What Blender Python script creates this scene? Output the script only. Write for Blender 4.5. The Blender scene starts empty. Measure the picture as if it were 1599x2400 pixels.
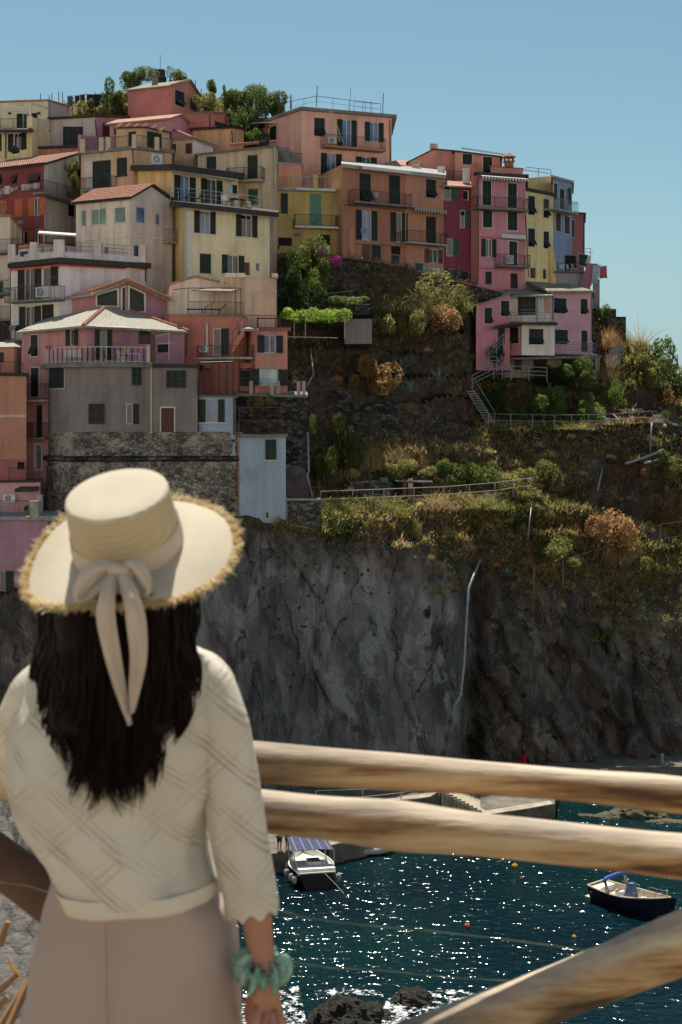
import bpy, math, random
import numpy as np
from mathutils import Vector, Matrix

SC = bpy.context.scene
COL = SC.collection
F = 3333.333; CX = 799.5; CZ = 28.0; HY = 1000.0
CAM = Vector((0, 0, CZ))

# ------------------------------------------------------------------ camera, sky, sun, exposure
cd = bpy.data.cameras.new('camera')
cam = bpy.data.objects.new('camera', cd); COL.objects.link(cam)
cam.location = (0, 0, CZ); cam.rotation_euler = (math.radians(90), 0, 0)
cd.sensor_fit = 'VERTICAL'; cd.sensor_height = 36.0; cd.lens = 50.0
cd.shift_y = -200.0 / 2400.0
cd.clip_start = 0.1; cd.clip_end = 9000
cd.dof.use_dof = True; cd.dof.focus_distance = 108.0; cd.dof.aperture_fstop = 7.5
SC.camera = cam

SUN_EL = 66.0      # degrees above the horizon
SUN_AZ = -10.0     # degrees from straight ahead (+Y) towards +X
W = bpy.data.worlds.new('World'); SC.world = W; W.use_nodes = True
nt = W.node_tree; nt.nodes.clear()
wo = nt.nodes.new('ShaderNodeOutputWorld'); bg = nt.nodes.new('ShaderNodeBackground')
sky = nt.nodes.new('ShaderNodeTexSky'); sky.sky_type = 'NISHITA'; sky.sun_disc = False
sky.sun_elevation = math.radians(SUN_EL); sky.sun_rotation = math.radians(SUN_AZ)
sky.altitude = 0; sky.air_density = 1.0; sky.dust_density = 0.7; sky.ozone_density = 3.5
bg.inputs['Strength'].default_value = 0.069
tn = nt.nodes.new('ShaderNodeMix'); tn.data_type = 'RGBA'; tn.blend_type = 'MULTIPLY'; tn.inputs[0].default_value = 1.0; tn.inputs[7].default_value = (0.86, 0.98, 0.82, 1)
nt.links.new(sky.outputs[0], tn.inputs[6])
# summer haze paling the sky evenly all round the horizon
tcw = nt.nodes.new('ShaderNodeTexCoord'); sxyz = nt.nodes.new('ShaderNodeSeparateXYZ'); nt.links.new(tcw.outputs['Generated'], sxyz.inputs[0])
rmp = nt.nodes.new('ShaderNodeMapRange'); rmp.inputs[1].default_value = -0.02; rmp.inputs[2].default_value = 0.20; rmp.inputs[3].default_value = 0.92; rmp.inputs[4].default_value = 0.0; rmp.interpolation_type = 'SMOOTHSTEP'
nt.links.new(sxyz.outputs[2], rmp.inputs[0])
hz = nt.nodes.new('ShaderNodeMix'); hz.data_type = 'RGBA'; nt.links.new(rmp.outputs[0], hz.inputs[0]); nt.links.new(tn.outputs[2], hz.inputs[6]); hz.inputs[7].default_value = (3.3, 4.8, 5.5, 1)
nt.links.new(hz.outputs[2], bg.inputs[0]); nt.links.new(bg.outputs[0], wo.inputs[0])

sd = bpy.data.lights.new('sun', 'SUN'); sd.energy = 4.2; sd.angle = math.radians(0.53); sd.color = (1.0, 0.93, 0.82)
sun = bpy.data.objects.new('sun', sd); COL.objects.link(sun)
el, az = math.radians(SUN_EL), math.radians(SUN_AZ)
sdir = Vector((math.sin(az) * math.cos(el), math.cos(az) * math.cos(el), math.sin(el)))
sun.rotation_euler = sdir.to_track_quat('Z', 'Y').to_euler()
sun.location = (0, 0, 120)

SC.view_settings.view_transform = 'Standard'; SC.view_settings.look = 'None'
SC.view_settings.exposure = 0.68; SC.view_settings.gamma = 1.0
SC.view_settings.use_curve_mapping = False
SC.render.engine = 'CYCLES'
SC.cycles.max_bounces = 6; SC.cycles.transparent_max_bounces = 6
SC.cycles.use_denoising = True
SC.cycles.sample_clamp_indirect = 6.0

# ------------------------------------------------------------------ helpers
def P(px, py, Y):
    """a photo pixel at distance Y as a point of the place"""
    return Vector(((px - CX) / F * Y, Y, CZ - (py - HY) / F * Y))
def PZ(px, py, z):
    """a photo pixel below the horizon on the level z"""
    Y = (CZ - z) * F / (py - HY)
    return Vector(((px - CX) / F * Y, Y, z))

def wbase(o):
    v = Vector((0, 0, 0))
    while o is not None:
        v += o.location; o = o.parent
    return v

def thing(name, label, cat, loc, group=None, rz=0.0):
    o = bpy.data.objects.new(name, None); COL.objects.link(o)
    o.empty_display_size = 0.2
    o.location = loc; o.rotation_euler = (0, 0, rz)
    o['label'] = label; o['category'] = cat
    if group: o['group'] = group
    return o

def tag(o, label=None, cat=None, group=None, kind=None):
    if label: o['label'] = label
    if cat: o['category'] = cat
    if group: o['group'] = group
    if kind: o['kind'] = kind
    return o

class MB:
    def __init__(s): s.v = []; s.f = []; s.mi = []; s.m = 0
    def add(s, vs, fs):
        b = len(s.v); s.v.extend([tuple(v) for v in vs])
        for f in fs: s.f.append(tuple(b + i for i in f)); s.mi.append(s.m)
    def quad(s, a, b, c, d): s.add([a, b, c, d], [(0, 1, 2, 3)])
    def tri(s, a, b, c): s.add([a, b, c], [(0, 1, 2)])
    def hexa(s, p):   # p: 4 bottom + 4 top
        s.add(p, [(3, 2, 1, 0), (4, 5, 6, 7), (0, 1, 5, 4), (1, 2, 6, 5), (2, 3, 7, 6), (3, 0, 4, 7)])
    def box(s, x0, y0, z0, x1, y1, z1):
        s.hexa([(x0, y0, z0), (x1, y0, z0), (x1, y1, z0), (x0, y1, z0), (x0, y0, z1), (x1, y0, z1), (x1, y1, z1), (x0, y1, z1)])
    def bar(s, a, b, r, n=4, r2=None):
        s.tube([a, b], [r, r if r2 is None else r2], n)
    def tube(s, pts, r, n=6, cap=True):
        pts = [Vector(p) for p in pts]
        if not hasattr(r, '__len__'): r = [r] * len(pts)
        base = len(s.v); prev = None
        for i, p in enumerate(pts):
            d = (pts[min(i + 1, len(pts) - 1)] - pts[max(i - 1, 0)])
            d = d.normalized() if d.length > 1e-9 else Vector((0, 0, 1))
            ref = Vector((0, 0, 1)) if abs(d.z) < 0.9 else Vector((0, 1, 0))
            a = d.cross(ref).normalized() if prev is None else (prev - d * prev.dot(d)).normalized()
            prev = a; b = d.cross(a)
            off = math.pi / 4 if n == 4 else 0
            for k in range(n):
                t = 2 * math.pi * k / n + off
                s.v.append(tuple(p + (a * math.cos(t) + b * math.sin(t)) * r[i]))
        for i in range(len(pts) - 1):
            for k in range(n):
                k2 = (k + 1) % n
                s.f.append((base + i * n + k, base + i * n + k2, base + (i + 1) * n + k2, base + (i + 1) * n + k)); s.mi.append(s.m)
        if cap:
            s.f.append(tuple(base + k for k in range(n))[::-1]); s.mi.append(s.m)
            s.f.append(tuple(base + (len(pts) - 1) * n + k for k in range(n))); s.mi.append(s.m)
    def slab(s, top, th):
        """polygon (3D points) thickened downwards"""
        n = len(top); top = [Vector(p) for p in top]
        nv = (top[1] - top[0]).cross(top[2] - top[1])
        if nv.z < 0: top = top[::-1]
        bot = [p - Vector((0, 0, th)) for p in top]
        s.add(top + bot, [tuple(range(n)), tuple(range(2 * n - 1, n - 1, -1))] + [(i, i + n, (i + 1) % n + n, (i + 1) % n) for i in range(n)])
    def lathe(s, prof, c, n=24):
        base = len(s.v)
        for (r, z) in prof:
            for k in range(n):
                t = 2 * math.pi * k / n
                s.v.append((c[0] + r * math.cos(t), c[1] + r * math.sin(t), c[2] + z))
        for i in range(len(prof) - 1):
            for k in range(n):
                k2 = (k + 1) % n
                s.f.append((base + i * n + k, base + i * n + k2, base + (i + 1) * n + k2, base + (i + 1) * n + k)); s.mi.append(s.m)
    def grid(s, rows, close=False):
        base = len(s.v); m = len(rows[0])
        for r in rows: s.v.extend([tuple(p) for p in r])
        for i in range(len(rows) - 1):
            for k in range(m if close else m - 1):
                k2 = (k + 1) % m
                s.f.append((base + i * m + k, base + i * m + k2, base + (i + 1) * m + k2, base + (i + 1) * m + k)); s.mi.append(s.m)
    def build(s, name, mat, parent=None, smooth=False, kind=None):
        me = bpy.data.meshes.new(name)
        off = wbase(parent) if parent is not None else Vector((0, 0, 0))
        o = bpy.data.objects.new(name, me); COL.objects.link(o)
        if parent is not None: o.parent = parent
        vs = s.v
        if parent is None and vs:      # origin at the base of the thing
            a = np.array(vs); off = Vector((float(a[:, 0].mean()), float(a[:, 1].mean()), float(a[:, 2].min()))); o.location = off
        me.from_pydata([(v[0] - off.x, v[1] - off.y, v[2] - off.z) for v in vs], [], s.f)
        for mm in (mat if isinstance(mat, (list, tuple)) else [mat]): me.materials.append(mm)
        if any(s.mi): me.polygons.foreach_set('material_index', s.mi)
        if smooth: me.polygons.foreach_set('use_smooth', [True] * len(s.f))
        me.update()
        if kind: o['kind'] = kind
        return o

def mesh_np(name, V, Fa, mat, parent=None, smooth=False, kind=None, col=None):
    """numpy mesh, Fa is an (n,3) or (n,4) array"""
    me = bpy.data.meshes.new(name); k = Fa.shape[1]
    me.vertices.add(len(V)); me.vertices.foreach_set('co', np.ascontiguousarray(V, dtype=np.float32).ravel())
    me.loops.add(Fa.size); me.loops.foreach_set('vertex_index', np.ascontiguousarray(Fa, dtype=np.int32).ravel())
    me.polygons.add(len(Fa)); me.polygons.foreach_set('loop_start', np.arange(0, Fa.size, k, dtype=np.int32))
    me.polygons.foreach_set('loop_total', np.full(len(Fa), k, dtype=np.int32))
    if smooth: me.polygons.foreach_set('use_smooth', np.ones(len(Fa), dtype=bool))
    me.update(calc_edges=True); me.validate()
    if col is not None:
        at = me.color_attributes.new('tint', 'FLOAT_COLOR', 'POINT')
        c4 = np.ones((len(V), 4), dtype=np.float32); c4[:, :3] = col; at.data.foreach_set('color', c4.ravel())
    me.materials.append(mat)
    o = bpy.data.objects.new(name, me); COL.objects.link(o)
    if parent is not None: o.parent = parent
    if kind: o['kind'] = kind
    return o

def copy_tree(o, parent=None):
    c = o.copy(); COL.objects.link(c); c.parent = parent
    for ch in [x for x in KIDS.get(o.name, [])]: copy_tree(ch, c)
    return c
KIDS = {}
def kids_index():
    KIDS.clear()
    for o in COL.objects:
        if o.parent: KIDS.setdefault(o.parent.name, []).append(o)

# ------------------------------------------------------------------ noise in numpy
_rng = np.random.RandomState(7)
_LAT = _rng.rand(64, 64, 64).astype(np.float32)
def vnoise(x, y, z):
    x = np.asarray(x, dtype=np.float64); y = np.asarray(y, dtype=np.float64); z = np.asarray(z, dtype=np.float64)
    xi = np.floor(x).astype(int); yi = np.floor(y).astype(int); zi = np.floor(z).astype(int)
    fx = x - xi; fy = y - yi; fz = z - zi
    fx = fx * fx * (3 - 2 * fx); fy = fy * fy * (3 - 2 * fy); fz = fz * fz * (3 - 2 * fz)
    g = lambda a, b, c: _LAT[(xi + a) % 64, (yi + b) % 64, (zi + c) % 64]
    c0 = (g(0,0,0)*(1-fx)+g(1,0,0)*fx)*(1-fy) + (g(0,1,0)*(1-fx)+g(1,1,0)*fx)*fy
    c1 = (g(0,0,1)*(1-fx)+g(1,0,1)*fx)*(1-fy) + (g(0,1,1)*(1-fx)+g(1,1,1)*fx)*fy
    return c0*(1-fz)+c1*fz - 0.5
def fbm(x, y, z, o=4, ridge=False):
    s = 0; a = 1.0; t = 0
    for i in range(o):
        n = vnoise(x*2**i + 17.3*i, y*2**i + 5.1*i, z*2**i + 9.7*i)
        s = s + a * ((0.5 - 2*np.abs(n)) if ridge else n*2); t += a; a *= 0.5
    return s / t
def cell(x, y, z, seed=0):
    """distance to the cell border like value and a cell id, 2-D voronoi in x,z"""
    xi = np.floor(x).astype(int); zi = np.floor(z).astype(int)
    b1 = np.full(x.shape, 9.0); b2 = np.full(x.shape, 9.0); idv = np.zeros(x.shape)
    for dx in (-1, 0, 1):
        for dz in (-1, 0, 1):
            cx = xi + dx; cz = zi + dz
            rx = _LAT[cx % 64, cz % 64, (3 + seed) % 64]; rz = _LAT[cx % 64, cz % 64, (9 + seed) % 64]; rv = _LAT[cx % 64, cz % 64, (15 + seed) % 64]
            d = np.hypot(cx + rx - x, cz + rz - z)
            m = d < b1
            b2 = np.where(m, b1, np.minimum(b2, d)); idv = np.where(m, rv, idv); b1 = np.where(m, d, b1)
    return b2 - b1, idv

# ------------------------------------------------------------------ materials
MATS = {}
def nodes(name):
    m = bpy.data.materials.new(name); m.use_nodes = True
    t = m.node_tree; t.nodes.clear()
    out = t.nodes.new('ShaderNodeOutputMaterial'); b = t.nodes.new('ShaderNodeBsdfPrincipled')
    t.links.new(b.outputs[0], out.inputs[0])
    return m, t, b, out
def N(t, typ, **kw):
    n = t.nodes.new(typ)
    for k, v in kw.items():
        if k.startswith('i_'):
            n.inputs[k[2:].replace('_', ' ')].default_value = v
        else: setattr(n, k, v)
    return n
def mapping(t, scale, src='Object'):
    tc = N(t, 'ShaderNodeTexCoord'); mp = N(t, 'ShaderNodeMapping')
    mp.inputs['Scale'].default_value = scale
    t.links.new(tc.outputs[src], mp.inputs[0]); return mp
def noise_n(t, scale, sc=(1, 1, 1), detail=4, rough=0.55, src='Object'):
    mp = mapping(t, sc, src); n = N(t, 'ShaderNodeTexNoise'); n.inputs['Scale'].default_value = scale
    n.inputs['Detail'].default_value = detail; n.inputs['Roughness'].default_value = rough
    t.links.new(mp.outputs[0], n.inputs[0]); return n
def ramp(t, src, stops):
    r = N(t, 'ShaderNodeValToRGB'); e = r.color_ramp.elements
    while len(e) > 1: e.remove(e[0])
    e[0].position = stops[0][0]; e[0].color = (*stops[0][1], 1) if hasattr(stops[0][1], '__len__') else (stops[0][1],) * 3 + (1,)
    for p, c in stops[1:]:
        x = e.new(p); x.color = (*c, 1) if hasattr(c, '__len__') else (c, c, c, 1)
    t.links.new(src, r.inputs[0]); return r
def mixc(t, fac, a, b, mode='MIX'):
    m = N(t, 'ShaderNodeMix', data_type='RGBA', blend_type=mode)
    for k, v in ((0, fac), (6, a), (7, b)):
        if hasattr(v, 'links'): t.links.new(v, m.inputs[k])
        elif hasattr(v, '__len__'): m.inputs[k].default_value = (*v, 1)
        elif k == 0: m.inputs[k].default_value = v
        else: m.inputs[k].default_value = (v, v, v, 1)
    return m.outputs[2]
def bump(t, h, b, strength=0.3, dist=0.05):
    n = N(t, 'ShaderNodeBump'); n.inputs['Strength'].default_value = strength; n.inputs['Distance'].default_value = dist
    t.links.new(h, n.inputs['Height']); t.links.new(n.outputs[0], b.inputs['Normal'])
    return n
def hexc(r, g, b):
    f = lambda c: (c / 255 / 12.92) if c / 255 < 0.04045 else ((c / 255 + 0.055) / 1.055) ** 2.4
    return (f(r), f(g), f(b))
def dim(c, k): return tuple(x * k for x in c)

def simple(name, col, rough=0.6, metal=0.0, var=0.25, scale=3.0, bmp=0.0, spec=None):
    if name in MATS: return MATS[name]
    m, t, b, o = nodes(name)
    n = noise_n(t, scale, detail=5)
    r = ramp(t, n.outputs[0], [(0.3, dim(col, 1 - var)), (0.7, tuple(min(1, c * (1 + var * 0.5)) for c in col))])
    t.links.new(r.outputs[0], b.inputs['Base Color'])
    b.inputs['Roughness'].default_value = rough; b.inputs['Metallic'].default_value = metal
    if spec is not None: b.inputs['Specular IOR Level'].default_value = spec
    if bmp: bump(t, n.outputs[0], b, bmp)
    MATS[name] = m; return m

def plaster(name, col, dirt=0.35, stain=(0.16, 0.14, 0.12)):
    """painted render: mottled, rain streaks, soft patches, fine relief"""
    if name in MATS: return MATS[name]
    lum = 0.3 * col[0] + 0.55 * col[1] + 0.15 * col[2]; col = tuple(c * 0.84 + lum * k * 0.16 for c, k in zip(col, (1.05, 0.92, 0.95)))
    col = (min(0.80, col[0] * 1.30), min(0.80, col[1] * 1.22), min(0.80, col[2] * 1.3))
    m, t, b, o = nodes(name)
    n1 = noise_n(t, 0.35, detail=6, rough=0.6)
    r1 = ramp(t, n1.outputs[0], [(0.3, dim(col, 0.74)), (0.47, col), (0.72, tuple(min(0.9, c * 1.12 + 0.015) for c in col))])
    n2 = noise_n(t, 1.0, (1.6, 1.6, 0.12), detail=5, rough=0.65)
    r2 = ramp(t, n2.outputs[0], [(0.44, 0.0), (0.74, dirt * 1.3)])
    c2 = mixc(t, r2.outputs[0], r1.outputs[0], stain)
    n3 = noise_n(t, 6.0, detail=6, rough=0.7)
    r3 = ramp(t, n3.outputs[0], [(0.3, 0.86), (0.7, 1.06)])
    c3 = mixc(t, 1.0, c2, r3.outputs[0], 'MULTIPLY')
    t.links.new(c3, b.inputs['Base Color']); b.inputs['Roughness'].default_value = 0.92
    b.inputs['Specular IOR Level'].default_value = 0.2
    bump(t, n3.outputs[0], b, 0.35, 0.03)
    MATS[name] = m; return m

def glassmat(name, col, rough=0.08):
    if name in MATS: return MATS[name]
    m, t, b, o = nodes(name)
    n = noise_n(t, 0.7, detail=2)
    r = ramp(t, n.outputs[0], [(0.35, dim(col, 0.6)), (0.65, dim(col, 1.3))])
    t.links.new(r.outputs[0], b.inputs['Base Color'])
    b.inputs['Roughness'].default_value = rough; b.inputs['Specular IOR Level'].default_value = 0.8
    bump(t, n.outputs[0], b, 0.05, 0.02)
    MATS[name] = m; return m

def stone_wall(name, cols=((0.06, 0.055, 0.05), (0.16, 0.15, 0.135), (0.27, 0.25, 0.22)), scale=1.6, patches=None, flat=1.0):
    """rubble masonry, optionally with remains of plaster"""
    if name in MATS: return MATS[name]
    m, t, b, o = nodes(name)
    mp = mapping(t, (1, 1, 1.6)); v = N(t, 'ShaderNodeTexVoronoi', feature='DISTANCE_TO_EDGE'); v.inputs['Scale'].default_value = scale * 1.3
    v2 = N(t, 'ShaderNodeTexVoronoi'); v2.inputs['Scale'].default_value = scale * 1.3
    nz = noise_n(t, 3.0, detail=5); ad = N(t, 'ShaderNodeVectorMath', operation='MULTIPLY_ADD')
    t.links.new(nz.outputs[1], ad.inputs[0]); ad.inputs[1].default_value = (0.25, 0.25, 0.25); t.links.new(mp.outputs[0], ad.inputs[2])
    t.links.new(ad.outputs[0], v.inputs[0]); t.links.new(ad.outputs[0], v2.inputs[0])
    sp = N(t, 'ShaderNodeSeparateColor'); t.links.new(v2.outputs['Color'], sp.inputs[0])
    r = ramp(t, sp.outputs[0], [(0.0, cols[0]), (0.5, cols[1]), (1.0, cols[2])])
    e = ramp(t, v.outputs[0], [(0.0, 0.25), (0.09, 1.0)])
    c = mixc(t, 1.0, r.outputs[0], e.outputs[0], 'MULTIPLY')
    n3 = noise_n(t, 5.0, detail=8, rough=0.7); r3 = ramp(t, n3.outputs[0], [(0.25, 0.55), (0.75, 1.25)])
    c = mixc(t, 1.0, c, r3.outputs[0], 'MULTIPLY')
    n5 = noise_n(t, 0.25, detail=3); r5 = ramp(t, n5.outputs[0], [(0.35, 0.6), (0.65, 1.1)])
    c = mixc(t, 1.0, c, r5.outputs[0], 'MULTIPLY')
    if patches:
        n4 = noise_n(t, 0.55, (1, 1, 1.3), detail=9, rough=0.72); r4 = ramp(t, n4.outputs[0], [(0.50, 0.0), (0.60, 0.9)])
        pc = mixc(t, 1.0, patches, r3.outputs[0], 'MULTIPLY')
        c = mixc(t, r4.outputs[0], c, pc)
    t.links.new(c, b.inputs['Base Color']); b.inputs['Roughness'].default_value = 0.95
    b.inputs['Specular IOR Level'].default_value = 0.15
    h = mixc(t, 0.5, e.outputs[0], n3.outputs[0])
    bump(t, h, b, 0.8 * flat, 0.12)
    MATS[name] = m; return m

def leafmat(name, cols, trans=0.4, rough=0.6, sc=1.2, attr=False):
    if name in MATS: return MATS[name]
    m, t, b, out = nodes(name)
    if attr:
        a = N(t, 'ShaderNodeAttribute'); a.attribute_name = 'tint'; c = a.outputs['Color']
        n = noise_n(t, 2.0, detail=4); r = ramp(t, n.outputs[0], [(0.3, 0.7), (0.7, 1.25)]); c = mixc(t, 1.0, c, r.outputs[0], 'MULTIPLY')
    else:
        n = noise_n(t, sc, detail=5, rough=0.7, src='Object')
        st = [(0.28 + 0.44 * i / (len(cols) - 1), c) for i, c in enumerate(cols)]
        r = ramp(t, n.outputs[0], st); c = r.outputs[0]
    b.inputs['Roughness'].default_value = rough; b.inputs['Specular IOR Level'].default_value = 0.25
    t.links.new(c, b.inputs['Base Color'])
    tr = N(t, 'ShaderNodeBsdfTranslucent'); ct_ = mixc(t, 1.0, c, (1.6, 1.6, 1.35), 'MULTIPLY') if (attr or trans >= .5) else c; t.links.new(ct_, tr.inputs[0])
    mx = N(t, 'ShaderNodeMixShader'); mx.inputs[0].default_value = trans
    t.links.new(b.outputs[0], mx.inputs[1]); t.links.new(tr.outputs[0], mx.inputs[2]); t.links.new(mx.outputs[0], out.inputs[0])
    MATS[name] = m; return m

# common materials
SH_G = simple('shutter_dark_green', (0.012, 0.022, 0.017), 0.55, var=0.4, scale=2)
SH_B = simple('shutter_dark_brown', (0.022, 0.013, 0.010), 0.55, var=0.4, scale=2)
SH_M = simple('shutter_mid_green', (0.035, 0.11, 0.075), 0.6, var=0.3, scale=2)
SH_T = simple('shutter_teal', (0.10, 0.27, 0.20), 0.6, var=0.25, scale=2)
SH_O = simple('shutter_orange', (0.52, 0.13, 0.045), 0.6, var=0.2, scale=2)
SH_R = simple('shutter_red_brown', (0.11, 0.035, 0.025), 0.6, var=0.3, scale=2)
SH_W = simple('wood_door', (0.14, 0.055, 0.025), 0.6, var=0.4, scale=3)
WHITE = simple('white_paint', (0.62, 0.60, 0.56), 0.55, var=0.15)
CREAM_T = simple('cream_trim', (0.50, 0.44, 0.33), 0.8, var=0.2)
CONC = simple('concrete', (0.20, 0.19, 0.175), 0.9, var=0.35, scale=2, bmp=0.3)
CONC_L = simple('pale_concrete', (0.36, 0.35, 0.33), 0.9, var=0.3, scale=2, bmp=0.2)
IRON = simple('dark_iron', (0.03, 0.026, 0.024), 0.55, 0.3, var=0.4)
STEEL = simple('galvanised_steel', (0.34, 0.35, 0.36), 0.45, 0.5, var=0.3)
GREYMETAL = simple('grey_painted_metal', (0.22, 0.235, 0.26), 0.5, 0.1, var=0.2)
PIPE_B = simple('brown_pipe', (0.06, 0.03, 0.025), 0.5, 0.2)
PIPE_W = simple('pale_pipe', (0.26, 0.27, 0.29), 0.45, 0.1)
DARKROOF = simple('dark_roof_edge', (0.045, 0.035, 0.035), 0.85, var=0.4)
GLASS = glassmat('window_glass', (0.010, 0.012, 0.018))
GLASS_B = glassmat('window_glass_blue', (0.10, 0.17, 0.33), 0.15)
GLASS_G = glassmat('window_glass_green_blind', (0.13, 0.22, 0.17), 0.3)
GLASS_C = glassmat('window_glass_curtained', (0.35, 0.50, 0.55), 0.2)
CURTAIN = simple('curtain', (0.20, 0.19, 0.26), 0.9)
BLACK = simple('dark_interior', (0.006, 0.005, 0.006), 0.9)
TERRA = simple('terracotta', (0.36, 0.15, 0.09), 0.85, var=0.45, scale=9, bmp=0.3)
TERRA_W = simple('weathered_terracotta', (0.42, 0.22, 0.15), 0.85, var=0.55, scale=7, bmp=0.3)
SLATE = simple('weathered_slate', (0.26, 0.23, 0.18), 0.9, var=0.55, scale=4, bmp=0.5)
SLATE_W = simple('pale_roof_slate', (0.36, 0.335, 0.275), 0.9, var=0.45, scale=6, bmp=0.4)
SLATE_D = simple('grey_slate', (0.17, 0.16, 0.15), 0.9, var=0.5, scale=5, bmp=0.6)
AWN = simple('awning_white', (0.62, 0.61, 0.58), 0.8, var=0.15)
PLASTIC = simple('white_plastic', (0.68, 0.70, 0.75), 0.4, var=0.1)
# ------------------------------------------------------------------ water
def water_material():
    m, t, b, o = nodes('sea_water')
    n0 = noise_n(t, 0.05, detail=3)
    r = ramp(t, n0.outputs[0], [(0.35, (0.001, 0.009, 0.016)), (0.5, (0.0015, 0.015, 0.019)), (0.7, (0.002, 0.023, 0.021))])
    t.links.new(r.outputs[0], b.inputs['Base Color'])
    b.inputs['Roughness'].default_value = 0.1; b.inputs['IOR'].default_value = 1.33
    b.inputs['Specular IOR Level'].default_value = 0.5
    n1 = noise_n(t, 1.4, (0.8, 1.5, 1), detail=2, rough=0.55)
    bump(t, n1.outputs[0], b, 1.0, 0.25)
    return m
WATER = water_material()
# near water as real waves, far water as one sheet out to the horizon
xs = np.linspace(-48, 48, 400); ys = np.linspace(38, 124, 380)
X, Y = np.meshgrid(xs, ys)
Z = 0.09 * fbm(X * 0.55, Y * 0.8, X * 0, 4) + 0.05 * fbm(X * 1.7 + 9, Y * 2.3, X * 0 + 3, 3)
ed = np.minimum(np.minimum(X + 48, 48 - X), np.minimum(Y - 38, 124 - Y)); Z = Z * np.clip(ed / 6, 0, 1)
V = np.stack([X, Y, Z], -1).reshape(-1, 3)
I = np.arange(len(V)).reshape(X.shape)
FQ = np.stack([I[:-1, :-1], I[:-1, 1:], I[1:, 1:], I[1:, :-1]], -1).reshape(-1, 4)
mesh_np('harbour_water', V, FQ, WATER, smooth=True, kind='structure')
m = MB(); m.quad((-5000, -600, -0.25), (5000, -600, -0.25), (5000, 7000, -0.25), (-5000, 7000, -0.25))
m.build('sea', WATER, kind='structure')

# ------------------------------------------------------------------ hillside and cliff: one terraced sheet
def curve(pts):
    a = np.array([p[0] for p in pts], float); b = np.array([p[1:] for p in pts], float)
    return lambda x: np.stack([np.interp(x, a, b[:, i]) for i in range(b.shape[1])], -1)
COLS = np.arange(-320, 2040, 7.0)
R = []
def rowz(pts, z):       # (px, Y) at level z
    c = curve(pts)(COLS)[:, 0]; R.append((c, np.full(len(COLS), z)))
def rowp(pts):          # (px, py, Y)
    c = curve(pts)(COLS); R.append((c[:, 1], CZ - (c[:, 0] - HY) / F * c[:, 1]))
def rowback(d, dz=0):
    R.append((R[-1][0] + d, R[-1][1] + dz))
foot = [(-320, 96), (0, 99), (300, 102), (560, 103), (700, 105), (900, 108), (1070, 110), (1100, 113.5), (1130, 114), (1250, 115.5), (1400, 116), (1599, 118), (2040, 124)]
rowz(foot, -4.0); rowz(foot, 0.0)
rowp([(-320, 1520, 98), (0, 1490, 100), (60, 1420, 101), (110, 1340, 102), (300, 1250, 104), (560, 1240, 104.5), (700, 1252, 107), (850, 1266, 109.5), (960, 1300, 110.5), (1075, 1330, 112), (1100, 1330, 116), (1130, 1345, 116.5), (1200, 1372, 117), (1400, 1405, 120), (1599, 1455, 121), (2040, 1600, 124)])
rowp([(-320, 1200, 112), (300, 1160, 111), (560, 1200, 108), (700, 1190, 111), (740, 1184, 112), (900, 1176, 114), (1100, 1168, 117), (1250, 1165, 121), (1400, 1205, 124), (1599, 1265, 125), (2040, 1400, 128)])
rowback(2.5)
rowp([(-320, 1000, 118), (560, 1070, 113), (700, 1080, 117.5), (900, 1050, 120.5), (1100, 1055, 124), (1200, 1080, 125.5), (1400, 1080, 128), (1599, 1085, 129), (2040, 1300, 132)])
rowp([(-320, 850, 121), (300, 850, 121), (560, 900, 116.5), (700, 930, 119.5), (900, 900, 124.5), (1100, 1000, 127.2), (1130, 1003, 127.3), (1250, 1002, 127.5), (1400, 998, 128), (1500, 992, 128.5), (1545, 992, 129.5), (1599, 1000, 131), (2040, 1250, 134)])
rowp([(-320, 780, 124), (560, 800, 118.5), (700, 820, 123), (900, 780, 127), (1090, 900, 129), (1130, 1000, 131.5), (1250, 999, 132), (1400, 996, 132.5), (1500, 990, 133), (1545, 960, 135), (1599, 985, 136), (2040, 1220, 139)])
rowp([(-320, 700, 127), (560, 700, 123), (700, 740, 126), (900, 685, 130), (1000, 705, 131), (1100, 740, 132), (1130, 872, 134.5), (1250, 872, 135.5), (1400, 866, 136.5), (1450, 850, 137.5), (1500, 852, 138), (1545, 900, 139), (1599, 962, 139), (2040, 1200, 143)])
rowp([(-320, 560, 133), (0, 560, 133), (560, 622, 129.5), (650, 603, 130.3), (803, 601, 130.6), (900, 615, 131.4), (1000, 641, 132.3), (1100, 665, 133.2), (1200, 690, 136), (1300, 700, 139), (1400, 740, 142), (1450, 775, 143), (1500, 825, 143), (1560, 885, 143), (1599, 928, 143), (2040, 1180, 147)])
rowback(0.45, -1.05)
rowp([(-320, 440, 141), (0, 440, 141), (560, 480, 138), (620, 560, 139), (660, 602, 139), (803, 602, 139.5), (900, 616, 140), (1000, 640, 141), (1100, 663, 142), (1200, 688, 143), (1300, 700, 145), (1400, 745, 147), (1500, 835, 148), (1599, 935, 148), (2040, 1180, 152)])
R[-1] = (R[-1][0], np.where((COLS > 640) & (COLS < 1290), R[-2][1], R[-1][1]))
rowp([(-320, 300, 153), (0, 262, 153), (150, 240, 152), (300, 222, 152), (560, 235, 152), (620, 285, 151), (700, 330, 150), (900, 450, 153), (1000, 520, 153), (1200, 600, 156), (1300, 700, 154), (1400, 760, 154), (1500, 860, 155), (1599, 950, 155), (2040, 1180, 158)])
rowback(25, -8); rowback(40, -60)
ny = []; rows_Y = []; rows_Z = []; rows_K = []
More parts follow.
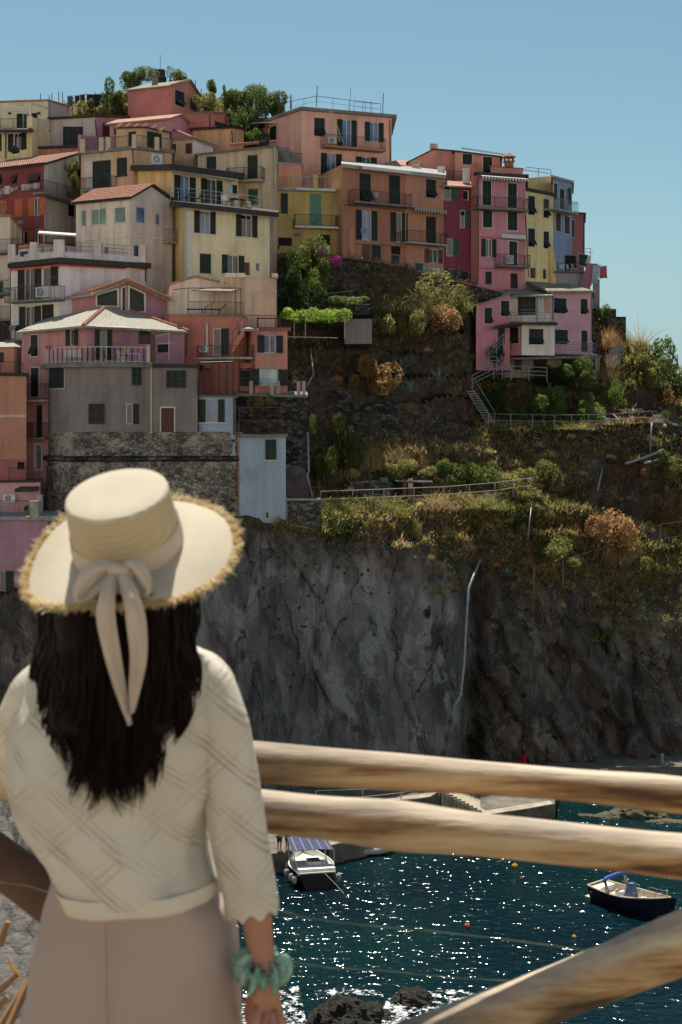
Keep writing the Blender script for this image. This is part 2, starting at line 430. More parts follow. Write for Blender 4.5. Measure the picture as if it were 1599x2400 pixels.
for i in range(len(R) - 1):
    (y0, z0), (y1, z1) = R[i], R[i + 1]
    L = np.hypot(y1 - y0, z1 - z0).mean()
    n = max(2, int(L / (0.34 if i < len(R) - 3 else 4)))
    for k in range(n):
        f = k / n; rows_Y.append(y0 * (1 - f) + y1 * f); rows_Z.append(z0 * (1 - f) + z1 * f); rows_K.append(np.full(len(COLS), i + f))
TY = np.array(rows_Y); TZ = np.array(rows_Z); TK = np.array(rows_K)
TX = (COLS[None, :] - CX) / F * TY
PXc = np.broadcast_to(COLS[None, :], TX.shape)
# zone weights: smooth engineered cliff, jagged cliff, planted slope
cliff = np.clip((2.12 - TK) / 0.3, 0, 1)
smoothc = cliff * np.clip((PXc - 150) / 60, 0, 1) * np.clip((1090 - PXc) / 20, 0, 1)
jag = cliff * (1 - np.clip((PXc - 150) / 60, 0, 1) * np.clip((1090 - PXc) / 20, 0, 1))
wallm = (((TK > 5) & (TK < 6.05)) | ((TK > 8) & (TK < 9.05))).astype(float)
big = fbm(TX * 0.11 + 3, TZ * 0.06, TX * 0 + 2, 4)
e1, id1 = cell(TX * 0.32 + TZ * 0.07, 0, TZ * 0.14 + 4)
e2, id2 = cell(TX * 1.0 + TZ * 0.35 + 31, 0, TZ * 0.42 + 14, 5)
d_s = 1.25 * (id1 - 0.5) * np.clip(e1 * 14, 0, 1) - 0.30 * np.exp(-(e1 / 0.035) ** 2) - 0.10 * np.exp(-(e2 / 0.05) ** 2) + 0.16 * (id2 - 0.5) * np.clip(e2 * 5, 0, 1) + 0.28 * fbm(TX * 0.9, TZ * 0.4, TX * 0, 4) + 0.5 * big
foot_rub = np.clip((7.5 - TZ) / 4, 0, 1)
d_s = d_s + foot_rub * (0.8 * fbm(TX * 0.8 + 40, TZ * 0.8, TX * 0 + 1, 4, True) + 0.5)
SK = TX + TZ * 0.55        # slanting strata of the natural rock
e3, id3 = cell(SK * 0.42 + 5, 0, TZ * 0.17 - TX * 0.1 + 44, 9)
e4, id4 = cell(SK * 1.3 + 15, 0, TZ * 0.5 - TX * 0.3 + 24, 12)
d_j = 2.3 * (id3 - 0.4) * np.clip(e3 * 5, 0, 1) + 1.0 * (id4 - 0.5) * np.clip(e4 * 5, 0, 1) - 2.6 * np.exp(-((PXc - 1112) / 26) ** 2) + 2.0 * fbm(SK * 0.3, TZ * 0.1, TX * 0, 5, True) + 0.5 * fbm(SK * 2.2, TZ * 0.5, TX * 0, 3)
stp = (TZ + 1.6 * fbm(TX * 0.12, TZ * 0.1, TX * 0 + 6, 3)) / 2.3; stp = stp - np.floor(stp)
amp_ = np.clip(fbm(TX * .1 + 8, TZ * .15, TX * 0, 3) * 2 + .8, .25, 1.3)
d_v = 1.7 * (stp - 0.5) * amp_ * ((TK < 8.6) | (TK > 11.2)) + 0.8 * fbm(TX * 0.5, TZ * 0.5, TY * 0.5, 5) + 0.5 * big + 0.25 * fbm(TX * 2, TZ * 2, TY * 2, 3)
e5, id5 = cell(TX * 2.3, 0, TZ * 3.6, 20)
d_w = 0.13 * np.clip(e5 * 7, 0, 1) + 0.12 * (id5 - 0.5) + 0.2 * fbm(TX * 0.5, TZ * 0.5, TY * 0, 3)
vegw = np.clip(1 - cliff, 0, 1)
# the walkways, terraces and the ground behind the houses stay nearly level
lev = np.where(((TK > 3) & (TK < 4.1)) | ((TK > 6) & (TK < 7)) & (PXc > 1110) & (PXc < 1530) | ((TK > 9) & (TK < 11)), 0.1, 1.0)
tail = np.clip((len(R) - 3 - TK), 0, 1)
disp = smoothc * d_s + jag * d_j + vegw * np.where(wallm > 0, d_w + 0.35 * d_v * (TK < 6), d_v) * lev
seal = np.where((TK > 8.6) & (TK < 11) & (PXc > 640) & (PXc < 1190), 0.15, 1.0)
disp = disp * seal
TYd = TY - disp * 0.95; TZd = TZ + disp * 0.22 * (TK > 2)
TXd = (PXc - CX) / F * TY + jag * 0.3 * fbm(TX * 0.8, TZ * 0.8, TX * 0 + 7, 3)
V = np.stack([TXd, TYd, TZd], -1).reshape(-1, 3)
I = np.arange(len(V)).reshape(TX.shape)
FQ = np.stack([I[:-1, :-1], I[:-1, 1:], I[1:, 1:], I[1:, :-1]], -1).reshape(-1, 4)
# tint attribute: r = planted soil, g = bare smooth cliff, b = masonry
seamy = np.clip(1.1 - 7.0 * np.abs(e1), 0, 1)
tint = np.stack([vegw * (1 - wallm * 0.85), smoothc, wallm], -1).reshape(-1, 3)
def cliff_material():
    m, t, b, o = nodes('hillside_ground')
    a = N(t, 'ShaderNodeAttribute'); a.attribute_name = 'tint'; s = N(t, 'ShaderNodeSeparateColor'); t.links.new(a.outputs['Color'], s.inputs[0])
    n1 = noise_n(t, 0.35, (1, 1, 0.35), detail=8, rough=0.7)
    rock = ramp(t, n1.outputs[0], [(0.22, (0.085, 0.078, 0.076)), (0.38, (0.175, 0.168, 0.168)), (0.50, (0.265, 0.26, 0.262)), (0.75, (0.40, 0.395, 0.39))])
    n1b = noise_n(t, 0.9, (1, 1, 0.18), detail=8, rough=0.75)
    str_ = ramp(t, n1b.outputs[0], [(0.3, 0.38), (0.5, 0.9), (0.75, 1.35)])
    c = mixc(t, 1.0, rock.outputs[0], str_.outputs[0], 'MULTIPLY')
    # joints and fractures
    nzc = noise_n(t, 0.30, detail=4, rough=0.6); adv = N(t, 'ShaderNodeVectorMath', operation='MULTIPLY_ADD'); mpc = mapping(t, (0.20, 0.20, 0.06)); mpc.inputs['Rotation'].default_value = (0, 0.12, 0)
    t.links.new(nzc.outputs[1], adv.inputs[0]); adv.inputs[1].default_value = (0.45, 0.25, 0.4); t.links.new(mpc.outputs[0], adv.inputs[2])
    vc = N(t, 'ShaderNodeTexVoronoi', feature='DISTANCE_TO_EDGE'); vc.inputs['Scale'].default_value = 1.0; t.links.new(adv.outputs[0], vc.inputs[0])
    vd = N(t, 'ShaderNodeTexVoronoi'); vd.inputs['Scale'].default_value = 1.0; t.links.new(adv.outputs[0], vd.inputs[0])
    sd_ = N(t, 'ShaderNodeSeparateColor'); t.links.new(vd.outputs['Color'], sd_.inputs[0]); tone = ramp(t, sd_.outputs[0], [(0, 0.68), (1, 1.28)])
    c = mixc(t, 1.0, c, tone.outputs[0], 'MULTIPLY')
    nbr = noise_n(t, 0.5, detail=4); rbr = ramp(t, nbr.outputs[0], [(0.42, 0.0), (0.56, 0.85)])
    rc0 = ramp(t, vc.outputs[0], [(0.0, 0.12), (0.007, 0.4), (0.014, 1.0)]); rcm = mixc(t, rbr.outputs[0], 1.0, rc0.outputs[0]); c = mixc(t, 1.0, c, rcm, 'MULTIPLY')
    vf = N(t, 'ShaderNodeTexVoronoi'); mpf = mapping(t, (0.85, 0.85, 0.38)); mpf.inputs['Rotation'].default_value = (0.2, 0.35, 0); t.links.new(mpf.outputs[0], vf.inputs[0]); vf.inputs['Scale'].default_value = 1.0
    sf = N(t, 'ShaderNodeSeparateColor'); t.links.new(vf.outputs['Color'], sf.inputs[0]); tf = ramp(t, sf.outputs[0], [(0, 0.72), (1, 1.25)]); c = mixc(t, 1.0, c, tf.outputs[0], 'MULTIPLY')
    # pale patches on the sprayed cliff face
    n2 = noise_n(t, 0.22, (1, 1, 0.5), detail=8, rough=0.65); r2 = ramp(t, n2.outputs[0], [(0.58, 0.0), (0.62, 1.0)])
    pm = N(t, 'ShaderNodeMath', operation='MULTIPLY'); t.links.new(r2.outputs[0], pm.inputs[0]); t.links.new(s.outputs[1], pm.inputs[1])
    c = mixc(t, pm.outputs[0], c, (0.33, 0.34, 0.345))
    # slanting strata on the natural rock, less on the sprayed face
    wv = N(t, 'ShaderNodeTexWave', wave_type='BANDS', bands_direction='X'); mpw = mapping(t, (0.5, 0.5, 0.28)); mpw.inputs['Rotation'].default_value = (0, 0.5, 0)
    t.links.new(mpw.outputs[0], wv.inputs[0]); wv.inputs['Scale'].default_value = 0.35; wv.inputs['Distortion'].default_value = 14; wv.inputs['Detail'].default_value = 8; wv.inputs['Detail Scale'].default_value = 1.2; wv.inputs['Detail Roughness'].default_value = 0.7
    rw = ramp(t, wv.outputs[0], [(0.1, 0.72), (0.5, 1.0), (0.9, 1.15)]); iv = N(t, 'ShaderNodeMath', operation='SUBTRACT'); iv.inputs[0].default_value = 1.0; t.links.new(s.outputs[1], iv.inputs[1])
    c = mixc(t, iv.outputs[0], c, mixc(t, 1.0, mixc(t, 1.0, c, rw.outputs[0], 'MULTIPLY'), (0.92, 0.80, 0.70), 'MULTIPLY'))
    # rusty / reddish seams
    n4 = noise_n(t, 0.5, (1, 1, 0.25), detail=8, rough=0.7); r4 = ramp(t, n4.outputs[0], [(0.58, 0.0), (0.68, 0.6)])
    c = mixc(t, r4.outputs[0], c, (0.045, 0.022, 0.016))
    # soil and dead growth
    n3 = noise_n(t, 1.5, detail=9, rough=0.75)
    soil = ramp(t, n3.outputs[0], [(0.28, (0.022, 0.014, 0.011)), (0.46, (0.085, 0.058, 0.042)), (0.58, (0.17, 0.125, 0.07)), (0.74, (0.36, 0.27, 0.16))])
    n5 = noise_n(t, 0.3, detail=6); r5 = ramp(t, n5.outputs[0], [(0.42, 0.0), (0.6, 1.0)])
    soil2 = mixc(t, r5.outputs[0], soil.outputs[0], mixc(t, 0.6, c, (0.05, 0.045, 0.045)))
    c = mixc(t, s.outputs[0], c, soil2)
    # dry stone walls
    mp = mapping(t, (1, 1, 1.7)); v = N(t, 'ShaderNodeTexVoronoi', feature='DISTANCE_TO_EDGE'); v.inputs['Scale'].default_value = 2.1
    v2 = N(t, 'ShaderNodeTexVoronoi'); v2.inputs['Scale'].default_value = 2.1
    t.links.new(mp.outputs[0], v.inputs[0]); t.links.new(mp.outputs[0], v2.inputs[0])
    sp = N(t, 'ShaderNodeSeparateColor'); t.links.new(v2.outputs['Color'], sp.inputs[0])
    st = ramp(t, sp.outputs[0], [(0, (0.03, 0.028, 0.028)), (0.6, (0.085, 0.08, 0.078)), (1, (0.2, 0.19, 0.18))])
    ed_ = ramp(t, v.outputs[0], [(0, 0.15), (0.1, 1)]); st2 = mixc(t, 1.0, st.outputs[0], ed_.outputs[0], 'MULTIPLY')
    st3 = mixc(t, r5.outputs[0], st2, soil.outputs[0])
    c = mixc(t, s.outputs[2], c, st3)
    n6 = noise_n(t, 9.0, detail=7, rough=0.75); r6 = ramp(t, n6.outputs[0], [(0.3, 0.45), (0.7, 1.55)])
    c = mixc(t, 1.0, c, r6.outputs[0], 'MULTIPLY')
    t.links.new(c, b.inputs['Base Color']); b.inputs['Roughness'].default_value = 0.95; b.inputs['Specular IOR Level'].default_value = 0.15
    n7 = noise_n(t, 3.4, (1, 1, 0.5), detail=10, rough=0.78)
    hh = mixc(t, 0.25, mixc(t, 0.3, n7.outputs[0], rcm), tf.outputs[0])
    bump(t, hh, b, 1.0, 0.7)
    return m
HILL = cliff_material()
mesh_np('hillside', V, FQ, HILL, kind='structure', col=tint)
TV = V.reshape(TX.shape + (3,))
def surf(px, k):
    """point of the hillside at photo column px and row value k (see the row list)"""
    c = int(np.clip(round((px - COLS[0]) / 7.0), 0, len(COLS) - 1)); r = int(np.argmin(np.abs(TK[:, c] - k)))
    return Vector(TV[r, c])
# where a photo pixel meets the hillside
_pyT = HY + (CZ - TV[..., 2]) * F / TV[..., 1]
def ground(px, py):
    c = int(np.clip(round((px - COLS[0]) / 7.0), 0, len(COLS) - 1)); col = _pyT[:, c]
    idx = np.where(np.abs(col - py) < 7)[0]
    if len(idx) == 0: idx = [int(np.argmin(np.abs(col - py)))]
    r = min(idx, key=lambda q: TV[q, c, 1]); return Vector(TV[r, c])

# ------------------------------------------------------------------ the rest of the bay: unseen slopes, added and kept pale for warm bounce
def bounce_material():
    m, t, b, o = nodes('pale_bounce_slope')
    n = noise_n(t, 0.06, detail=8, rough=0.65); r = ramp(t, n.outputs[0], [(0.3, (0.42, 0.38, 0.29)), (0.5, (0.56, 0.50, 0.41)), (0.7, (0.64, 0.58, 0.48))])
    t.links.new(r.outputs[0], b.inputs['Base Color']); b.inputs['Roughness'].default_value = 0.95
    return m
BOUNCE = bounce_material()
na, nr = 120, 40; rows = []
for j in range(nr + 1):
    f = j / nr; row = []
    for i in range(na + 1):
        a_ = math.radians(150 + 210 * i / na)      # from the left, round the back, to the right
        r_ = 62 + 210 * f; x = r_ * math.cos(a_) * 1.15; y = 34 + r_ * math.sin(a_) * 1.0
        z = -3 + 118 * f ** 0.85
        row.append((x, y, z))
    rows.append(row)
A = np.array(rows); nz = 5 * fbm(A[..., 0] * .03, A[..., 1] * .03, A[..., 2] * .03, 5); A[..., 2] += nz; A[..., 0] += nz * .8
I = np.arange(A.shape[0] * A.shape[1]).reshape(A.shape[:2])
mesh_np('bay_bounce_slopes', A.reshape(-1, 3), np.stack([I[:-1, :-1], I[:-1, 1:], I[1:, 1:], I[1:, :-1]], -1).reshape(-1, 4), BOUNCE, kind='structure')
# the path and the rock spur the viewer stands on
m = MB()
xs_ = np.linspace(-14, 14, 50); ys_ = np.linspace(-12, 9, 50); rows = []
for y in ys_:
    row = []
    for x in xs_:
        z = 26.2 - max(0, y - 4.0) ** 1.5 * 2.5 + (0.03 * float(vnoise(x * 2, y * 2, 0.5)))
        row.append((x, y, z))
    rows.append(row)
m.grid(rows); m.build('footpath', simple('trodden_earth', (0.24, 0.20, 0.15), .95, var=.4, scale=2, bmp=.5), kind='structure')
# ------------------------------------------------------------------ house kit
def fbox(mb, Fc, u0, u1, z0, z1, o0, o1):
    w = Fc.W
    mb.hexa([w(u0, z0, o1), w(u1, z0, o1), w(u1, z0, o0), w(u0, z0, o0), w(u0, z1, o1), w(u1, z1, o1), w(u1, z1, o0), w(u0, z1, o0)])

class Face:
    """a vertical wall plane between two ground points"""
    def __init__(s, A, B):
        s.A = Vector((A[0], A[1], 0)); s.B = Vector((B[0], B[1], 0))
        d = s.B - s.A; s.L = d.length; s.u = d.normalized(); s.n = Vector((s.u.y, -s.u.x, 0)); s.holes = []
    def W(s, u, z, o=0.0): p = s.A + s.u * u + s.n * o; return Vector((p.x, p.y, z))
    def hit(s, px, py):
        d = Vector(((px - CX) / F, 1, -(py - HY) / F))
        den = d.x * s.n.x + d.y * s.n.y
        t = ((s.A.x - CAM.x) * s.n.x + (s.A.y - CAM.y) * s.n.y) / den
        p = CAM + d * t; return ((p - s.A).dot(s.u), p.z)
    def rect(s, b):
        x0, y0, x1, y1 = b; ym = (y0 + y1) / 2; xm = (x0 + x1) / 2
        return (s.hit(x0, ym)[0], s.hit(x1, ym)[0], s.hit(xm, y1)[1], s.hit(xm, y0)[1])

def shutter_mesh(mb, Fc, u0, u1, z0, z1, o=0.03, th=0.045, slats=True):
    w = u1 - u0; h = z1 - z0; st = min(0.07, w * 0.2)
    fbox(mb, Fc, u0, u0 + st, z0, z1, o, o + th); fbox(mb, Fc, u1 - st, u1, z0, z1, o, o + th)
    fbox(mb, Fc, u0 + st, u1 - st, z0, z0 + 0.09, o, o + th); fbox(mb, Fc, u0 + st, u1 - st, z1 - 0.07, z1, o, o + th)
    zm = (z0 + z1) / 2; fbox(mb, Fc, u0 + st, u1 - st, zm - 0.035, zm + 0.035, o, o + th)
    fbox(mb, Fc, u0 + st, u1 - st, z0 + 0.09, z1 - 0.07, o, o + 0.012)
    if slats:
        n = max(4, int(h / 0.11))
        for i in range(n):
            z = z0 + 0.09 + (h - 0.16) * (i + 0.5) / n
            if abs(z - zm) < 0.05: continue
            W = Fc.W
            mb.quad(W(u0 + st, z - 0.03, o + th), W(u1 - st, z - 0.03, o + th), W(u1 - st, z + 0.03, o + 0.014), W(u0 + st, z + 0.03, o + 0.014))

def frame_ring(mb, Fc, u0, u1, z0, z1, t, o0, o1):
    fbox(mb, Fc, u0, u0 + t, z0, z1, o0, o1); fbox(mb, Fc, u1 - t, u1, z0, z1, o0, o1)
    fbox(mb, Fc, u0 + t, u1 - t, z0, z0 + t, o0, o1); fbox(mb, Fc, u0 + t, u1 - t, z1 - t, z1, o0, o1)

class House:
    def __init__(s, name, label, cat, chain, yb, wall, depth=7.0, mode='radial', ci=None, group=None, rise=0.0, over=0.35, roofth=0.18, roof=None, roofmat=None, zb=None, cap=True):
        """chain: (px, py of the wall top, Y) left to right as seen; yb: photo row of the wall foot at the nearest point"""
        s.pts = [P(*c) for c in chain]; s.wallmat = wall if isinstance(wall, list) else [wall] * (len(chain) - 1)
        near = min(s.pts, key=lambda p: p.y)
        s.zb = zb if zb is not None else CZ - (yb - HY) / F * near.y
        mid = sum(s.pts, Vector()) / len(s.pts)
        s.o = thing(name, label, cat, (mid.x, mid.y, s.zb), group)
        s.faces = [Face(s.pts[i], s.pts[i + 1]) for i in range(len(s.pts) - 1)]
        s.mode = mode; s.ci = ci if ci is not None else 0; s.depth = depth; s.rise = rise
        if mode == 'radial':
            bv = Vector((mid.x, mid.y, 0)).normalized() * depth + Vector((0, 0, rise)); s.front = s.pts; s.T = bv
        elif mode == 'R': s.T = s.pts[0] - s.pts[s.ci]; s.front = s.pts[s.ci:]      # gable on the right side, extrude towards the first point
        elif mode == 'L': s.T = s.pts[-1] - s.pts[s.ci]; s.front = s.pts[:s.ci + 1]
        s.over = over; s.roofth = roofth; s.roofkind = roof; s.roofmat = roofmat; s.done = False
    # ---- openings
    def win(s, fi, box, kind='c', sh=SH_G, fr=None, gl=None, w=0.28, sill=False, n=2, surround=0.0, flap=0.45):
        Fc = s.faces[fi]; u0, u1, z0, z1 = Fc.rect(box)
        if u1 - u0 < 0.15 or z1 - z0 < 0.15: return None
        gl = gl or GLASS; fr_ = fr or WHITE; W = Fc.W
        root = MB(); parts = []
        if surround or kind in 'cts':
            if surround:
                frame_ring(root, Fc, u0 - surround, u1 + surround, z0 - surround, z1 + surround, surround, 0.0, 0.03)
        if kind == 'c' or kind == 't':
            if not surround: fbox(root, Fc, u0, u1, z0, z1, 0.0, 0.018)
            k = n; du = (u1 - u0) / k
            zc = z0 if kind == 'c' else z0 + (z1 - z0) * flap
            for i in range(k):
                a = MB(); shutter_mesh(a, Fc, u0 + du * i + 0.01, u0 + du * (i + 1) - 0.01, zc, z1); parts.append(('shutter', a, sh))
            if kind == 't':
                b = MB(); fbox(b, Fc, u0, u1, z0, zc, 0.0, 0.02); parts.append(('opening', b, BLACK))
                h = zc - z0; ang = math.radians(34)
                for i in range(k):
                    a = MB(); ua, ub = u0 + du * i + 0.02, u0 + du * (i + 1) - 0.02
                    o1 = 0.05 + h * math.sin(ang); zz = zc - h * math.cos(ang)
                    a.hexa([W(ua, zz, o1), W(ub, zz, o1), W(ub, zz + 0.02, o1 - 0.045), W(ua, zz + 0.02, o1 - 0.045), W(ua, zc, 0.06), W(ub, zc, 0.06), W(ub, zc, 0.015), W(ua, zc, 0.015)])
                    m_ = max(3, int(h / 0.12))
                    for q in range(m_):
                        f = (q + 0.5) / m_; zq = zc + (zz - zc) * f; oq = 0.06 + (o1 - 0.06) * f
                        a.quad(W(ua + .04, zq - 0.03, oq + 0.035), W(ub - .04, zq - 0.03, oq + 0.035), W(ub - .04, zq + 0.02, oq + 0.004), W(ua + .04, zq + 0.02, oq + 0.004))
                    parts.append(('shutter', a, sh))
        elif kind in 'og':
            if kind == 'o':
                ws = (u1 - u0) * w
                for (a0, a1) in ((u0, u0 + ws), (u1 - ws, u1)):
                    a = MB(); shutter_mesh(a, Fc, a0, a1, z0, z1); parts.append(('shutter', a, sh))
                g0, g1 = u0 + ws, u1 - ws
            elif kind == 'g': g0, g1 = u0, u1
            Fc.holes.append((g0, g1, z0, z1))
            t = 0.055; d = 0.14
            frame_ring(root, Fc, g0, g1, z0, z1, t, -d, -d + 0.06)
            # reveals
            r = MB(); e = 0.001
            r.quad(W(g0 + e, z0, 0), W(g0 + e, z0, -d), W(g0 + e, z1, -d), W(g0 + e, z1, 0)); r.quad(W(g1 - e, z0, 0), W(g1 - e, z0, -d), W(g1 - e, z1, -d), W(g1 - e, z1, 0))
            r.quad(W(g0, z0 + e, 0), W(g1, z0 + e, 0), W(g1, z0 + e, -d), W(g0, z0 + e, -d)); r.quad(W(g0, z1 - e, 0), W(g1, z1 - e, 0), W(g1, z1 - e, -d), W(g0, z1 - e, -d))
            parts.append(('reveal', r, fr_))
            pn = n if (g1 - g0) > 0.55 else 1
            for i in range(pn):
                a = MB(); aa = g0 + t * 0.6 + (g1 - g0 - 1.2 * t) * i / pn; bb = g0 + t * 0.6 + (g1 - g0 - 1.2 * t) * (i + 1) / pn
                a.quad(W(aa, z0 + t, -d + 0.01), W(bb, z0 + t, -d + 0.01), W(bb, z1 - t, -d + 0.01), W(aa, z1 - t, -d + 0.01)); parts.append(('pane', a, gl))
                if i: fbox(root, Fc, aa - 0.035, aa + 0.035, z0 + t, z1 - t, -d + 0.012, -d + 0.065)
        elif kind == 's':      # one open shutter leaf at the right, dark opening at the left
            um = u0 + (u1 - u0) * 0.5; fbox(root, Fc, u0, um, z0, z1, 0, 0.015)
            frame_ring(root, Fc, u0, um, z0, z1, 0.05, 0.015, 0.035)
            b = MB(); fbox(b, Fc, u0 + .05, um - .05, z0 + .05, z1 - .05, 0.015, 0.02); parts.append(('pane', b, gl))
            a = MB(); shutter_mesh(a, Fc, um, u1, z0, z1); parts.append(('shutter', a, sh))
        elif kind == 'd':
            Fc.holes.append((u0, u1, z0, z1)); d = 0.16
            fbox(root, Fc, u0, u1, z0, z1, -d - 0.03, -d)
            r = MB(); e = 0.001
            r.quad(W(u0 + e, z0, 0), W(u0 + e, z0, -d), W(u0 + e, z1, -d), W(u0 + e, z1, 0)); r.quad(W(u1 - e, z0, 0), W(u1 - e, z0, -d), W(u1 - e, z1, -d), W(u1 - e, z1, 0))
            r.quad(W(u0, z1 - e, 0), W(u1, z1 - e, 0), W(u1, z1 - e, -d), W(u0, z1 - e, -d)); parts.append(('reveal', r, fr_))
            for i in range(2):
                a = MB(); du = (u1 - u0) / 2; fbox(a, Fc, u0 + du * i + 0.05, u0 + du * (i + 1) - 0.05, z0 + 0.1, z1 - 0.1, -d, -d + 0.025); parts.append(('door_panel', a, sh))
        elif kind == 'b':      # grating
            fbox(root, Fc, u0, u1, z0, z1, 0, 0.015); k = max(4, int((u1 - u0) / 0.12)); b = MB()
            for i in range(k + 1):
                u = u0 + (u1 - u0) * i / k; fbox(b, Fc, u - 0.012, u + 0.012, z0, z1, 0.03, 0.05)
            parts.append(('grating', b, IRON))
        if sill: fbox(root, Fc, u0 - 0.08, u1 + 0.08, z0 - 0.08 - surround, z0 - surround, 0.0, 0.14)
        rm = {'c': (fr_ if surround else sh), 't': (fr_ if surround else BLACK), 'o': fr_, 'g': fr_, 's': fr_, 'd': sh, 'b': BLACK}[kind]
        if not root.f: fbox(root, Fc, u0, u1, z0, z1, 0.0, 0.01)
        nm = 'door' if kind == 'd' else 'window'
        r_ = root.build(nm, rm, s.o)
        for (pn_, mb, mt) in parts: mb.build(pn_, mt, r_)
        return r_
    # ---- balcony with slab and railing
    def balcony(s, fi, x0, x1, py, depth=1.0, rail=1.0, mat=CONC, rmat=IRON, th=0.16, style='bars', sides=True, step=0.13):
        Fc = s.faces[fi]; xm = (x0 + x1) / 2
        # py is the photo row of the slab's front top edge: solve on the offset plane
        G = Face(Fc.W(0, 0, depth), Fc.W(Fc.L, 0, depth)); u0 = G.hit(x0, py)[0]; u1 = G.hit(x1, py)[0]; z = G.hit(xm, py)[1]
        mb = MB(); fbox(mb, Fc, u0, u1, z - th, z, 0.0, depth); b = mb.build('balcony', mat, s.o)
        r = MB(); pts = [Fc.W(u0 + .03, z, 0.02), Fc.W(u0 + .03, z, depth - .04), Fc.W(u1 - .03, z, depth - .04), Fc.W(u1 - .03, z, 0.02)]
        if not sides: pts = pts[1:3]
        railing(r, pts, rail, style, step); r.build('railing', rmat, b)
        return b, z
    def box(s, fi, box, o0, o1, mat, name, parent=None, label=None):
        Fc = s.faces[fi]; u0, u1, z0, z1 = Fc.rect(box); m = MB(); fbox(m, Fc, u0, u1, z0, z1, o0, o1)
        r = m.build(name, mat, parent or s.o)
        if label: r['label'] = label
        return r
    def pipe(s, fi, pts, mat=PIPE_B, r=0.05, name='downpipe', o=0.08):
        Fc = s.faces[fi]; m = MB(); m.tube([Fc.W(*Fc.hit(x, y), o) for x, y in pts], r, 6); return m.build(name, mat, s.o)
    def ac(s, fi, box, o=0.05):
        Fc = s.faces[fi]; u0, u1, z0, z1 = Fc.rect(box); m = MB(); fbox(m, Fc, u0, u1, z0, z1, o, o + 0.32)
        b = m.build('air_conditioner', PLASTIC, s.o); g = MB(); c = Fc.W(u0 + (u1 - u0) * 0.42, (z0 + z1) / 2, o + 0.33); rr = (z1 - z0) * 0.36
        for R_ in (rr, rr * 0.72, rr * 0.42):
            ring = [c + Fc.u * math.cos(t) * R_ + Vector((0, 0, 1)) * math.sin(t) * R_ for t in [2 * math.pi * k / 16 for k in range(17)]]
            g.tube(ring, 0.018, 4, cap=False)
        g.build('fan_grille', IRON, b); return b
    def awning(s, fi, box, out=1.4, drop=0.3, mat=AWN, stripes=None, folded=False):
        """slanted awning: box gives the cassette row and width in the photo"""
        Fc = s.faces[fi]; u0, u1, z0, z1 = Fc.rect(box); W = Fc.W; m = MB()
        m.slab([W(u0, z1, 0.05), W(u1, z1, 0.05), W(u1, z1 - drop, out), W(u0, z1 - drop, out)], 0.03)
        n = max(6, int((u1 - u0) / 0.16)); hv = 0.28
        for i in range(n):
            a, b = u0 + (u1 - u0) * i / n, u0 + (u1 - u0) * (i + 1) / n; c_ = (a + b) / 2; m.m = 1 if (stripes and i % 2) else 0
            zt = z1 - drop - 0.03
            m.add([W(a, zt, out), W(b, zt, out), W(b, zt - hv * .75, out + .02), W(c_, zt - hv, out + .02), W(a, zt - hv * .75, out + .02)], [(0, 1, 2, 3, 4)])
        m.m = 0
        return m.build('awning', [mat, stripes or mat], s.o)
    # ---- walls and roof
    def finish(s):
        zb = s.zb; groups = {}
        for i, Fc in enumerate(s.faces):
            a, b = s.pts[i], s.pts[i + 1]; mb = groups.setdefault(s.wallmat[i].name, (MB(), s.wallmat[i]))[0]
            zt = min(a.z, b.z); us = {0.0, Fc.L}; zs = {zb, zt}
            hs = [(max(0.02, h[0]), min(Fc.L - 0.02, h[1]), max(zb + .01, h[2]), min(zt - .02, h[3])) for h in Fc.holes]
            hs = [h for h in hs if h[1] > h[0] and h[3] > h[2]]
            for h in hs: us.update((h[0], h[1])); zs.update((h[2], h[3]))
            us = sorted(us); zs = sorted(zs)
            for iu in range(len(us) - 1):
                for iz in range(len(zs) - 1):
                    cu = (us[iu] + us[iu + 1]) / 2; cz = (zs[iz] + zs[iz + 1]) / 2
                    if any(h[0] < cu < h[1] and h[2] < cz < h[3] for h in hs): continue
                    mb.quad(Fc.W(us[iu], zs[iz]), Fc.W(us[iu + 1], zs[iz]), Fc.W(us[iu + 1], zs[iz + 1]), Fc.W(us[iu], zs[iz + 1]))
            if abs(a.z - b.z) > 0.01:
                hi = Fc.W(0, a.z) if a.z > b.z else Fc.W(Fc.L, b.z); mb.tri(Fc.W(0, zt), Fc.W(Fc.L, zt), hi)
        # hidden sides, back and cap
        mb = groups[s.wallmat[0].name][0]; T = s.T
        if s.mode == 'radial':
            loop = [s.pts[0], s.pts[0] + T, None, s.pts[-1] + T, s.pts[-1]]
            for p, q in ((s.pts[0] + T, s.pts[0]), (s.pts[-1], s.pts[-1] + T), (s.pts[-1] + T, s.pts[0] + T)):
                mb.quad((p.x, p.y, zb), (q.x, q.y, zb), q, p)
        else:
            p0, pc, pe = s.pts[0], s.pts[s.ci], s.pts[-1]
            q = (pe if s.mode == 'R' else p0) + T
            o_ = p0 if s.mode == 'R' else pe
            e_ = pe if s.mode == 'R' else p0
            mb.quad((o_.x, o_.y, zb), (q.x, q.y, zb), q, o_); mb.quad((q.x, q.y, zb), (e_.x, e_.y, zb), e_, q)
        for i in range(len(s.front) - 1):
            a, b = s.front[i], s.front[i + 1]; mb.quad(a, b, b + T, a + T)
        for (g, mt) in groups.values(): g.build('wall', mt, s.o)
        if s.roofmat is not None: s.make_roof()
        s.done = True
        return s
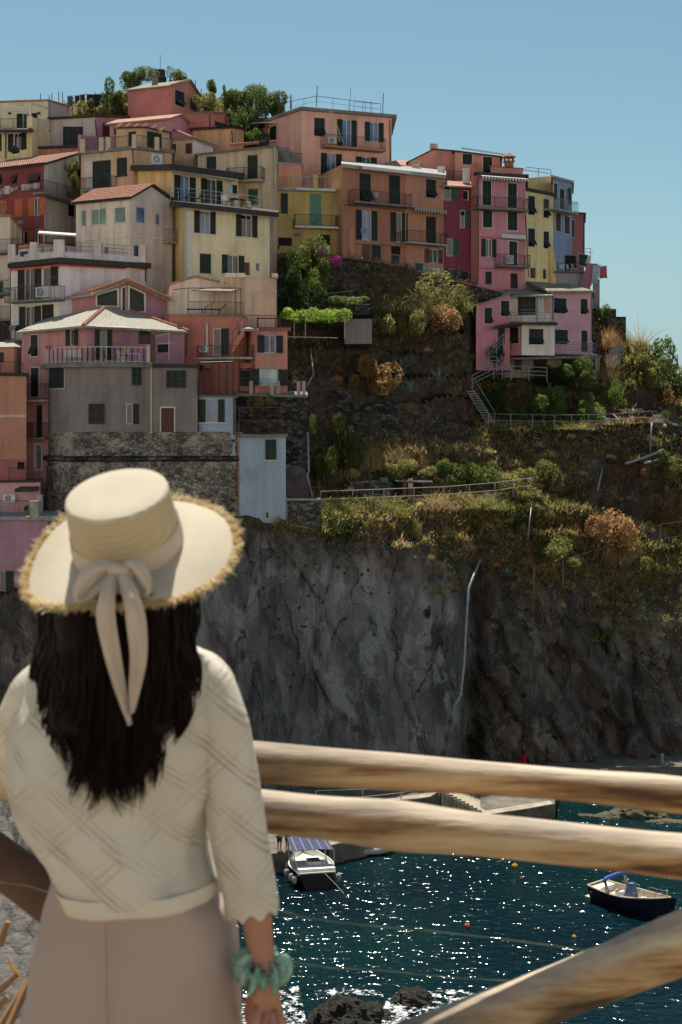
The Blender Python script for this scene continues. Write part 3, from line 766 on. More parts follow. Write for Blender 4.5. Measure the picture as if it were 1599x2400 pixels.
    def strips(s, over=None, up=0.0):
        ov = s.over if over is None else over; T = s.T; Tn = Vector((T.x, T.y, 0)); L = Tn.length or 1; k = ov / L
        fr = [p.copy() for p in s.front]; out = []
        d0 = (fr[0] - fr[1]).normalized() * ov; d1 = (fr[-1] - fr[-2]).normalized() * ov
        fr[0] += d0; fr[-1] += d1
        U = Vector((0, 0, up))
        for i in range(len(fr) - 1):
            a, b = fr[i], fr[i + 1]; out.append([a - T * k + U, b - T * k + U, b + T * (1 + k) + U, a + T * (1 + k) + U])
        return out
    def make_roof(s):
        st = s.strips(up=s.roofth)
        if s.roofkind == 'tiles':
            for q in st:
                # slope runs along the chain direction when it tilts, else along T
                e = MB(); e.slab(q, s.roofth); r = e.build('roof', DARKROOF, s.o)
                t = MB()
                if abs(q[0].z - q[1].z) > abs(q[0].z - q[3].z): tile_quad(t, q[0], q[3], q[2], q[1])
                else: tile_quad(t, q[0], q[1], q[2], q[3])
                tag(t.build('tile_field', s.roofmat, r), kind='stuff')
        else:
            for q in st:
                m = MB(); m.slab(q, s.roofth); m.build('roof', s.roofmat, s.o)

def tile_quad(mb, p00, p10, p11, p01, pitch=0.24, course=0.34, up=0.03):
    """barrel tiles: ribs run from the p00-p10 edge to the p01-p11 edge, courses stepped"""
    p00, p10, p11, p01 = map(Vector, (p00, p10, p11, p01))
    L = max((p10 - p00).length, (p11 - p01).length); H = max((p01 - p00).length, (p11 - p10).length)
    nu = max(4, int(L / pitch)) * 4; nv = max(2, int(H / course)); rows = []
    low_first = (p00.z + p10.z) < (p01.z + p11.z)
    rr = random.Random(int(L * 100))
    jit = [[rr.uniform(-0.012, 0.012) for _ in range(nu // 4 + 1)] for _ in range(nv)]
    for j in range(nv):
        for e in (0, 1):
            f = (j + e) / nv; row = []
            for i in range(nu + 1):
                g = i / nu; p = (p00 * (1 - g) + p10 * g) * (1 - f) + (p01 * (1 - g) + p11 * g) * f
                w = abs(math.sin(math.pi * i / 4.0)) * 0.075 + ((0.04 if (e == 0) == low_first else 0.0)) + jit[j][i // 4]
                row.append((p.x, p.y, p.z + up + w))
            rows.append(row)
    mb.grid(rows)

def ridge_tiles(mb, a, b, r=0.13, step=0.36):
    a, b = Vector(a), Vector(b); n = max(1, int((b - a).length / step)); d = (b - a) / n
    for i in range(n):
        p = a + d * i; mb.tube([p + Vector((0, 0, 0.02)), p + d * 1.04 + Vector((0, 0, 0.02))], [r * 1.12, r * 0.9], 8)

def railing(mb, pts, h=1.0, style='bars', step=0.13, r=0.02):
    pts = [Vector(p) for p in pts]; up = Vector((0, 0, 1))
    for i in range(len(pts) - 1):
        a, b = pts[i], pts[i + 1]; L = (b - a).length
        if L < 0.05: continue
        mb.bar(a + up * h, b + up * h, r * 1.4)
        if style == 'bars':
            mb.bar(a + up * 0.08, b + up * 0.08, r)
            n = max(1, int(L / step))
            for k in range(n + 1):
                p = a + (b - a) * k / n; mb.bar(p + up * 0.08, p + up * h, r * 0.55, 3)
        elif style == 'rails':
            for q in (0.28, 0.52, 0.76): mb.bar(a + up * h * q, b + up * h * q, r * 1.5)
        elif style == 'wires':
            for q in (0.35, 0.68): mb.bar(a + up * h * q, b + up * h * q, r * 0.8)
        elif style == 'one':
            mb.bar(a + up * h * 0.5, b + up * h * 0.5, r * 0.7)
        n = max(1, int(L / 1.6))
        for k in range(n + 1):
            p = a + (b - a) * k / n; mb.bar(p, p + up * h, r * 1.3)

def slab_part(parent, pts, th, mat, name='roof', label=None):
    m = MB(); m.slab(pts, th); o = m.build(name, mat, parent)
    if label: o['label'] = label
    return o
def chimney(parent, px, py0, py1, Y, w=0.6, mat=None, cap=True, name='chimney'):
    a = P(px, py1, Y); b = P(px, py0, Y); m = MB(); m.box(a.x - w / 2, a.y - w / 2, a.z - 0.5, a.x + w / 2, a.y + w / 2, b.z)
    o = m.build(name, mat or CONC, parent)
    if cap: c = MB(); c.box(a.x - w * .65, a.y - w * .65, b.z + 0.12, a.x + w * .65, a.y + w * .65, b.z + 0.22); c.box(a.x - w * .3, a.y - w * .3, b.z + 0.001, a.x + w * .3, a.y + w * .3, b.z + 0.119); c.build('chimney_cap', mat or CONC, o)
    return o
# ------------------------------------------------------------------ paints
C_YEL = plaster('paint_yellow', (0.66, 0.56, 0.22)); C_YEL2 = plaster('paint_pale_yellow', (0.60, 0.56, 0.31), 0.2); C_YELD = plaster('paint_deep_yellow', (0.60, 0.47, 0.15))
C_OLIVE = plaster('paint_olive_yellow', (0.44, 0.33, 0.08)); C_BUFF = plaster('paint_buff', (0.52, 0.42, 0.26), 0.5); C_CREAM = plaster('paint_cream', (0.60, 0.53, 0.40))
C_CREAM2 = plaster('grey_and_shaded_cream', (0.54, 0.50, 0.43), 0.3); C_WHITE = plaster('paint_off_white', (0.66, 0.61, 0.50), 0.25); C_WHITE_SH = plaster('shaded_off_white', (0.56, 0.56, 0.57), 0.25)  # the cool white, and the grey cream on right faces, carry painted shade
C_GREY = plaster('paint_warm_grey', (0.42, 0.38, 0.33), 0.4); C_MINT = plaster('paint_pale_mint', (0.52, 0.56, 0.47), 0.35); C_RED = plaster('paint_dark_red', (0.19, 0.045, 0.04), 0.3)
C_ORANGE = plaster('paint_ochre_orange', (0.55, 0.30, 0.12), 0.4); C_TAN = plaster('paint_tan', (0.50, 0.33, 0.17), 0.4); C_PEACH = plaster('paint_peach', (0.60, 0.33, 0.23), 0.25)
C_SALM = plaster('paint_salmon', (0.52, 0.22, 0.14), 0.25); C_SALMR = plaster('paint_brick_salmon', (0.42, 0.145, 0.095), 0.3); C_BROWN = plaster('paint_orange_brown', (0.35, 0.155, 0.085), 0.35)
C_BROWN2 = plaster('paint_lighter_brown', (0.42, 0.20, 0.11), 0.35); C_MAROON = plaster('paint_maroon', (0.20, 0.028, 0.055), 0.25); C_PINK = plaster('paint_pink', (0.52, 0.21, 0.24), 0.25)
C_PINK2 = plaster('paint_light_pink', (0.56, 0.31, 0.34), 0.25); C_ROSE = plaster('paint_rose', (0.46, 0.215, 0.215), 0.35); C_MAUVE = plaster('paint_mauve', (0.36, 0.20, 0.25), 0.3)
C_BLUE = plaster('paint_blue', (0.20, 0.30, 0.42), 0.2); C_PBLUE = plaster('paint_pale_blue', (0.26, 0.38, 0.46), 0.25); C_DRED = plaster('paint_brick_red', (0.34, 0.10, 0.10), 0.3)
C_TOPRED = plaster('paint_top_red', (0.45, 0.15, 0.12), 0.2); C_BAND = plaster('paint_orange_band', (0.50, 0.13, 0.06), 0.15); C_CEM = plaster('bare_cement_render', (0.20, 0.185, 0.165), 0.4, (0.09, 0.085, 0.08))
C_CEMG = plaster('grey_render', (0.26, 0.25, 0.24), 0.4); C_LOWPINK = plaster('paint_low_pink', (0.52, 0.30, 0.28), 0.2); C_ROSE_SH = plaster('shaded_rose', (0.32, 0.17, 0.22), 0.3)  # the purple is rose with the right faces' shade put in
C_BASE = plaster('paint_old_buff', (0.30, 0.24, 0.15), 0.6)
STONE = stone_wall('rubble_stone'); STONE_P = stone_wall('rubble_stone_plaster_remains', patches=(0.44, 0.40, 0.33), scale=2.3, cols=((0.13, 0.115, 0.10), (0.29, 0.265, 0.235), (0.46, 0.42, 0.37)))
STONE_D = stone_wall('dark_rubble_stone', ((0.03, 0.026, 0.024), (0.08, 0.075, 0.07), (0.17, 0.16, 0.15)))

# ================= top row =================
h = House('apartment_building', 'yellow apartment house with a white pergola balcony at the top left of the village', 'building', [(-60, 300, 141), (75, 303, 137), (118, 310, 140.5)], 372, C_YEL, zb=35, depth=9)
h.win(0, (20, 312, 63, 353), 'o', fr=WHITE); h.win(0, (-20, 316, 4, 356), 'c'); h.pipe(0, [(15, 305), (15, 372)])
slab_part(h.o, [P(-70, 304, 139.6), P(78, 303, 135.6), P(80, 300, 138), P(118, 306, 141), P(60, 296, 148), P(-70, 300, 148)], 0.3, DARKROOF, 'balcony')
r = MB(); railing(r, [P(-60, 303, 140.4), P(63, 302, 136.8)], 1.0); r.build('railing', IRON, h.o)
m = MB(); a = P(64, 300, 136.4); m.box(a.x, a.y - .1, a.z, a.x + .5, a.y + .3, a.z + 1.1)
b = P(117, 306, 141); m.slab([a + Vector((.5, 0, 1.0)), b + Vector((0, 0, 1.1)), b + Vector((-.15, .2, 1.1)), a + Vector((.35, .2, 1.0))], 1.25); m.build('parapet', C_YEL2, h.o)
h.finish()
h2 = House('apartment_building', 'set back upper storey of the yellow house with white pergola beams over its terrace', 'building', [(-60, 243, 142), (113, 237, 141), (160, 251, 146)], 300, [C_YEL2, C_GREY], zb=36, depth=6, roofmat=TERRA_W, roof='flat', over=0.25, roofth=0.15)
h2.win(0, (40, 266, 88, 300), 'o'); 
for x in (24, 92): h2.box(0, (x - 3, 264, x + 3, 268), 0, 0.2, IRON, 'wall_lamp')
h2.finish()
t = thing('pergola', 'white painted timber pergola over the yellow house balcony at the far top left', 'pergola', P(72, 300, 138))
for (pa, pb, rr) in [((72, 300, 137.6), (70, 242, 137.6), .13), ((70, 241, 137.6), (113, 254, 140.4), .1), ((-60, 258, 140.5), (60, 252, 138), .08), ((-60, 264, 140.5), (64, 258, 137.6), .08), ((24, 248, 141), (56, 255, 138), .04)]:
    m = MB(); m.bar(P(*pa), P(*pb), rr); m.build('post' if pa[0] == pb[0] + 2 else 'beam', WHITE, t)

h = House('row_house', 'grey beige house with one wide dark green shuttered opening, right of the yellow one', 'house', [(118, 281, 141), (226, 275, 141), (300, 277, 144)], 350, [C_GREY, C_MAUVE], zb=36, depth=8, roofmat=DARKROOF, over=0.3, roofth=0.22)
h.win(0, (148, 297, 195, 341), 'c', n=4); h.win(1, (241, 289, 255, 319), 'c', sh=SH_R); h.pipe(0, [(224, 280), (227, 322)])
h.finish()
h = House('low_building', 'low brown walled building with a dark flat roof below the grey beige house', 'building', [(74, 350, 138.5), (190, 346, 138)], 380, [C_BROWN2], zb=35, depth=4, roofmat=DARKROOF, over=0.4, roofth=0.2); h.finish()
h = House('terrace_wall', 'mauve parapet stub wall at the corner of a roof terrace beside the grey beige house', 'wall', [(183, 315, 137), (190, 316, 136.8), (262, 325, 141)], 345, C_MAUVE, zb=36, depth=0.5); h.finish()

# big red house on the summit
h = House('summit_house', 'brick red gabled house standing alone on top of the village', 'house', [(300, 213, 146), (402, 202, 142), (444, 190, 145), (470, 231, 148)], 300, [C_TOPRED, C_SALM, C_SALM], zb=40, mode='R', ci=1, roofmat=SLATE, over=0.3, roofth=0.16)
h.win(1, (411, 214, 431, 248), 't'); h.win(2, (447, 233, 459, 258), 'c'); h.finish()
m = MB()
for (x, y, Y) in [(402, 200, 141.7)]:
    ridge_tiles(m, P(402, 200, 141.6), P(444, 187, 145)); ridge_tiles(m, P(444, 187, 145), P(472, 230, 148))
tag(m.build('ridge_tiles', TERRA, h.o), kind='stuff')
chimney(h.o, 363, 183, 205, 146, 0.55, CONC)
# stone steeple
t = thing('stone_spire', 'dark stone tapering spire behind the summit house roof', 'spire', P(377, 200, 153))
m = MB(); a = P(377, 200, 153); b = P(376, 164, 153)
for k in range(5):
    z0 = a.z - 2 + (b.z - a.z + 2) * k / 5; z1 = a.z - 2 + (b.z - a.z + 2) * (k + 1) / 5; w = .95 - .13 * k
    m.box(a.x - w, a.y - w, z0, a.x + w, a.y + w, z1 - .02); m.box(a.x - w * .9, a.y - w * .9, z1 - .02, a.x + w * .9, a.y + w * .9, z1)
m.build('spire_body', STONE_D, t); m = MB(); m.bar(b, b + Vector((0, 0, 1.6)), .03); m.build('rod', IRON, t)

h = House('row_house', 'dark salmon house with a shallow hip roof just right of the summit house', 'house', [(425, 266, 141), (494, 264, 139.5), (537, 268, 142)], 305, C_SALMR, zb=40, depth=6, rise=0.9, roofmat=SLATE_D, over=0.3, roofth=0.12)
h.win(1, (504, 288, 530, 298), 'c'); h.pipe(0, [(493, 268), (493, 300)]); h.finish()
h = House('row_house', 'small bright pink gabled house end below the summit house', 'house', [(258, 292, 140), (398, 279, 137.5), (420, 271, 139), (446, 296, 141)], 320, [C_ROSE, C_PINK, C_PINK], zb=40, mode='R', ci=1, roofmat=TERRA_W, over=0.35, roofth=0.18); h.finish()
h = House('row_house', 'orange house with a red tiled lean-to roof beside the overgrown garden', 'house', [(452, 306, 140), (548, 301, 138.5), (572, 305, 141)], 345, C_ORANGE, zb=40, depth=4, rise=0.7, roof='tiles', roofmat=TERRA, over=0.3, roofth=0.14)
h.pipe(0, [(544, 306), (546, 335)]); h.finish()
h = House('row_house', 'low house with a weathered slate roof and stone weights, above the yellow penthouse', 'house', [(395, 328, 134), (452, 327, 133), (500, 345, 136)], 400, [C_TAN, C_CREAM2], zb=38, depth=7, rise=1.4, roofmat=SLATE, over=0.3, roofth=0.14)
h.win(0, (404, 338, 413, 358), 'c', sh=SH_R, n=1); h.win(0, (436, 336, 450, 360), 'c', sh=SH_R, n=1); h.finish()
m = MB(); ridge_tiles(m, P(396, 300, 139), P(450, 322, 135)); ridge_tiles(m, P(450, 320, 134), P(512, 342, 136.6)); tag(m.build('ridge_tiles', TERRA_W, h.o), kind='stuff')

# peach house
h = House('apartment_building', 'big peach house with a flat railed roof, highest of the right half', 'building', [(610, 292, 144.6), (706, 259, 138), (918, 277, 141.6)], 460, C_PEACH, zb=38, depth=8, roofmat=CONC, over=0.55, roofth=0.28)
h.win(1, (737, 277, 761, 319), 't', surround=0); h.win(1, (790, 281, 836, 346), 'o', gl=GLASS_B, w=.27); h.win(1, (855, 287, 899, 332), 'o', gl=GLASS_B, w=.27)
h.win(1, (752, 360, 801, 412), 'o', gl=GLASS_B); h.win(1, (834, 368, 883, 400), 'o'); h.win(0, (634, 297, 648, 332), 'c', n=1)
h.balcony(1, 762, 905, 345, 1.2, 1.05, mat=C_BROWN); h.pipe(1, [(913, 283), (915, 395)]); h.ac(1, (767, 323, 786, 338))
m = MB(); m.bar(h.faces[1].W(*h.faces[1].hit(762, 265), 1.1), h.faces[1].W(*h.faces[1].hit(786, 337), 1.15), .035); m.bar(h.faces[1].W(*h.faces[1].hit(769, 265), 1.1), h.faces[1].W(*h.faces[1].hit(793, 337), 1.15), .035)
for k in range(12):
    f = k / 12; m.bar(h.faces[1].W(*h.faces[1].hit(762 + 24 * f, 265 + 72 * f), 1.12), h.faces[1].W(*h.faces[1].hit(769 + 24 * f, 265 + 72 * f), 1.12), .02)
m.build('ladder', CREAM_T, h.o)
m = MB(); q = h.faces[0]; m.slab([q.W(*q.hit(608, 291), .02), q.W(*q.hit(650, 287), .02), q.W(*q.hit(643, 289), 1.3), q.W(*q.hit(600, 295), 1.3)], .06); m.build('door_canopy', AWN, h.o)
r = MB(); railing(r, [P(655, 268, 143), P(742, 250, 140), P(893, 268, 143), P(830, 262, 148)], 1.05, 'one'); r.build('roof_railing', IRON, h.o)
for (x, y0, y1, Y) in [(742, 200, 250, 140), (820, 206, 262, 141), (897, 218, 268, 142.8), (867, 238, 262, 141)]:
    m = MB(); m.bar(P(x, y1, Y), P(x + 2, y0, Y), .05 if x in (742, 897) else .025); m.build('antenna_pole', IRON, h.o)
h.finish()
h = House('stair_block', 'small outside stair and landing with iron railing at the foot of the peach house', 'stairs', [(652, 385, 134), (708, 387, 134.6)], 430, C_SALM, zb=38, depth=4, roofmat=CONC_L, over=0.1, roofth=0.2)
r = MB(); railing(r, [P(680, 383, 134), P(708, 385, 134.4)], 1.0); r.build('railing', IRON, h.o)
for k in range(9):
    m = MB(); a = P(654 + 3.5 * k, 346 + 4.3 * k, 137.5 - .25 * k); m.box(a.x - .1, a.y - .1, a.z - 1.6, a.x + 1.0, a.y + .22, a.z); m.build('step', CONC, h.o)
h.finish()

# ================= left upper =================
h = House('row_house', 'dark red house with orange shutters and washing on its front at the left edge', 'house', [(-60, 405, 132), (104, 386, 128), (187, 361, 134)], 620, [C_RED, C_MINT], zb=30, mode='R', ci=1, over=0.3, roofth=0.15, roof='tiles', roofmat=TERRA_W)
for b in [(68, 404, 95, 428), (28, 406, 40, 430), (-8, 408, 5, 432)]: h.win(0, b, 't', sh=SH_R, flap=.8)
h.win(0, (68, 463, 107, 505), 'o', sh=SH_O, w=.3); h.win(0, (35, 467, 54, 508), 'c', sh=SH_O); h.win(0, (-30, 472, 17, 512), 'o', sh=SH_O, w=.25)
h.win(0, (42, 542, 78, 580), 'o', sh=SH_O, w=.35); h.win(0, (84, 537, 109, 572), 's', sh=SH_O)
for x in (45, 51):
    m = MB(); c = h.faces[0].W(*h.faces[0].hit(x, 520), .02); ring = [c + h.faces[0].u * math.cos(a_) * .13 + Vector((0, 0, 1)) * math.sin(a_) * .13 for a_ in [2 * math.pi * k / 10 for k in range(11)]]
    m.tube(ring, .03, 4, cap=False); m.build('vent_ring', WHITE, h.o)
h.win(1, (160, 470, 176, 507), 'c'); h.win(1, (160, 410, 172, 425), 'c', n=1)
h.balcony(1, 107, 188, 461, 1.3, 1.05, mat=CONC)
m = MB(); q = h.faces[1]; m.box(*(q.W(*q.hit(160, 402), .4) + Vector((-.1, -.3, -.15))), *(q.W(*q.hit(190, 398), .0) + Vector((.2, .2, .1)))) ; m.build('planter_shelf', DARKROOF, h.o)
h.finish()
h = House('row_house', 'ochre house with a recessed loggia and an air conditioner under its roof terrace', 'house', [(190, 363, 128.4), (313, 351, 126), (404, 360, 128.6)], 470, [C_TAN, C_TAN], zb=34, depth=8, roofmat=CONC, over=0.3, roofth=0.3)
h.win(0, (275, 370, 298, 412), 'c', sill=True); h.box(0, (197, 367, 262, 376), -.02, .03, CREAM_T, 'loggia_lintel'); h.box(0, (198, 372, 218, 440), 0, .02, C_CREAM2, 'loggia_cheek')
h.win(0, (218, 377, 260, 440), 'c', n=3); h.balcony(0, 188, 262, 442, .8, 1.05, mat=CONC); h.ac(1, (352, 363, 376, 386)); h.pipe(0, [(312, 352), (314, 384)], r=.04)
r = MB(); railing(r, [P(190, 358, 128.2), P(313, 347, 125.8), P(404, 356, 128.4)], 1.15); r.build('railing', IRON, h.o)
for (x, y, Y) in [(194, 357, 128), (238, 353, 127.2), (254, 352, 127), (315, 346, 125.7), (368, 352, 127)]:
    m = MB(); a = P(x, y, Y); m.box(a.x - .2, a.y - .15, a.z - .05, a.x + .2, a.y + .25, a.z + 1.15); m.build('terrace_pillar', CREAM_T, h.o)
h.finish()
h = House('roof_room', 'ochre roof room with lumpy clay ridge tiles behind the terrace railing', 'building', [(273, 302, 131.5), (340, 300, 130.5), (398, 312, 133)], 352, C_TAN, zb=52, depth=5, rise=.5, roofmat=DARKROOF, over=.3, roofth=.12)
h.win(0, (302, 309, 319, 345), 'c', n=1); h.win(1, (345, 311, 378, 350), 'c', n=2)
m = MB()
for k in range(6): ridge_tiles(m, P(274 + 20 * k, 300 + (k > 3) * 4 * (k - 3), 131.2), P(284 + 20 * k, 293 + (k > 3) * 4 * (k - 3), 134), .17)
tag(m.build('ridge_tiles', TERRA_W, h.o), kind='stuff'); h.finish()
# penthouse and yellow house
h = House('penthouse', 'pale yellow penthouse storey with a dark flat roof and a long terrace in front', 'building', [(323, 394, 125.5), (402, 396, 121), (558, 420, 126)], 480, [C_YELD, C_YEL2], zb=44, depth=8)
h.win(1, (408, 413, 458, 474), 'o', gl=GLASS_B, w=.27); h.win(1, (471, 421, 521, 478), 'o', gl=GLASS, w=.27); h.win(1, (534, 433, 555, 455), 's', gl=GLASS_C)
h.pipe(0, [(388, 398), (388, 455)], mat=CREAM_T, r=.03)
slab_part(h.o, [P(306, 387, 125.5), P(400, 384, 118.8), P(574, 406, 125.3), P(560, 404, 134), P(330, 384, 134)], 0.5, DARKROOF, 'roof')
slab_part(h.o, [P(400, 398, 119.4), P(560, 420, 125), P(560, 420, 125.6), P(400, 397, 120.8)], .1, WHITE, 'awning_case')
h.finish()
h = House('row_house', 'bright yellow house with white corner strips and open dark shutters', 'house', [(403, 482, 122), (440, 481, 116.5), (632, 499, 120.8)], 660, [C_YELD, C_YEL2], zb=30, depth=9)
for b, k in [((455, 495, 505, 548), 'o'), ((553, 504, 603, 556), 'o'), ((520, 598, 572, 643), 'o')]: h.win(1, b, k, gl=GLASS_B if b[0] == 455 else GLASS, w=.25, fr=WHITE, sill=True)
h.win(1, (468, 595, 494, 641), 'c', surround=.1); h.win(1, (572, 615, 586, 645), 'd', sh=SH_W); h.win(1, (600, 616, 609, 636), 'g', n=1)
for fi, b in [(1, (440, 482, 447, 660)), (1, (626, 500, 632, 640)), (0, (433, 482, 440, 660))]: h.box(fi, b, -.02, .025, WHITE, 'corner_strip')
slab_part(h.o, [P(396, 475, 121.5), P(408, 471, 114.8), P(652, 498, 120.0), P(655, 492, 126), P(400, 468, 126)], 0.42, DARKROOF, 'terrace_slab')
r = MB(); railing(r, [P(400, 471, 119.8), P(437, 471, 116), P(640, 494, 120.3)], 1.05, 'wires'); r.build('railing', STEEL, h.o)
h.finish()
# cream house with tiled gable
h = House('row_house', 'cream house with a red tiled gable roof and green glazed windows', 'house', [(178, 476, 120.2), (305, 464, 117), (353, 436, 118.6), (404, 473, 120.4)], 670, [C_CREAM, C_CREAM2, C_CREAM2], zb=28, mode='R', ci=1, roof='tiles', roofmat=TERRA, over=.35, roofth=.14)  # right faces: shade put into a greyer cream
h.win(0, (190, 492, 202, 530), 'g', gl=GLASS_G, n=1, sill=True); h.win(0, (213, 489, 249, 527), 'g', gl=GLASS_G, sill=True); h.win(0, (268, 485, 294, 522), 'g', gl=GLASS_G, n=1, sill=True)
h.win(1, (320, 485, 342, 523), 'g', gl=GLASS_B, n=1, sill=True); h.win(2, (365, 502, 377, 527), 'g', gl=GLASS_B, n=1, sill=True)
h.win(0, (244, 578, 254, 596), 'g', n=1); h.win(1, (314, 575, 331, 606), 'g', gl=GLASS_B, n=1)
h.box(0, (185, 556, 305, 561), 0, .08, C_CREAM, 'string_course'); h.box(1, (305, 553, 353, 558), 0, .08, C_CREAM, 'string_course'); h.box(2, (353, 558, 404, 563), 0, .08, C_CREAM, 'string_course')
h.pipe(0, [(177, 480), (177, 545)]); chimney(h.o, 215, 440, 455, 122, .3, CONC, cap=False)
h.balcony(2, 396, 416, 565, .8, 1.0, mat=CONC_L, rmat=STEEL)
h.finish()
# beige mid house
h = House('row_house', 'buff house with an old slate roof, a dark green door and a small iron balcony', 'house', [(464, 364, 129.5), (640, 345, 128), (650, 346, 129)], 520, C_BUFF, zb=34, depth=8, rise=1.1, roofmat=SLATE_D, over=.35, roofth=.16)
h.win(0, (485, 367, 507, 397), 'c'); h.win(0, (581, 364, 604, 418), 'c'); h.win(0, (583, 443, 605, 481), 'c', sh=SH_M); h.balcony(0, 530, 614, 421, 1.0, 1.1, mat=CREAM_T)
h.pipe(0, [(644, 342), (645, 440)], mat=CREAM_T, r=.07); chimney(h.o, 620, 322, 344, 130, .9, STONE_D)
m = MB(); ridge_tiles(m, P(540, 340, 133), P(650, 332, 132)); tag(m.build('ridge_tiles', TERRA, h.o), kind='stuff'); h.finish()
# olive house
h = House('row_house', 'olive yellow house with a teal green door and balcony and a pale flat roof', 'house', [(640, 446, 131.2), (803, 452, 132.6)], 600, C_OLIVE, zb=36, depth=7, roofmat=CONC_L, over=.3, roofth=.3)
h.win(0, (658, 453, 675, 501), 'c', n=1); h.win(0, (726, 454, 753, 528), 'c', sh=SH_T); h.balcony(0, 692, 794, 530, 1.2, 1.05, mat=WHITE)
h.win(0, (653, 557, 684, 576), 'b'); h.win(0, (745, 550, 773, 574), 'b'); h.box(0, (746, 576, 770, 597), 0, .5, WHITE, 'meter_cabinet'); h.box(0, (689, 546, 706, 556), 0, .05, CONC, 'plaque')
h.box(0, (640, 595, 803, 640), 0, .06, C_MAROON, 'plinth'); h.box(0, (692, 445, 784, 449), 0.3, .6, AWN, 'awning_case')
r = MB(); railing(r, [P(642, 440, 131), P(803, 445, 132.4)], 1.15); r.build('railing', STEEL, h.o)
for x in (684, 740, 798):
    m = MB(); a = P(x, 441 + (x - 684) * .035, 131.6); m.box(a.x - .22, a.y - .2, a.z - .02, a.x + .22, a.y + .2, a.z + 1.3); m.build('terrace_pillar', C_OLIVE, h.o)
h.finish()
# brown houses
h = House('row_house', 'orange brown house with a long railed balcony and two french windows', 'house', [(745, 413, 138.5), (803, 385, 131), (952, 401, 134.4)], 612, [C_ORANGE, C_BROWN], zb=34, depth=7)
h.win(1, (843, 407, 868, 478), 't', flap=.5); h.win(1, (912, 412, 937, 478), 'c'); h.balcony(1, 832, 967, 476, 1.3, 1.05, mat=CONC)
h.win(1, (834, 493, 884, 563), 'o', gl=GLASS_B, w=.27, n=2); h.win(1, (915, 498, 955, 567), 'o', w=.33, n=1); h.win(1, (848, 574, 870, 612), 'd', sh=SH_W); h.win(1, (871, 575, 892, 612), 'c')
h.win(1, (917, 578, 938, 596), 'b'); h.win(1, (917, 598, 938, 622), 'd', sh=SH_G); h.awning(1, (836, 394, 950, 400), 1.0, .2, AWN); h.box(1, (817, 535, 828, 600), 0, .06, C_BROWN2, 'buttress')
h.pipe(1, [(829, 395), (829, 600)], mat=C_BROWN2, r=.05); h.pipe(1, [(950, 405), (950, 620)], mat=C_SALM, r=.06)
h.finish()
h2 = House('row_house', 'lighter brown house with a striped awning over a small balcony', 'house', [(952, 401, 134.4), (1040, 412, 136.8)], 630, C_BROWN2, zb=34, depth=7)
h2.win(0, (999, 421, 1021, 463), 't', sh=SH_G); h2.win(0, (999, 508, 1021, 571), 'c', sh=SH_B); h2.awning(0, (957, 486, 1034, 492), 1.1, .35, CREAM_T, simple('awning_brown_stripe', (.09, .05, .035), .8)); h2.balcony(0, 956, 1050, 569, 1.2, 1.05, mat=CONC_L)
h2.win(0, (995, 584, 1037, 617), 'o', sh=SH_W, w=.25); h2.win(0, (973, 617, 991, 634), 'c', sh=SH_M); h2.box(0, (953, 625, 1040, 660), 0, .04, CONC_L, 'plinth'); h2.finish()
h.pipe(1, [(806, 480), (880, 486), (952, 496)], mat=IRON, r=.025, name='cable'); h.pipe(1, [(830, 572), (900, 574), (950, 580)], mat=IRON, r=.02, name='cable')
slab_part(h.o, [P(800, 383, 130.2), P(1046, 410, 136.4), P(1046, 398, 144), P(800, 375, 141)], .35, CONC_L, 'roof')
slab_part(h.o, [P(905, 380, 141), P(1010, 398, 143), P(1030, 392, 150), P(940, 374, 150)], .2, TERRA_W, 'rear_roof'); chimney(h.o, 975, 384, 396, 140, .7, C_BUFF)
# maroon
h = House('row_house', 'narrow maroon house with green shutters and one arched window', 'house', [(1040, 438, 137), (1104, 436, 138.4)], 655, C_MAROON, zb=33, depth=7)
h.win(0, (1040, 434, 1073, 470), 's', sh=SH_M, fr=WHITE); h.win(0, (1085, 446, 1099, 469), 'g', n=1); h.win(0, (1078, 493, 1101, 535), 's', sh=SH_M); h.win(0, (1046, 560, 1076, 601), 's', sh=SH_M)
h.win(0, (1051, 630, 1067, 650), 'g'); h.win(0, (1079, 636, 1096, 655), 'c', n=1); h.box(0, (1040, 632, 1104, 680), 0, .03, STONE, 'stone_base')
slab_part(h.o, [P(1036, 434, 136.2), P(1108, 437, 137.6), P(1104, 425, 141), P(1040, 423, 140)], .15, TERRA_W, 'roof')
r = MB(); railing(r, [P(1040, 424, 138.8), P(1092, 428, 139.8)], 1.05); r.build('railing', IRON, h.o)
for x, y in ((1034, 424), (1093, 428)):
    m = MB(); a = P(x, y, 139); m.box(a.x - .35, a.y - .2, a.z - .1, a.x + .35, a.y + .3, a.z + 1.4); m.build('terrace_pillar', WHITE, h.o)
h.finish()
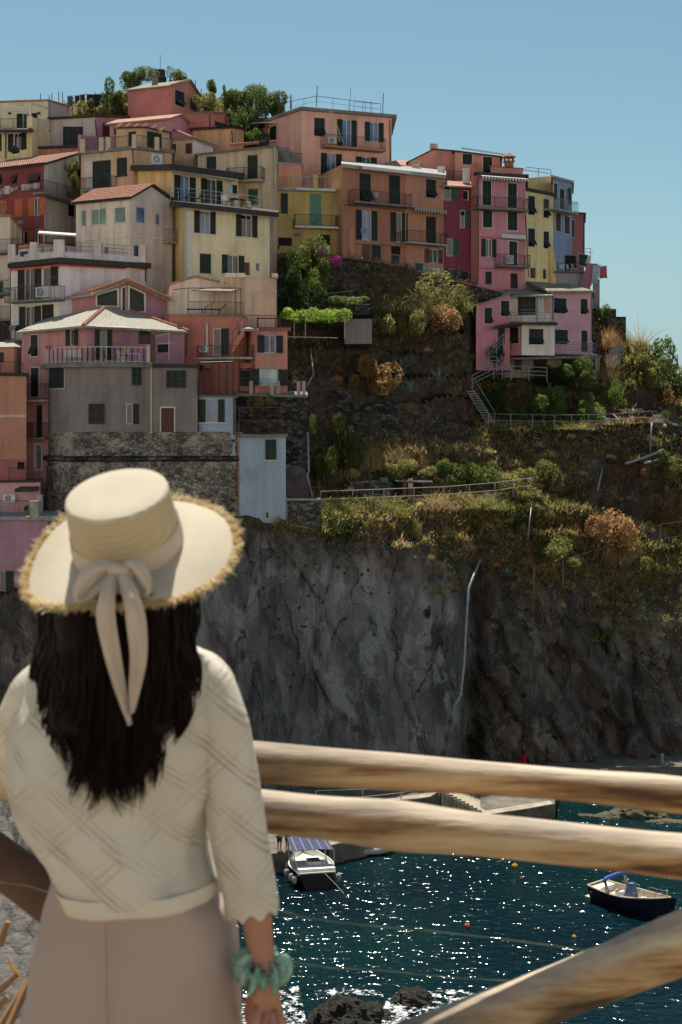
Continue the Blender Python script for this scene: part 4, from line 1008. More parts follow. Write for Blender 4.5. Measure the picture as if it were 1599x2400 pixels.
# salmon tall
h = House('row_house', 'tall salmon house with a sloping dark roof edge and a chimney behind the maroon one', 'house', [(957, 381, 143), (1017, 351, 143.5), (1074, 356, 144)], 660, C_SALM, zb=33, depth=8, roofmat=DARKROOF, over=.25, roofth=.1); chimney(h.o, 1017, 338, 352, 145, .75, C_BUFF, cap=False); h.finish()
h = House('row_house', 'narrow salmon wall strip between the maroon and the pink house', 'house', [(1104, 383, 138.2), (1119, 381, 137.6)], 675, C_SALMR, zb=33, depth=6.5); h.finish()
h = House('penthouse', 'pink penthouse with two doors and a white folded awning frame on its roof', 'building', [(1066, 356, 143), (1172, 369, 145)], 420, C_SALM, zb=50, depth=6, roofmat=DARKROOF, over=.3, roofth=.12)
h.win(0, (1084, 361, 1106, 386), 'c', surround=.08); h.win(0, (1132, 368, 1153, 412), 'c', surround=.08)
m = MB(); m.bar(P(1083, 347, 142), P(1183, 362, 144), .09); m.bar(P(1083, 347, 142), P(1083, 354, 142.5), .04); m.bar(P(1131, 353, 143), P(1131, 362, 143.5), .04); m.bar(P(1178, 361, 144), P(1178, 368, 144), .04); m.build('awning_frame', WHITE, h.o); h.finish()
h = House('row_house', 'tall pink house with white framed doors and three storeys of balconies', 'house', [(1118, 410, 137.4), (1232, 415, 139.4)], 690, C_PINK, zb=33, depth=7, roofmat=DARKROOF, over=.35, roofth=.22)
for b in [(1131, 424, 1151, 481), (1190, 430, 1211, 487), (1132, 490, 1153, 533), (1190, 497, 1212, 540), (1193, 566, 1212, 622)]: h.win(0, b, 'c', surround=.09)
h.win(0, (1128, 560, 1163, 602), 'o', w=.28); h.win(0, (1138, 637, 1152, 666), 'c', n=1); h.win(0, (1197, 641, 1213, 676), 'c', n=1, sh=SH_B)
h.balcony(0, 1119, 1241, 488, 1.2, 1.05, mat=CONC); h.balcony(0, 1172, 1244, 622, 1.2, 1.05, mat=CONC); h.awning(0, (1122, 413, 1230, 417), .8, .25, AWN, SH_M); h.box(0, (1172, 551, 1228, 560), .1, .4, AWN, 'awning_case')
h.pipe(0, [(1119, 554), (1180, 560), (1231, 566)], mat=IRON, r=.02, name='cable'); h.pipe(0, [(1120, 628), (1228, 634)], mat=IRON, r=.02, name='cable'); h.pipe(0, [(1120, 415), (1120, 665)]); h.pipe(0, [(1231, 500), (1238, 650)]); h.ac(0, (1182, 600, 1197, 620), .3); h.finish()
h = House('terrace_wall', 'salmon parapet on the pink house roof with a little tile capped chimney', 'wall', [(1150, 390, 142.5), (1224, 396, 143.5)], 415, C_SALM, zb=51, depth=2.5, roofmat=TERRA, over=.1, roofth=.08)
a = P(1193, 392, 143); m = MB(); m.box(a.x - .42, a.y - .4, a.z, a.x + .42, a.y + .4, a.z + .5); m.box(a.x - .55, a.y - .5, a.z + .5, a.x + .55, a.y + .5, a.z + .58)
for sx in (-.4, 0, .4): m.box(a.x + sx - .07, a.y - .4, a.z + .58, a.x + sx + .07, a.y + .4, a.z + .95)
m.box(a.x - .6, a.y - .55, a.z + .95, a.x + .6, a.y + .55, a.z + 1.03); m.add([(a.x - .55, a.y - .5, a.z + 1.03), (a.x + .55, a.y - .5, a.z + 1.03), (a.x + .55, a.y + .5, a.z + 1.03), (a.x - .55, a.y + .5, a.z + 1.03), (a.x, a.y, a.z + 1.5)], [(0, 1, 4), (1, 2, 4), (2, 3, 4), (3, 0, 4)]); m.build('chimney', TERRA, h.o)
h.finish()
# narrow yellow
h = House('row_house', 'narrow yellow house with four half tilted brown shutters', 'house', [(1230, 447, 140.4), (1297, 460, 142.4)], 670, C_YEL, zb=32, depth=6, roofmat=DARKROOF, over=.3, roofth=.3)
for b in [(1238, 460, 1253, 503), (1274, 467, 1286, 510), (1238, 536, 1253, 578), (1274, 543, 1286, 582)]: h.win(0, b, 't', sh=SH_B, surround=.09, n=1)
h.win(0, (1243, 628, 1256, 652), 'd', sh=SH_W); h.win(0, (1273, 631, 1281, 654), 'd', sh=SH_B)
m = MB(); q = h.faces[0]; m.hexa([q.W(q.hit(1285, 655)[0], h.zb, 1.5), q.W(q.L + 1.1, h.zb, 1.5), q.W(q.L + 1.1, h.zb, 0), q.W(q.hit(1285, 655)[0], h.zb, 0), q.W(q.hit(1285, 585)[0], q.hit(1285, 588)[1], .15), q.W(q.L, q.hit(1285, 588)[1], .15), q.W(q.L, q.hit(1285, 588)[1], 0), q.W(q.hit(1285, 585)[0], q.hit(1285, 588)[1], 0)]); m.build('buttress', C_YELD, h.o)
h.finish()
h = House('roof_room', 'set back yellow upper wall with a pipe pergola frame on the skyline', 'building', [(1232, 418, 146), (1296, 412, 147)], 460, C_YELD, zb=50, depth=4)
m = MB()
for a, b in [((1226, 396, 146), (1236, 392, 149)), ((1236, 392, 149), (1292, 398, 149)), ((1226, 398, 146), (1286, 406, 146)), ((1286, 406, 146), (1292, 398, 149)), ((1262, 395, 147), (1262, 414, 147)), ((1291, 398, 148), (1291, 412, 148))]: m.bar(P(*a), P(*b), .045)
m.build('pergola_frame', GREYMETAL, h.o); h.finish()
h = House('row_house', 'blue house with a slanting grey roof slab at the end of the row', 'house', [(1296, 418, 143), (1341, 430, 146)], 640, C_BLUE, zb=32, depth=6, roofmat=CONC_L, over=.4, roofth=.25)
for b in [(1298, 430, 1305, 469), (1303, 500, 1313, 542), (1323, 507, 1334, 548)]: h.win(0, b, 'c', sh=SH_R, surround=.1, n=1)
h.win(0, (1312, 443, 1321, 491), 'c', sh=SH_B, surround=.08, n=1); h.win(0, (1325, 440, 1337, 480), 's', sh=SH_B); h.balcony(0, 1301, 1356, 493, 1.3, 1.05, mat=CONC_L, rmat=GREYMETAL); h.finish()
h = House('row_house', 'dark brick red house end at the outer right of the row', 'house', [(1337, 500, 146.5), (1369, 502, 148.5)], 640, C_DRED, zb=32, depth=6, roofmat=DARKROOF, over=.4, roofth=.12)
h.win(0, (1339, 515, 1345, 555), 'c', surround=.08, n=1); h.win(0, (1356, 597, 1378, 624), 'c', surround=.08); h.pipe(0, [(1368, 505), (1368, 600)], mat=IRON); h.finish()
h = House('terrace_building', 'grey terrace storey with dark blinds and white chairs under the blue house', 'building', [(1304, 640, 142), (1384, 642, 144)], 700, C_CEMG, zb=30, depth=5, roofmat=CONC, over=.25, roofth=.2)
r = MB(); railing(r, [P(1306, 640, 141.6), P(1384, 641, 143.6), P(1384, 636, 146)], 1.0); r.build('railing', IRON, h.o)
m = MB(); a = P(1307, 636, 144.5); b = P(1350, 636, 145.4); z1 = P(1307, 597, 144.5).z; m.hexa([(a.x, a.y, a.z), (b.x, b.y, a.z), (b.x, b.y + .1, a.z), (a.x, a.y + .1, a.z), (a.x, a.y, z1), (b.x, b.y, z1), (b.x, b.y + .1, z1), (a.x, a.y + .1, z1)]); m.build('dark_blind', BLACK, h.o)
m = MB(); m.bar(P(1305, 583, 142), P(1390, 592, 144), .03); m.bar(P(1384, 582, 144), P(1384, 640, 144), .04); m.bar(P(1345, 585, 143), P(1384, 582, 144), .03); m.build('awning_frame', GREYMETAL, h.o); h.finish()

# right pink house
h = House('villa', 'pink villa with white loggia and tilted dark shutters standing on the right spur', 'house', [(1116, 718, 130.6), (1195, 690, 132.0)], 850, C_PINK, zb=33.2, depth=8, roofmat=SLATE, over=.35, roofth=.12)
h.win(0, (1136, 721, 1153, 758), 't', surround=.05, n=1); h.win(0, (1174, 705, 1193, 741), 't', surround=.05, n=1); h.win(0, (1168, 770, 1183, 806), 'c', n=1); h.finish()
V = h.o
def villa_part(chain, yb, wall, wins, depth=6, roofmat=None, zb=33.2, over=.3, rth=.12):
    g = House('wing', 'x', 'house', chain, yb, wall, zb=zb, depth=depth, roofmat=roofmat, over=over, roofth=rth)
    for w in wins: g.win(*w[0], **w[1])
    return g
def absorb(g, parent):
    """make the pieces of a second block parts of the first thing"""
    for c in list(COL.objects):
        if c.parent == g.o: c.parent = parent; c.location = c.location + g.o.location - parent.location
    bpy.data.objects.remove(g.o)
g = villa_part([(1290, 684, 134.4), (1389, 684, 137)], 850, C_PINK2, [], roofmat=SLATE); 
g.win(0, (1298, 699, 1327, 734), 't', surround=.04); g.win(0, (1361, 701, 1376, 736), 't', surround=.04, n=1); g.win(0, (1301, 773, 1330, 806), 't', surround=.04); g.win(0, (1363, 775, 1376, 824), 'c', n=1)
g.balcony(0, 1288, 1400, 827, 1.3, 1.0, mat=CONC_L, rmat=GREYMETAL, style='rails'); g.pipe(0, [(1387, 690), (1387, 800)], mat=IRON); g.finish(); absorb(g, V)
slab_part(V, [P(1284, 682, 133.6), P(1395, 682, 136.6), P(1302, 656, 146), P(1210, 648, 144)], .18, SLATE)
g = villa_part([(1195, 694, 133.8), (1262, 692, 133.5), (1292, 692, 134.6)], 760, C_WHITE, [], zb=35); g.win(0, (1214, 696, 1256, 738), 'c', n=3); g.box(1, (1276, 697, 1290, 735), 0, .03, C_PEACH, 'door_frame'); g.finish(); absorb(g, V)
slab_part(V, [P(1176, 692, 133.0), P(1299, 692, 132.4), P(1268, 680, 139), P(1180, 678, 138)], .15, SLATE)
m = MB(); m.bar(P(1259, 752, 132), P(1259, 692, 132), .06); m.bar(P(1296, 752, 132.4), P(1296, 692, 132.4), .06); m.build('loggia_post', IRON, V)
g = villa_part([(1183, 762, 133.2), (1223, 756, 131.2), (1300, 758, 132)], 835, [C_PINK, C_WHITE], [], zb=34.6, depth=3); g.win(0, (1198, 768, 1216, 805), 't', n=1, surround=.05); g.win(1, (1240, 771, 1273, 807), 't', n=3, surround=.05); g.finish(); absorb(g, V)
slab_part(V, [P(1157, 766, 130.2), P(1218, 755, 130.2), P(1308, 757, 131.4), P(1300, 753, 136), P(1190, 752, 137)], .22, DARKROOF, 'balcony')
r = MB(); railing(r, [P(1198, 754, 132.4), P(1222, 754, 131), P(1298, 755, 131.8)], 1.1, 'rails'); r.build('railing', GREYMETAL, V)
g = villa_part([(1183, 838, 134), (1296, 838, 133.6), (1406, 834, 136)], 872, C_BASE, [], zb=32.6, depth=4); 
for b in [(1206, 842, 1222, 868), (1250, 842, 1282, 868)]: g.win(0, b, 'c', sh=SH_G, n=1)
for b in [(1318, 842, 1348, 868), (1381, 843, 1394, 866)]: g.win(1, b, 'c', sh=SH_G, n=1)
g.finish(); absorb(g, V)
slab_part(V, [P(1180, 838, 133), P(1296, 836, 131), P(1410, 832, 134.6), P(1406, 832, 138), P(1183, 834, 138)], .2, CONC)
V['label'] = 'pink villa with a white loggia block and tilted dark shutters standing on the right spur'
# ================= left, lower =================
def hexa_part(parent, name, mat, c0, c1, o=None):
    m = MB(); m.box(min(c0[0], c1[0]), min(c0[1], c1[1]), min(c0[2], c1[2]), max(c0[0], c1[0]), max(c0[1], c1[1]), max(c0[2], c1[2])); return m.build(name, mat, parent)

# white terrace house
h = House('terrace_house', 'off white house with an orange band under its roof terrace parapet', 'house', [(26, 624, 117.5), (140, 609, 115), (342, 624, 118)], 800, [C_WHITE, C_WHITE_SH], zb=22, depth=9)  # right face: cool shade put into the wall colour
h.win(0, (43, 631, 98, 703), 'o', sh=SH_B, w=.28, gl=GLASS, n=2); h.win(0, (102, 625, 137, 671), 's', sh=SH_B, fr=WHITE)
h.win(0, (46, 718, 97, 772), 'o', sh=SH_B, w=.28); h.win(0, (100, 714, 126, 757), 'c', sh=SH_B)
h.box(0, (26, 622, 140, 632), -.02, .03, C_BAND, 'orange_band'); h.box(1, (140, 617, 342, 629), -.02, .03, C_BAND, 'orange_band')
h.balcony(0, 10, 128, 702, 1.3, 1.05, mat=CONC); h.balcony(0, 12, 96, 795, 1.2, 1.05, mat=CONC); h.ac(0, (90, 673, 120, 698)); h.pipe(1, [(341, 622), (341, 660)], mat=IRON)
slab_part(h.o, [P(18, 618, 117.2), P(138, 603, 113.8), P(355, 618, 117.4), P(355, 610, 125), P(120, 598, 123), P(20, 612, 124)], .38, DARKROOF, 'terrace_slab')
def wallbox(parent, a, b, z0, z1, th, mat, name='parapet'):
    d = (Vector(b) - Vector(a)); d.z = 0; n = Vector((d.y, -d.x, 0)).normalized() * th; m = MB()
    a = Vector((a[0], a[1], 0)); b = Vector((b[0], b[1], 0)); Z = lambda p, z: Vector((p.x, p.y, z))
    m.hexa([Z(a, z0), Z(b, z0), Z(b - n, z0), Z(a - n, z0), Z(a, z1), Z(b, z1), Z(b - n, z1), Z(a - n, z1)]); return m.build(name, mat, parent)
zt = P(138, 603, 113.8).z
pl, pc, pr = P(28, 600, 117.3), P(138, 600, 114.2), P(338, 600, 117.6)
wallbox(h.o, pl, pc, zt + .004, zt + .55, .25, C_CREAM2); wallbox(h.o, pc, pr, zt + .004, zt + .5, .25, C_WHITE_SH)
r = MB(); railing(r, [Vector((pl.x, pl.y + .1, zt + .1)), Vector((pc.x, pc.y + .1, zt + .1)), Vector((pr.x, pr.y + .1, zt + .1))], 1.25, 'rails', r=.013); r.build('railing', IRON, h.o)
for (a, b, fs) in ((pl, pc, (0.0, .48, .98)), (pc, pr, (0.02, .45, .98))):
    for f in fs:
        p = a + (b - a) * f; hexa_part(h.o, 'terrace_pillar', C_CREAM2, (p.x - .3, p.y - .22, zt), (p.x + .3, p.y + .28, zt + 1.45))
h.finish()
g = House('roof_room', 'little white roof room with an orange band and a white awning above the terrace parapet', 'building', [(43, 575, 122), (95, 569, 120), (207, 578, 122)], 612, [C_WHITE, C_WHITE_SH], zb=40, depth=5, roofmat=DARKROOF, over=.25, roofth=.1)
g.box(0, (43, 574, 95, 582), 0, .03, C_BAND, 'orange_band'); g.box(1, (95, 571, 207, 577), 0, .03, C_BAND, 'orange_band'); g.win(1, (93, 577, 106, 603), 'g', gl=GLASS_B, n=1); g.win(1, (116, 576, 132, 600), 'g', gl=GLASS_B, n=1); g.win(1, (146, 578, 160, 604), 'g', gl=GLASS_B, n=1)
slab_part(g.o, [P(88, 545, 119), P(205, 553, 120.5), P(207, 549, 122.5), P(92, 541, 121.5)], .12, AWN, 'awning')
for (x, y0, y1, Y) in [(90, 544, 572, 119.2), (103, 546, 574, 119.2), (183, 552, 582, 120.4), (199, 553, 584, 120.6)]:
    m = MB(); m.bar(P(x, y1, Y), P(x, y0, Y), .05); m.build('awning_post', STEEL, g.o)
g.finish()

# far left edge stack
h = House('row_house', 'old beige house end with railed landings at the left edge', 'house', [(-60, 512, 125), (24, 508, 123), (52, 540, 125)], 800, [C_CREAM, C_BUFF], zb=22, depth=5, roofmat=TERRA_W, over=.25)
h.win(0, (-10, 660, 8, 700), 'c', sh=SH_M); h.balcony(0, -30, 26, 590, 1.0, 1.05, mat=CONC); h.balcony(0, -30, 26, 686, 1.2, 1.05, mat=CONC); h.balcony(0, -30, 26, 748, 1.2, 1.05, mat=CONC)
h.pipe(1, [(30, 600), (28, 690)], mat=CREAM_T); h.finish()
h = House('lean_to', 'small orange red lean-to with a pale sheet roof at the left edge', 'shed', [(-60, 816, 112), (32, 814, 111), (50, 815, 113)], 880, [C_SALM, C_CREAM], zb=29, depth=3, rise=.5, roofmat=SLATE_W, over=.25, roofth=.08)
h.win(0, (-6, 826, 9, 850), 'c', n=1); h.finish()
h = House('terrace_building', 'ochre brown building with a cluttered railed terrace at the left edge', 'building', [(-60, 880, 108), (62, 882, 107)], 1135, C_BROWN2, zb=22, depth=4, roofmat=DARKROOF, over=.2, roofth=.25)
r = MB(); railing(r, [P(-50, 880, 107.4), P(54, 879, 106.6), P(54, 872, 110)], 1.0); r.build('railing', IRON, h.o)
h.box(0, (-60, 972, 62, 978), 0, .05, C_BUFF, 'string_course'); h.box(0, (-60, 1076, 62, 1140), 0, .03, C_DRED, 'painted_base'); h.win(0, (42, 1083, 58, 1100), 'c', sh=BLACK, n=1); h.finish()

# pink gable behind
h = House('row_house', 'pink gabled house with two big white framed dark gable windows', 'house', [(148, 697, 116), (222, 668, 114), (297, 660, 113.4), (390, 703, 114.6)], 800, [C_ROSE, C_ROSE_SH, C_ROSE_SH], zb=26, depth=7)
F1 = h.faces[1]; F2 = h.faces[2]
def polypart(parent, Fc, pix, o0, o1, mat, name, inset=None):
    pts = [Fc.hit(x, y) for x, y in pix]; m = MB(); n = len(pts)
    a = [Fc.W(u, z, o1) for u, z in pts]; b = [Fc.W(u, z, o0) for u, z in pts]
    m.add(a + b, [tuple(range(n)), tuple(range(2 * n - 1, n - 1, -1))] + [(i, (i + 1) % n, (i + 1) % n + n, i + n) for i in range(n)]); return m.build(name, mat, parent)
w_ = polypart(h.o, F1, [(225, 718), (225, 690), (279, 673), (280, 719)], 0, .05, WHITE, 'window'); polypart(w_, F1, [(229, 716), (229, 693), (275, 679), (276, 717)], .05, .06, SH_G, 'pane')
w_ = polypart(h.o, F2, [(300, 731), (300, 667), (342, 686), (342, 732)], 0, .05, WHITE, 'window'); polypart(w_, F2, [(304, 729), (304, 674), (337, 689), (338, 730)], .05, .06, SH_G, 'pane')
w_ = polypart(h.o, F1, [(284, 730), (284, 673), (296, 668), (296, 731)], 0, .05, WHITE, 'window'); polypart(w_, F1, [(288, 729), (288, 676), (295, 673), (295, 730)], .05, .06, SH_G, 'pane')
h.finish()
slab_part(h.o, [P(140, 698, 115.5), P(215, 688, 113.2), P(297, 656, 112.6), P(297, 650, 121), P(215, 662, 122)], .2, SLATE_W, 'roof')
slab_part(h.o, [P(297, 656, 112.6), P(398, 702, 113.8), P(398, 690, 121.5), P(297, 650, 121)], .2, TERRA_W, 'roof')
m = MB(); ridge_tiles(m, P(207, 686, 113.1), P(297, 655, 112.5)); ridge_tiles(m, P(297, 655, 112.5), P(398, 700, 113.7)); tag(m.build('ridge_tiles', TERRA, h.o), kind='stuff')
h.pipe(0, [(146, 700), (152, 735)], mat=IRON)

# pink house with the pale hipped slate roof on the tower
h = House('hipped_house', 'pink house with a pale hipped slate roof held down by dark stones above the tower', 'house', [(52, 772, 110.5), (205, 766, 107.8), (432, 778, 110.5)], 1140, [C_ROSE, C_ROSE_SH], zb=22, depth=6)  # right face: pink wall with its shade painted as purple
h.win(0, (73, 785, 89, 835), 't', surround=.07, n=1, flap=.5); h.win(0, (155, 773, 184, 810), 'o', w=.33, n=1); h.win(1, (222, 773, 263, 843), 'o', w=.3, gl=GLASS, n=1); h.win(1, (325, 776, 357, 806), 'c')
h.win(0, (74, 862, 91, 930), 'c', surround=.08, n=1); h.win(0, (88, 950, 99, 1026), 'c', n=1); h.win(0, (82, 1042, 97, 1100), 'g', surround=.1, n=1, gl=CURTAIN)
h.balcony(0, 34, 104, 937, 1.0, 1.2, mat=CONC_L); h.balcony(0, 62, 103, 1025, .7, 1.1, mat=CONC)
h.pipe(1, [(438, 780), (436, 830)], mat=IRON, r=.05); h.finish()
A_, B_, C_, D_, E_ = P(38, 778, 110.5), P(196, 763, 106.2), P(442, 776, 110.2), P(243, 722, 112), P(305, 728, 113.5)
H_ = P(110, 745, 116)
slab_part(h.o, [A_, B_, D_, H_], .15, SLATE_W); slab_part(h.o, [B_, C_, E_, D_], .15, SLATE_W)
m = MB(); ridge_tiles(m, B_, D_, .15, .32); ridge_tiles(m, E_, C_, .14, .34); tag(m.build('ridge_tiles', TERRA, h.o), kind='stuff')
rs = random.Random(4)
def on_plane(a, b, c, px, py):
    n = (b - a).cross(c - a); d = Vector(((px - CX) / F, 1, -(py - HY) / F)); return CAM + d * ((a - CAM).dot(n) / d.dot(n))
def stone_mesh(seed, sx, sy, sz):
    rr = random.Random(seed); m = MB(); vs = []
    for i in range(4):
        f = i / 3; k = [.85, 1.0, .9, .45][i]
        for j in range(6):
            t = 2 * math.pi * j / 6; vs.append((math.cos(t) * sx * k * rr.uniform(.75, 1.15), math.sin(t) * sy * k * rr.uniform(.75, 1.15), sz * f * rr.uniform(.85, 1.1)))
    fs = [(i * 6 + j, i * 6 + (j + 1) % 6, (i + 1) * 6 + (j + 1) % 6, (i + 1) * 6 + j) for i in range(3) for j in range(6)] + [tuple(range(18, 24))]
    m.add(vs, fs); return m
RST = [stone_mesh(s_, .3, .2, .2).build('stone', STONE_D, h.o) for s_ in (1, 2, 3)]
pix = [(67, 771, 0), (99, 767, 0), (127, 763, 0), (152, 759, 0), (181, 756, 0), (155, 748, 0), (185, 743, 0), (235, 755, 1), (282, 758, 1), (283, 744, 1), (272, 730, 1), (314, 747, 1), (322, 760, 1), (347, 748, 1), (360, 761, 1), (397, 763, 1), (380, 757, 1), (410, 766, 1)]
for i, (x, y, f) in enumerate(pix):
    p = on_plane(A_, B_, D_, x, y) if f == 0 else on_plane(B_, C_, D_, x, y)
    if i < 3: o = RST[i]
    else: o = RST[i % 3].copy(); COL.objects.link(o); o.parent = h.o
    o.location = p - h.o.location - Vector((0, 0, .02)); o.rotation_euler.z = rs.uniform(0, 3)
g_ = MB(); F1 = h.faces[1]; g_.slab([F1.W(*F1.hit(208, 762), .3), F1.W(*F1.hit(298, 766), .3), F1.W(*F1.hit(298, 771), 1.7), F1.W(*F1.hit(214, 768), 1.7)], .05)
g_.build('awning', AWN, h.o)

# the round tower
h_t = thing('round_tower', 'round cement rendered tower on a rubble stone base with a moulded stone ring', 'tower', P(250, 1180, 108))
def tower_pt(px, r_off=0.0):
    # plan: an arc from the left edge bulging forward, then a flat right part
    if px <= 340:
        a0 = P(103, 1000, 110.5); c = Vector((P(250, 1000, 107).x, 111.3, 0)); R_ = 5.25
        x = (px - CX) / F * 107; t = max(-1, min(1, (x - c.x) / R_)); y = c.y - math.sqrt(max(0, 1 - t * t)) * R_
        p = Vector((x, y, 0)); n = Vector((t, -math.sqrt(max(0.0, 1 - t * t)), 0)); return p + n * r_off, n
    p340, n0 = tower_pt(340)
    x = (px - CX) / F * 107; p = Vector((x, p340.y + (x - p340.x) * .06, 0)); n = Vector((.06, -1, 0)).normalized(); return p + n * r_off, n
pxs = [97 + 6 * k for k in range(0, 78)]
def ring(px0, z, off=0.0):
    return [(*(tower_pt(p, off)[0].xy), z) for p in pxs if p <= px0]
zr = lambda py: CZ - (py - HY) / F * 107
z_top, z_st, z_c0, z_c1, z_bot = zr(851), zr(1012), zr(1068), zr(1082), zr(1260)
m = MB(); m.grid([ring(467, z_st, 0.0), ring(467, z_top, 0.0)]); m.build('rendered_wall', C_CEM, h_t)
# masonry base: displaced, leaning outwards a little
rows = []
for k in range(80):
    f = k / 79; z = z_st + (z_bot - z_st) * f; batt = .35 * max(0, (z_c0 - z) / (z_c0 - z_bot)); row = []
    for p in [97 + 3 * q for q in range(0, 158)]:
        pt, n = tower_pt(p); x_, z_ = p * .06, z
        e_, i_ = cell(np.array([x_ * 1.1]), 0, np.array([z_ * 2.0]), 30)
        d = .06 * min(1, e_[0] * 6) + .08 * (i_[0] - .5) + .1 * float(vnoise(x_ * .7, z_ * .7, 3)); q_ = pt + n * (batt + d); row.append((q_.x, q_.y, z))
    rows.append(row)
m = MB(); m.grid(rows); tag(m.build('rubble_base', STONE_P, h_t), kind='stuff')
m = MB(); m.grid([ring(560, z_c1, .12), ring(560, z_c1 + .1, .38), ring(560, z_c0 - .12, .4), ring(560, z_c0, .1)]); m.build('stone_moulding', STONE_D, h_t)
m = MB(); pr_ = [Vector((*(tower_pt(p, .55)[0].xy), z_top)) for p in pxs if p <= 360]; back = [pr_[-1] + Vector((-1, 9, 0)), pr_[0] + Vector((2, 6, 0))]
m.slab(pr_ + back, .35); m.build('terrace_slab', CONC, h_t)
pr2 = [Vector((*(tower_pt(p, .3)[0].xy), z_top)) for p in (360, 400, 467)]
m = MB(); m.slab([v + Vector((0, 0, -.05)) for v in pr2] + [pr2[-1] + Vector((0, 8, -.05)), pr2[0] + Vector((0, 8, -.05))], .3); m.build('roof', DARKROOF, h_t)
r = MB(); railing(r, [Vector((*(tower_pt(p, .35)[0].xy), z_top)) for p in list(range(106, 352, 12))], 1.15, 'bars', .14, .024); r.build('railing', WHITE, h_t)
def tower_win(box, kind, **kw):
    x0, y0, x1, y1 = box; a, _ = tower_pt(x0, .03); b, _ = tower_pt(x1, .03)
    fh = House.__new__(House); fh.faces = [Face(a, b)]; fh.o = h_t; k2 = dict(kw)
    return House.win(fh, 0, box, kind, **k2)
class _Hole: pass
tower_win((118, 859, 151, 910), 'c', n=2, surround=.06); tower_win((309, 861, 332, 903), 'c', n=2); tower_win((390, 868, 436, 909), 'c', n=3)
tower_win((208, 946, 245, 994), 'c', n=2, sh=simple('shutter_blue_black', (.02, .02, .03), .6)); tower_win((296, 946, 326, 994), 's', sh=SH_G); tower_win((378, 956, 408, 1013), 'c', sh=SH_R, n=3, surround=.1)
m = MB(); m.tube([Vector((*(tower_pt(355, .1)[0].xy), zr(y))) for y in (850, 900, 1015)], .06, 6); m.build('downpipe', C_BUFF, h_t)
p_ = tower_pt(360, .9)[0]; m = MB(); m.box(p_.x - .17, p_.y - .17, z_top, p_.x + .17, p_.y + .17, z_top + 2.15); fl = m.build('chimney', SH_R, h_t); m = MB(); m.box(p_.x - .35, p_.y - .3, z_top + 2.3, p_.x + .35, p_.y + .3, z_top + 2.38); m.box(p_.x - .1, p_.y - .1, z_top + 2.15, p_.x + .1, p_.y + .1, z_top + 2.3); m.build('chimney_cap', SLATE, fl)
p_ = tower_pt(351, .4)[0]; hexa_part(h_t, 'terrace_pillar', WHITE, (p_.x - .13, p_.y - .13, z_top), (p_.x + .13, p_.y + .13, z_top + 1.35))

# cream gable house and block
h = House('row_house', 'cream house with a low gable and a blank block above the red terrace', 'house', [(385, 700, 115), (397, 668, 114.4), (458, 650, 113.8), (520, 664, 113.6)], 790, C_CREAM, zb=26, depth=8, roofmat=TERRA_W, over=.3, roofth=.14); h.finish(); Vc = h.o
g = villa_part([(517, 648, 113.2), (649, 650, 114.6)], 800, C_BUFF, [], zb=27, depth=6); g.finish(); absorb(g, Vc)
for (a, b) in (((528, 640, 113.4), (575, 646, 113.9)), ((638, 643, 114.2), (652, 652, 114.5))):
    p, q = P(*a), P(*b); hexa_part(Vc, 'parapet_block', C_CREAM, (p.x, 113.3, P(0, 650, 113.5).z - .02), (q.x, 114.6, p.z))
m = MB()
for (a, b) in [((441, 736, 111.6), (441, 675, 111.6)), ((552, 738, 110.8), (552, 675, 110.8)), ((565, 738, 111.6), (565, 676, 113)), ((502, 712, 113), (502, 676, 113)), ((441, 675, 111.6), (552, 675, 110.8)), ((552, 675, 110.8), (565, 676, 113)), ((407, 679, 113.5), (441, 675, 111.6))]: m.bar(P(*a), P(*b), .035)
pg = thing('pergola', 'thin iron pergola with a brown reed mat over the red house terrace', 'pergola', P(500, 738, 111.5)); m.build('frame', IRON, pg)
m = MB(); m.slab([P(450, 680, 112.4), P(540, 682, 111.2), P(564, 676, 112.9), P(480, 674, 113.6)], .06); m.build('reed_mat', SH_W, pg)
# red salmon house
h = House('row_house', 'brick red house with a roof terrace, an air conditioner and a tall white flue', 'house', [(385, 742, 112.6), (398, 740, 112), (558, 742, 110.8), (578, 746, 112)], 900, [C_SALMR, C_SALMR, C_SALM], zb=28, depth=2.2, roofmat=CONC, over=.12, roofth=.12)
h.win(1, (500, 770, 537, 833), 's', fr=WHITE, gl=GLASS); h.ac(1, (471, 810, 491, 826)); h.pipe(1, [(372, 745), (372, 845)], mat=PIPE_B, r=.05)
h.pipe(1, [(487, 812), (487, 758)], mat=WHITE, r=.08, name='flue', o=.2); h.balcony(1, 462, 592, 837, 1.4, .9, mat=CONC_L, rmat=IRON)
r = MB(); railing(r, [P(441, 737, 111.5), P(552, 738, 110.7), P(572, 740, 111.6)], 1.0, r=.022); r.build('railing', SH_R, h.o); h.finish()
h = House('row_house', 'salmon corner house with white framed windows and dark shutters facing the sea', 'house', [(580, 775, 112.5), (598, 775, 109.4), (674, 775, 110.6)], 925, [C_SALM, C_SALM], zb=28, depth=3, roofmat=C_DRED, over=.3, roofth=.25)
h.win(1, (603, 786, 663, 827), 'o', gl=CURTAIN, w=.27, surround=0); h.win(1, (585, 865, 674, 904), 'o', gl=GLASS_C, w=.25); 
for b in ((608, 780, 648, 784), (598, 860, 655, 864), (610, 829, 650, 832)): h.box(1, b, 0, .08, CONC_L, 'lintel')
r = MB(); railing(r, [P(572, 768, 110.5), P(606, 770, 108.9), P(680, 770, 110)], 1.0, r=.022); r.build('railing', SH_R, h.o)
slab_part(h.o, [P(560, 770, 111), P(607, 770, 108.8), P(606, 768, 110), P(566, 766, 112.5)], .2, CONC_L, 'landing'); h.pipe(1, [(598, 775), (597, 850), (570, 865)], mat=C_SALMR, r=.06)
h.finish()
